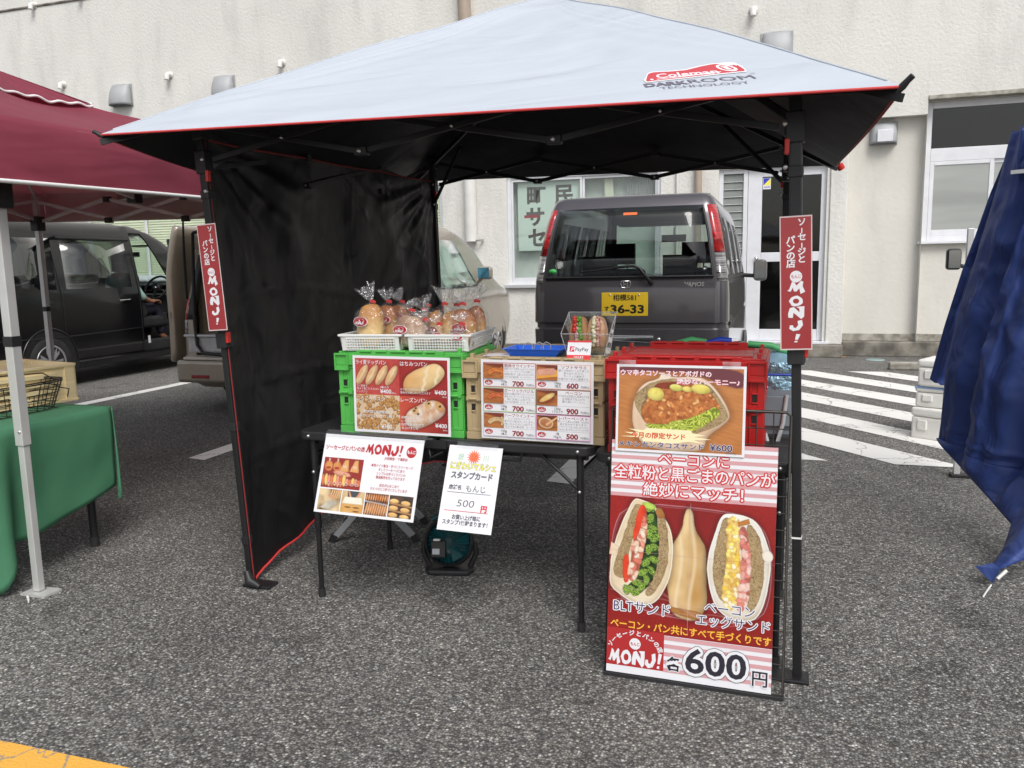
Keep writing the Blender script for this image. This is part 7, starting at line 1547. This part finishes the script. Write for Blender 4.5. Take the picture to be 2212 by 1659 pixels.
# ================================================================ neighbouring stalls
mt_ = thing('maroon_tent', 'maroon pop-up tent with white edge tape and grey frame at the left edge', 'tent', (-4.5, 4.0, 0))
x0, x1, y0, y1 = -6.15, -2.80, 2.36, 5.70
MC = {'FL': Vector((x0, y0, 1.70)), 'FR': Vector((x1, y0, 1.69)), 'BR': Vector((x1, y1, 1.745)), 'BL': Vector((x0, y1, 1.80))}
MA = Vector((-4.72, 4.02, 2.54))
def mfold(p, k=1.0): return noise.noise(Vector((p.x*1.3, p.y*.9, p.z*5)))*.030*k + noise.noise(Vector((p.x*4, p.y*2.2, p.z*12)))*.008*k
def mcan(a, b, u, v, VAL=.24):
    A, B = MC[a], MC[b]
    if v < .18:   # hanging valance
        q = v/.18; p = A.lerp(B, u); p.z += VAL*q; out = Vector(((p.x-MA.x), (p.y-MA.y), 0)); p += mfold(p)*(Vector((1, 0, 0)) if a in 'FRBR' else Vector((0, 1, 0)))*.8
        return p
    t = (v-.18)/.82*.93; A2 = A+Vector((0, 0, VAL)); B2 = B+Vector((0, 0, VAL)); E = A2.lerp(B2, u); p = E.lerp(MA, t); p.z -= .06*sin(pi*t)*4*u*(1-u)+.0; p.z += mfold(p, .7)*min(1, t*8)
    return p
mo = MB(); mi = MB(); tp = MB()
for a, b in (('FL', 'FR'), ('FR', 'BR'), ('BR', 'BL'), ('BL', 'FL')):
    mo.grid(lambda u, v: mcan(a, b, u, v), 40, 36)
    c_ = Vector((MA.x, MA.y, 0)); mi.grid(lambda u, v: (lambda p: p + (c_-Vector((p.x, p.y, 0))).normalized()*.012-Vector((0, 0, .006)))(mcan(a, b, u, v)), 30, 28)
    tp.tube([mcan(a, b, i/40, 0) for i in range(41)], .009, 6)
mesh('canopy_top', mo, M['maroon'], mt_, world=True); mesh('lining', mi, M['maroon_in'], mt_, world=True); mesh('edge_binding', tp, M['white_tape'], mt_, world=True)
# vent cap over the peak
vc = MB(); vt = MB(); cap = {k: MA+(Vector((MC[k].x, MC[k].y, MC[k].z+.24))-MA)*.23+Vector((0, 0, .012)) for k in MC}
def vcap(a, b, u, v): 
    e = cap[a].lerp(cap[b], u); e.z += .007*sin(u*31)+.005*sin(u*17+1)-.025*4*u*(1-u); p = e.lerp(MA+Vector((0, 0, .09)), v); return p
for a, b in (('FL', 'FR'), ('FR', 'BR'), ('BR', 'BL'), ('BL', 'FL')):
    vc.grid(lambda u, v: vcap(a, b, u, v), 30, 10); vt.tube([vcap(a, b, i/40, 0) for i in range(41)], .008, 6)
mesh('vent_cap', vc, M['maroon'], mt_, world=True); mesh('cap_binding', vt, M['white_tape'], mt_, world=True)
ML = {'FR': (-2.952, 2.511), 'BR': (-2.98, 5.50), 'FL': (-5.98, 2.55), 'BL': (-6.06, 5.52)}
for k, (x, y) in ML.items():
    mb = MB(); mb.bar((x, y, .64), (x, y, MC[k].z+.20), .042); mesh('leg', mb, M['tent_alu'], mt_, world=True, bevel=.003)
    mb = MB(); mb.bar((x, y, .01), (x, y, .66), .032); mesh('inner_leg', mb, M['tent_alu'], mt_, world=True, bevel=.003)
    zb_ = 1.05 if k[0] == 'F' else 1.02
    mb = MB(); mb.bar((x, y, zb_), (x, y, zb_+.042), .048); mesh('black_band', mb, M['black_plastic'], mt_, world=True, bevel=.003)
    mb = MB(); mb.box((x, y, MC[k].z-.03), (.085, .085, .12)); mesh('slider', mb, M['black_plastic'], mt_, world=True, bevel=.008)
    mb = MB(); mb.box((x+.01, y, .004), (.13, .09, .008)); mesh('foot_plate', mb, M['tent_alu'], mt_, world=True)
    mb = MB(); mb.lathe([(0, -.020), (.006, -.019), (.006, -.01)], (x-.008, y, .66), 8, 'y'); mb.lathe([(0, -.026), (.006, -.025), (.006, -.01)], (x+.01, y, .70), 8, 'y'); mesh('bolt', mb, M['screw'], mt_, world=True)['kind'] = 'stuff'
def mtruss(k1, k2):
    a = Vector((*ML[k1], 0)); b = Vector((*ML[k2], 0)); za, zb2 = MC[k1].z, MC[k2].z
    for i in range(4):
        t0, t1 = i/4, (i+1)/4
        P0, P1 = a.lerp(b, t0), a.lerp(b, t1); z_ = za+(zb2-za)*t0
        for s_, p, q in ((0, .00, .17), (1, .17, .00)):
            mb = MB(); o_ = Vector((.014*s_, .014*s_, 0)); mb.bar(P0+Vector((0, 0, z_+p))+o_, P1+Vector((0, 0, z_+q))+o_, .014, .026); mesh('truss_bar', mb, M['tent_alu'], mt_, world=True)
        if i < 3:
            mb = MB(); mb.box(P1+Vector((0, 0, z_)), (.055, .05, .045)); mb2 = MB(); mb2.box(P1+Vector((0, 0, z_+.17)), (.055, .05, .045))
            for m_ in (mb, mb2): mesh('truss_joint', m_, M['black_plastic'], mt_, world=True, bevel=.005)
for p_ in (('FL', 'FR'), ('FR', 'BR'), ('BR', 'BL'), ('BL', 'FL')): mtruss(*p_)
for k, (x, y) in ML.items():
    mb = MB(); mb.bar((x, y, MC[k].z+.19), MA+Vector((0, 0, -.08)), .018, .026); mesh('roof_bar', mb, M['tent_alu'], mt_, world=True)
# ---- green cloth table with its crate and wire basket
gt = thing('cloth_table', 'table with black legs hidden under the green cloth at the left edge', 'table', (-3.45, 2.5, 0))
mb = MB(); mb.b2(-4.0, -3.12, 1.6, 3.06, .66, .692); mesh('top', mb, M['black_plastic'], gt, world=True)
for x, y in ((-3.19, 3.05), (-3.17, 2.50), (-3.95, 3.09), (-3.9, 1.7)):
    mb = MB(); mb.tube([(x, y, 0), (x, y, .66)], .019, 10); mesh('leg', mb, M['black_metal'], gt, world=True); mb = MB(); mb.tube([(x, y, 0), (x, y, .05)], .022, 10); mesh('foot_cap', mb, M['rubber'], gt, world=True)
cl = MB(); NX, NY = 44, 70
def cloth(u, v):   # u: from the table middle over the right edge and down; v: along the edge
    s_ = u*1.42; y = 1.60+v*1.50; ex = -3.07
    def zlow(y):
        K = [(1.5, .26), (2.0, .22), (2.22, .13), (2.34, .07), (2.42, .015), (2.47, .09), (2.55, .18), (2.9, .262), (3.17, .32)]
        for (ya, za), (yb, zb2) in zip(K, K[1:]):
            if y <= yb: return za+(zb2-za)*(y-ya)/(yb-ya)
        return .32
    low = .70-zlow(y)
    top_w = .80
    if s_ < top_w: x = -3.87+s_; z = .700+.003*noise.noise(Vector((x*3, y*3, 0)))
    else:
        q = (s_-top_w)/(1.42-top_w); z = .70-(low-.012)*q-.012*(1-math.exp(-q*20))
        gap = .055*math.exp(-((y-2.46)/.07)**2) - .05*math.exp(-((y-2.56)/.045)**2)
        x = -3.07+.012*(1-math.exp(-q*12)) + q*(.007*sin(v*23+.5)-.02+.010*sin(v*7+1.2)+.02*noise.noise(Vector((v*9, q*2, 3)))+gap+.06*max(0, (2.5-y)))
    return Vector((x, y, z))
cl.grid(cloth, NX, NY)
def endcloth(u, v):   # falls over the far end
    x = -3.87+u*.80; z = .70-v*(.40+.05*sin(u*5)); return Vector((x, 3.10+.015*(1-math.exp(-v*10))+v*(.03*sin(u*17)), z))
cl.grid(endcloth, 24, 16)
def corner(u, v):     # the gathered fold at the far right corner
    a = radians(-5+100*u); r_ = .012+.016*v*(1-.9*v)+.010*v*sin(u*8); return Vector((-3.070+r_*sin(radians(90)-a)*1.0, 3.098+r_*sin(a), .70-v*(.46-.09*abs(u-.5)) - .012*(1-math.exp(-v*20))))
cl.grid(corner, 12, 16)
gc = mesh('table_cloth', cl, M['green_cloth'], None, recalc=False, solid=.003); tag(gc, 'green cloth draped over the table at the left edge', 'tablecloth')
mb = MB(); mb.tube([(-2.905, 2.415, .03), (-2.895, 2.408, .004)], .006, 6, rs=[.007, .003]); tag(mesh('cloth_weight', mb, M['fishline']), 'small white clip at the lowest corner of the green cloth', 'clip')
# beige bread crates
wc = thing('bread_crate', 'beige plastic bread crate with ribbed sides lined with white paper on the green cloth', 'crate', (-3.385, 3.13, .704), radians(-10))
def wcx(x, y, z): return (x, y, z)
L_, D_, Hc = 1.0, .42, .188
def crate_side(p, q, name):
    p, q = Vector(p), Vector(q); d = (q-p).normalized(); n_ = Vector((d.y, -d.x, 0)); L = (q-p).length; mb = MB()
    rz_ = math.atan2(d.y, d.x); c_ = (p+q)/2
    mb.box(c_+Vector((0, 0, Hc*.5))+n_*-.004, (L-.001, .008, Hc*.96), rz_)
    for k in range(4): mb.box(c_+Vector((0, 0, .026+k*.038))+n_*.006, (L*.84, .014, .022), rz_)
    mb.box(c_+Vector((0, 0, Hc-.006))+n_*.004, (L-.001, .018, .014), rz_); mb.box(c_+Vector((0, 0, .006))+n_*.004, (L-.001, .018, .012), rz_)
    for e in (p+d*.03, q-d*.03): mb.box(e+Vector((0, 0, Hc*.5))+n_*.003, (.05, .014, Hc*.98), rz_)
    mesh(name, mb, M['wood_plastic'], wc, bevel=.002)['kind'] = 'stuff'
# local frame: the right-front corner is the origin, the long side runs back to the left
A_, Bq, Cq, Dq = (0, .07, 0), (-.04, -1.2, 0), (-.52, -1.2, 0), (-.50, .10, 0)
for p, q in ((Bq, A_), (A_, Dq), (Dq, Cq)): crate_side(p, q, 'side_panel')
mb = MB(); mb.b2(-.5, -.02, -1.18, .06, .01, .02); mb.b2(-.49, -.03, -1.18, .05, .140, .144); mesh('paper_liner', mb, M['sheet'], wc)['kind'] = 'stuff'
mb = MB()
for i in range(22): mb.box((-.505+.022*i, .090, Hc-.010), (.010, .02, .016))
mesh('rim_teeth', mb, M['wood_plastic'], wc)['kind'] = 'stuff'
mb = MB(); mb.grid(lambda u, v: (-3.93+.065*cos(2*pi*u)*sin(pi*v), 3.02+.05*sin(2*pi*u)*sin(pi*v), .875+.03*cos(pi*v)), 16, 10); tag(mesh('bun', mb, M['loaf']), 'brown bun in the beige crate at the left picture edge', 'bread')
# wire basket
wb = thing('wire_basket', 'dark wire basket nested on the green cloth in front of the beige crate', 'basket', (-3.24, 2.78, .704), radians(0))
def ringp(k, n=24):
    s_, z = k; P_ = []
    for i in range(n+1):
        a = 2*pi*i/n; c, s2 = cos(a), sin(a); P_.append((-.10+math.copysign(abs(c)**.6, c)*.105*s_, .0+math.copysign(abs(s2)**.6, s2)*.27*s_, z))
    return P_
for z, s_ in ((.004, .80), (.03, .84), (.055, .88), (.08, .93), (.105, .97), (.13, 1.0), (.138, 1.0)):
    mb = MB(); mb.tube(ringp((s_, z)), .0022 if z < .12 else .0034, 6, cap=False); mesh('wire', mb, M['wire'], wb)
for i in range(34):
    a, b, c_ = ringp((.80, .004), 34)[i], ringp((.88, .06), 34)[i], ringp((1.0, .134), 34)[i]; mb = MB(); mb.tube([a, b, c_], .0018, 5); mesh('wire', mb, M['wire'], wb)
for i in range(9):
    mb = MB(); y_ = -.20+.05*i; mb.tube([(-.18, y_, .004), (-.02, y_, .004)], .0018, 5); mesh('wire', mb, M['wire'], wb)
mb = MB(); mb.tube([(-.02, .20, .134), (-.04, .15, .175), (-.06, -.05, .185), (-.05, -.2, .15)], .003, 6); mesh('handle', mb, M['wire'], wb)
mb = MB(); mb.tube([(-.01, .12, .134), (.015, .16, .12), (.01, .20, .10), (.02, .235, .09), (.0, .24, .05)], .0026, 6); mesh('handle', mb, M['wire'], wb)

# ---- navy sheet tied to the right-hand tent
bt = thing('navy_sheet', 'navy blue sheet hung and gathered on the neighbouring tent pole at the right edge', 'sheet', (1.1, 4.6, 0))
back = [((1.075, 4.72), (1.30, 4.66), 1.88), ((1.059, 5.0), (1.30, 4.80), 1.667), ((1.020, 5.10), (1.28, 4.85), 1.446), ((.976, 5.15), (1.26, 4.85), 1.261), ((.913, 5.20), (1.24, 4.85), .953), ((.851, 5.20), (1.20, 4.85), .637), ((.87, 5.17), (1.20, 4.85), .62)]
frontL = [((1.06, 4.66), (1.40, 4.05), 1.93), ((1.05, 4.80), (1.42, 3.95), 1.70), ((.99, 4.93), (1.36, 3.85), 1.30), ((.925, 4.95), (1.30, 3.80), 1.01), ((.878, 4.90), (1.26, 3.75), .738), ((.868, 4.90), (1.22, 3.70), .433), ((.858, 4.88), (1.20, 3.70), .354)]
def sheetfn(rows, seed, amp):
    def f(u, v):
        k = v*(len(rows)-1); i = min(int(k), len(rows)-2); t = k-i; (a, b, z), (a2, b2_, z2) = rows[i], rows[i+1]
        lx, ly = a[0]+(a2[0]-a[0])*t, a[1]+(a2[1]-a[1])*t; rx, ry = b[0]+(b2_[0]-b[0])*t, b[1]+(b2_[1]-b[1])*t; zz = z+(z2-z)*t
        x = lx+(rx-lx)*u; y = ly+(ry-ly)*u; e = min(1, u*8)
        # narrow folds fanning out from the tie
        d = amp*(.045*sin(u*(15)+seed+1.2*v)+.022*sin(u*34+seed*2+2*v))*e*min(1, .25+v*1.2)
        for q in range(5):   # sharp creases
            uc = .12+.17*q+.05*sin(seed+q*2); d += amp*.030*math.exp(-abs(u-uc-.05*sin(v*3+q))/.018)*e*(1-.5*v)
        d += .016*(1-abs(2*noise.noise(Vector((u*3.2+v*2, v*5-u*3, seed)))))*e + .010*(1-abs(2*noise.noise(Vector((u*8-v*5, v*10+u*6, seed+4)))))*e
        return Vector((x-d*.85, y-d*.5, zz))
    return f
mb = MB(); mb.grid(sheetfn(back, 3.0, .6), 60, 60); mesh('back_flap', mb, M['blue_tarp'], bt, world=True, recalc=False, solid=.003)
ff = sheetfn(frontL, 1.0, 1.0)
mb = MB(); mb.grid(ff, 110, 110); mesh('front_sheet', mb, M['blue_tarp'], bt, world=True, recalc=False, solid=.003)
def hem(u):      # lower outline, falling forwards to the pegged tip
    K = [(0, (.858, 4.88, .354)), (.12, (.893, 4.75, .289)), (.45, (.947, 4.30, .231)), (.78, (.987, 3.90, .185)), (.86, (.93, 3.76, .12)), (.92, (.842, 3.63, .050)), (.96, (.89, 3.60, .085)), (1.0, (1.06, 3.66, .16))]
    for (a, p), (b, q) in zip(K, K[1:]):
        if u <= b: return Vector(p).lerp(Vector(q), (u-a)/(b-a))
def low_(u, v): return ff(u, 1).lerp(hem(u), v) + Vector((-.02, -.01, 0))*sin(pi*v)*(1+sin(u*21))*.6
mb = MB(); mb.grid(low_, 90, 14); mesh('lower_flap', mb, M['blue_tarp'], bt, world=True, recalc=False, solid=.003)
mb = MB(); mb.add([(.80, 3.63, .075), (.86, 3.60, .02), (.885, 3.60, .085), (.86, 3.62, .10)], [(0, 1, 2, 3)]); mesh('pegged_tip', mb, M['blue_tarp'], bt, world=True, recalc=False, solid=.004)
mb = MB(); mb.tube([(.90, 3.58, .085), (.865, 3.56, .055)], .008, 6); mb.tube([(.84, 3.54, .035), (.80, 3.48, .003)], .004, 6); mesh('peg', mb, M['fishline'], bt, world=True)['kind'] = 'stuff'
mb = MB(); mb.grid(lambda u, v: Vector((1.085+.45*u+.02*sin(pi*v), 4.62-1.0*u-.10*sin(pi*v), 1.95+.04*u-.20*v-.03*sin(u*6))), 20, 12); mesh('rolled_valance', mb, M['blue_tarp'], bt, world=True, recalc=False, solid=.004)
nt = thing('neighbour_tent_frame', 'grey tent frame leg standing behind the navy sheet', 'tent frame', (1.067, 5.461, 0))
mb = MB(); mb.bar((0, 0, .02), (0, 0, 1.5), .034); mesh('leg', mb, M['tent_alu'], nt, bevel=.003); mb = MB(); mb.box((.02, 0, .012), (.11, .07, .022)); mesh('foot_plate', mb, M['black_plastic'], nt, bevel=.004)
mb = MB(); mb.bar((.42, -1.45, 1.715), (-.005, -.86, 1.735), .018); mesh('top_rail', mb, M['white_tape'], nt)
# side mirror of a vehicle behind the sheet
t = thing('side_mirror', 'small dark vehicle mirror poking out left of the navy sheet', 'mirror', (1.262, 7.0, 1.318)); mb = MB(); mb.box((0, 0, 0), (.10, .09, .16)); mesh('housing', mb, M['black_plastic'], t, bevel=.025, seg=4); mb = MB(); mb.box((0, -.047, 0), (.08, .006, .13)); mesh('glass', mb, M['mirror'], t); mb = MB(); mb.tube([(.05, 0, -.05), (.25, .05, -.1)], .015, 8); mesh('arm', mb, M['black_plastic'], t)
# foam boxes
def foam(label, x, y, z, rz, W_=.42, D_=.30, H_=.20, band=False):
    t = thing('foam_box', label, 'foam box', (x, y, z), radians(rz), 'stack of white foam boxes by the hatched zone')
    mb = MB(); mb.b2(0, W_, 0, D_, 0, H_*.72); mesh('box', mb, M['foam'], t, bevel=.018, seg=3)
    mb = MB(); mb.b2(-.004, W_+.004, -.004, D_+.004, H_*.722, H_); mesh('lid', mb, M['foam'], t, bevel=.018, seg=3)
    mb = MB(); mb.b2(.05, .12, -.010, .004, H_*.30, H_*.62); mesh('grip', mb, M['foam'], t, bevel=.006)
    if band: mb = MB(); mb.b2(-.006, W_+.006, -.006, D_+.006, H_*.90, H_*1.0); mesh('blue_band', mb, M['foam_lid'], t, bevel=.004)
foam('bottom white foam box of the stack left of the navy sheet', .97, 6.62, 0, -35, H_=.235, W_=.40)
foam('middle foam box with a pale blue band in the stack', .99, 6.62, .237, -25, H_=.155, W_=.36, band=True)
foam('topmost white foam box of the stack left of the navy sheet', .995, 6.60, .394, -28, H_=.20, W_=.38)

# ================================================================ things behind and under the tables
t = thing('cooler_bag', 'grey and silver insulated cooler bag standing right of the red crate', 'cooler bag', (.03, 3.12, .704), radians(4))
def rbox(mb, x0, x1, y0, y1, z0, z1, bul=.02):
    def f(u, v):
        a = 2*pi*u; c, s_ = cos(a), sin(a); k = 1+bul*sin(pi*v); return ((x0+x1)/2+math.copysign(abs(c)**.35, c)*(x1-x0)/2*k, (y0+y1)/2+math.copysign(abs(s_)**.35, s_)*(y1-y0)/2*k, z0+(z1-z0)*v)
    mb.grid(f, 48, 8)
for nm, z0_, z1_, m_ in (('base', -.02, .015, M['trim']), ('body', .015, .175, M['cooler_grey']), ('foil_band', .175, .225, M['silver_foil']), ('blue_piping', .225, .233, M['blue_trim']), ('foil_top', .233, .272, M['silver_foil'])):
    mb = MB(); rbox(mb, -.10, .045, -.10, .14, z0_, z1_, .03 if nm == 'body' else .02); mesh(nm, mb, m_, t)
mb = MB(); mb.grid(lambda u, v: (-.10+.145*u, -.10+.24*v, .272+.03*sin(pi*u)*sin(pi*v)+.004*noise.noise(Vector((u*9, v*9, 0)))), 16, 16); mesh('lid', mb, M['cooler_blue'], t)
mb = MB(); mb.box((-.028, -.112, .10), (.11, .012, .11)); mesh('front_pocket', mb, M['cooler_grey'], t, bevel=.004); mb = MB(); mb.tube([(-.07, -.122, .02), (-.06, -.135, -.015), (-.03, -.135, -.02), (-.01, -.125, .06), (.0, -.12, .16)], .008, 6); mesh('strap', mb, M['vent'], t)
t = thing('folded_bags', 'heap of grey bags with green and blue edges behind the red crate', 'bags', (-.22, 3.20, .704), 0)
mb = MB()
def heap(u, v):
    x = -.16+.40*u; y = -.10+.22*v; h = .315*(min(1, 5*u, 5*(1-u)))**.5*min(1, 4*(1-v)+.2)+.028*noise.noise(Vector((u*6, v*5, 1)))+.012*noise.noise(Vector((u*15, v*12, 4))); return Vector((x, y, max(0, h if v > .02 else 0)))
mb.grid(heap, 50, 30); mesh('grey_bag', mb, M['grey_cloth'], t)
for pts, m_ in (([(-.15, -.1, .325), (-.08, -.11, .345), (-.03, -.10, .335)], M['bag_green']), ([(-.03, -.11, .328), (.02, -.11, .345), (.06, -.1, .34)], M['blue_trim']), ([(.12, -.1, .33), (.2, -.1, .325), (.26, -.08, .30)], M['bag_green'])):
    mb = MB(); mb.tube(pts, .012, 8); mesh('coloured_edge', mb, m_, t)
t = thing('floor_fan', 'teal and black floor fan under the table behind the stamp card notice', 'fan', (-1.352, 3.20, 0), radians(12))
t.scale = (.88, .88, .88)
mb = MB(); mb.prism([(-.10, -.075), (.10, -.075), (.125, -.02), (.10, .09), (-.10, .09), (-.125, -.02)], 0, .028, 'xy'); mesh('base', mb, M['black_plastic'], t, bevel=.01, seg=3)
tilt = Matrix.Rotation(radians(-14), 3, 'X')
def FT(mb): mb.v = [tuple(tilt @ (Vector(p))+Vector((0, 0, .155))) for p in mb.v]; return mb
mb = MB(); mb.lathe([(.112, -.03), (.122, -.025), (.126, .0), (.122, .03), (.112, .035), (.106, .0), (.112, -.03)], (0, 0, 0), 40, 'y'); mesh('ring', FT(mb), M['black_plastic'], t)
mb = MB(); mb.lathe([(.110, .02), (.09, .05), (.05, .065), (.0, .068)], (0, 0, 0), 36, 'y'); mesh('back_shell', FT(mb), M['teal'], t)
for k in range(5):
    a = 2*pi*k/5; mb = MB(); mb.add([(r_*cos(a+w_), .008+tw, r_*sin(a+w_)) for r_, w_, tw in ((.03, -.3, -.006), (.10, -.10, -.012), (.102, .42, .016), (.03, .35, .01))], [(0, 1, 2, 3)]); mesh('blade', FT(mb), M['teal'], t, solid=.002)
mb = MB()
for k in range(30): a = 2*pi*k/30; mb.tube([(.03*cos(a), -.038, .03*sin(a)), (.085*cos(a+.12), -.036, .085*sin(a+.12)), (.118*cos(a+.2), -.02, .118*sin(a+.2))], .0012, 4)
mesh('grille', FT(mb), M['teal'], t)['kind'] = 'stuff'
mb = MB(); mb.box((-.045, -.05, -.035), (.075, .03, .085)); mesh('battery_pack', FT(mb), M['black_plastic'], t, bevel=.008); mb = MB(); mb.box((-.055, -.068, -.045), (.036, .002, .028)); mesh('label_plate', FT(mb), ink((.40, .42, .44)), t); mb = MB(); mb.box((-.052, -.062, .012), (.032, .02, .010)); mesh('switch_panel', FT(mb), ink((.55, .55, .54)), t)
for sx in (-1, 1):
    mb = MB(); mb.tube([(sx*.128, 0, .155), (sx*.136, 0, .10), (sx*.10, 0, .02)], .014, 8); mesh('yoke_arm', mb, M['black_plastic'], t)
mb = MB(); mb.tube([(-.09, .01, .262), (-.05, .03, .285), (.05, .03, .285), (.09, .01, .262)], .010, 8); mesh('handle', mb, M['teal'], t)
t = thing('folding_stool', 'low folding stool with grey crossed legs behind the table', 'stool', (-1.90, 3.60, 0), radians(15))
for sy in (-.14, .14):
    for s_ in (-1, 1): mb = MB(); mb.bar((s_*.20, sy, .02), (-s_*.16, sy, .42), .018, .030); mesh('leg', mb, M['vent'], t); mb = MB(); mb.bar((s_*.215, sy, .0), (s_*.195, sy, .035), .03, .035); mesh('foot_cap', mb, M['black_plastic'], t)
mb = MB(); mb.grid(lambda u, v: (-.18+.36*u, -.16+.32*v, .42-.05*sin(pi*u)), 10, 6); mesh('seat', mb, M['trim'], t, solid=.006)
bpy.data.objects.remove(_fo)
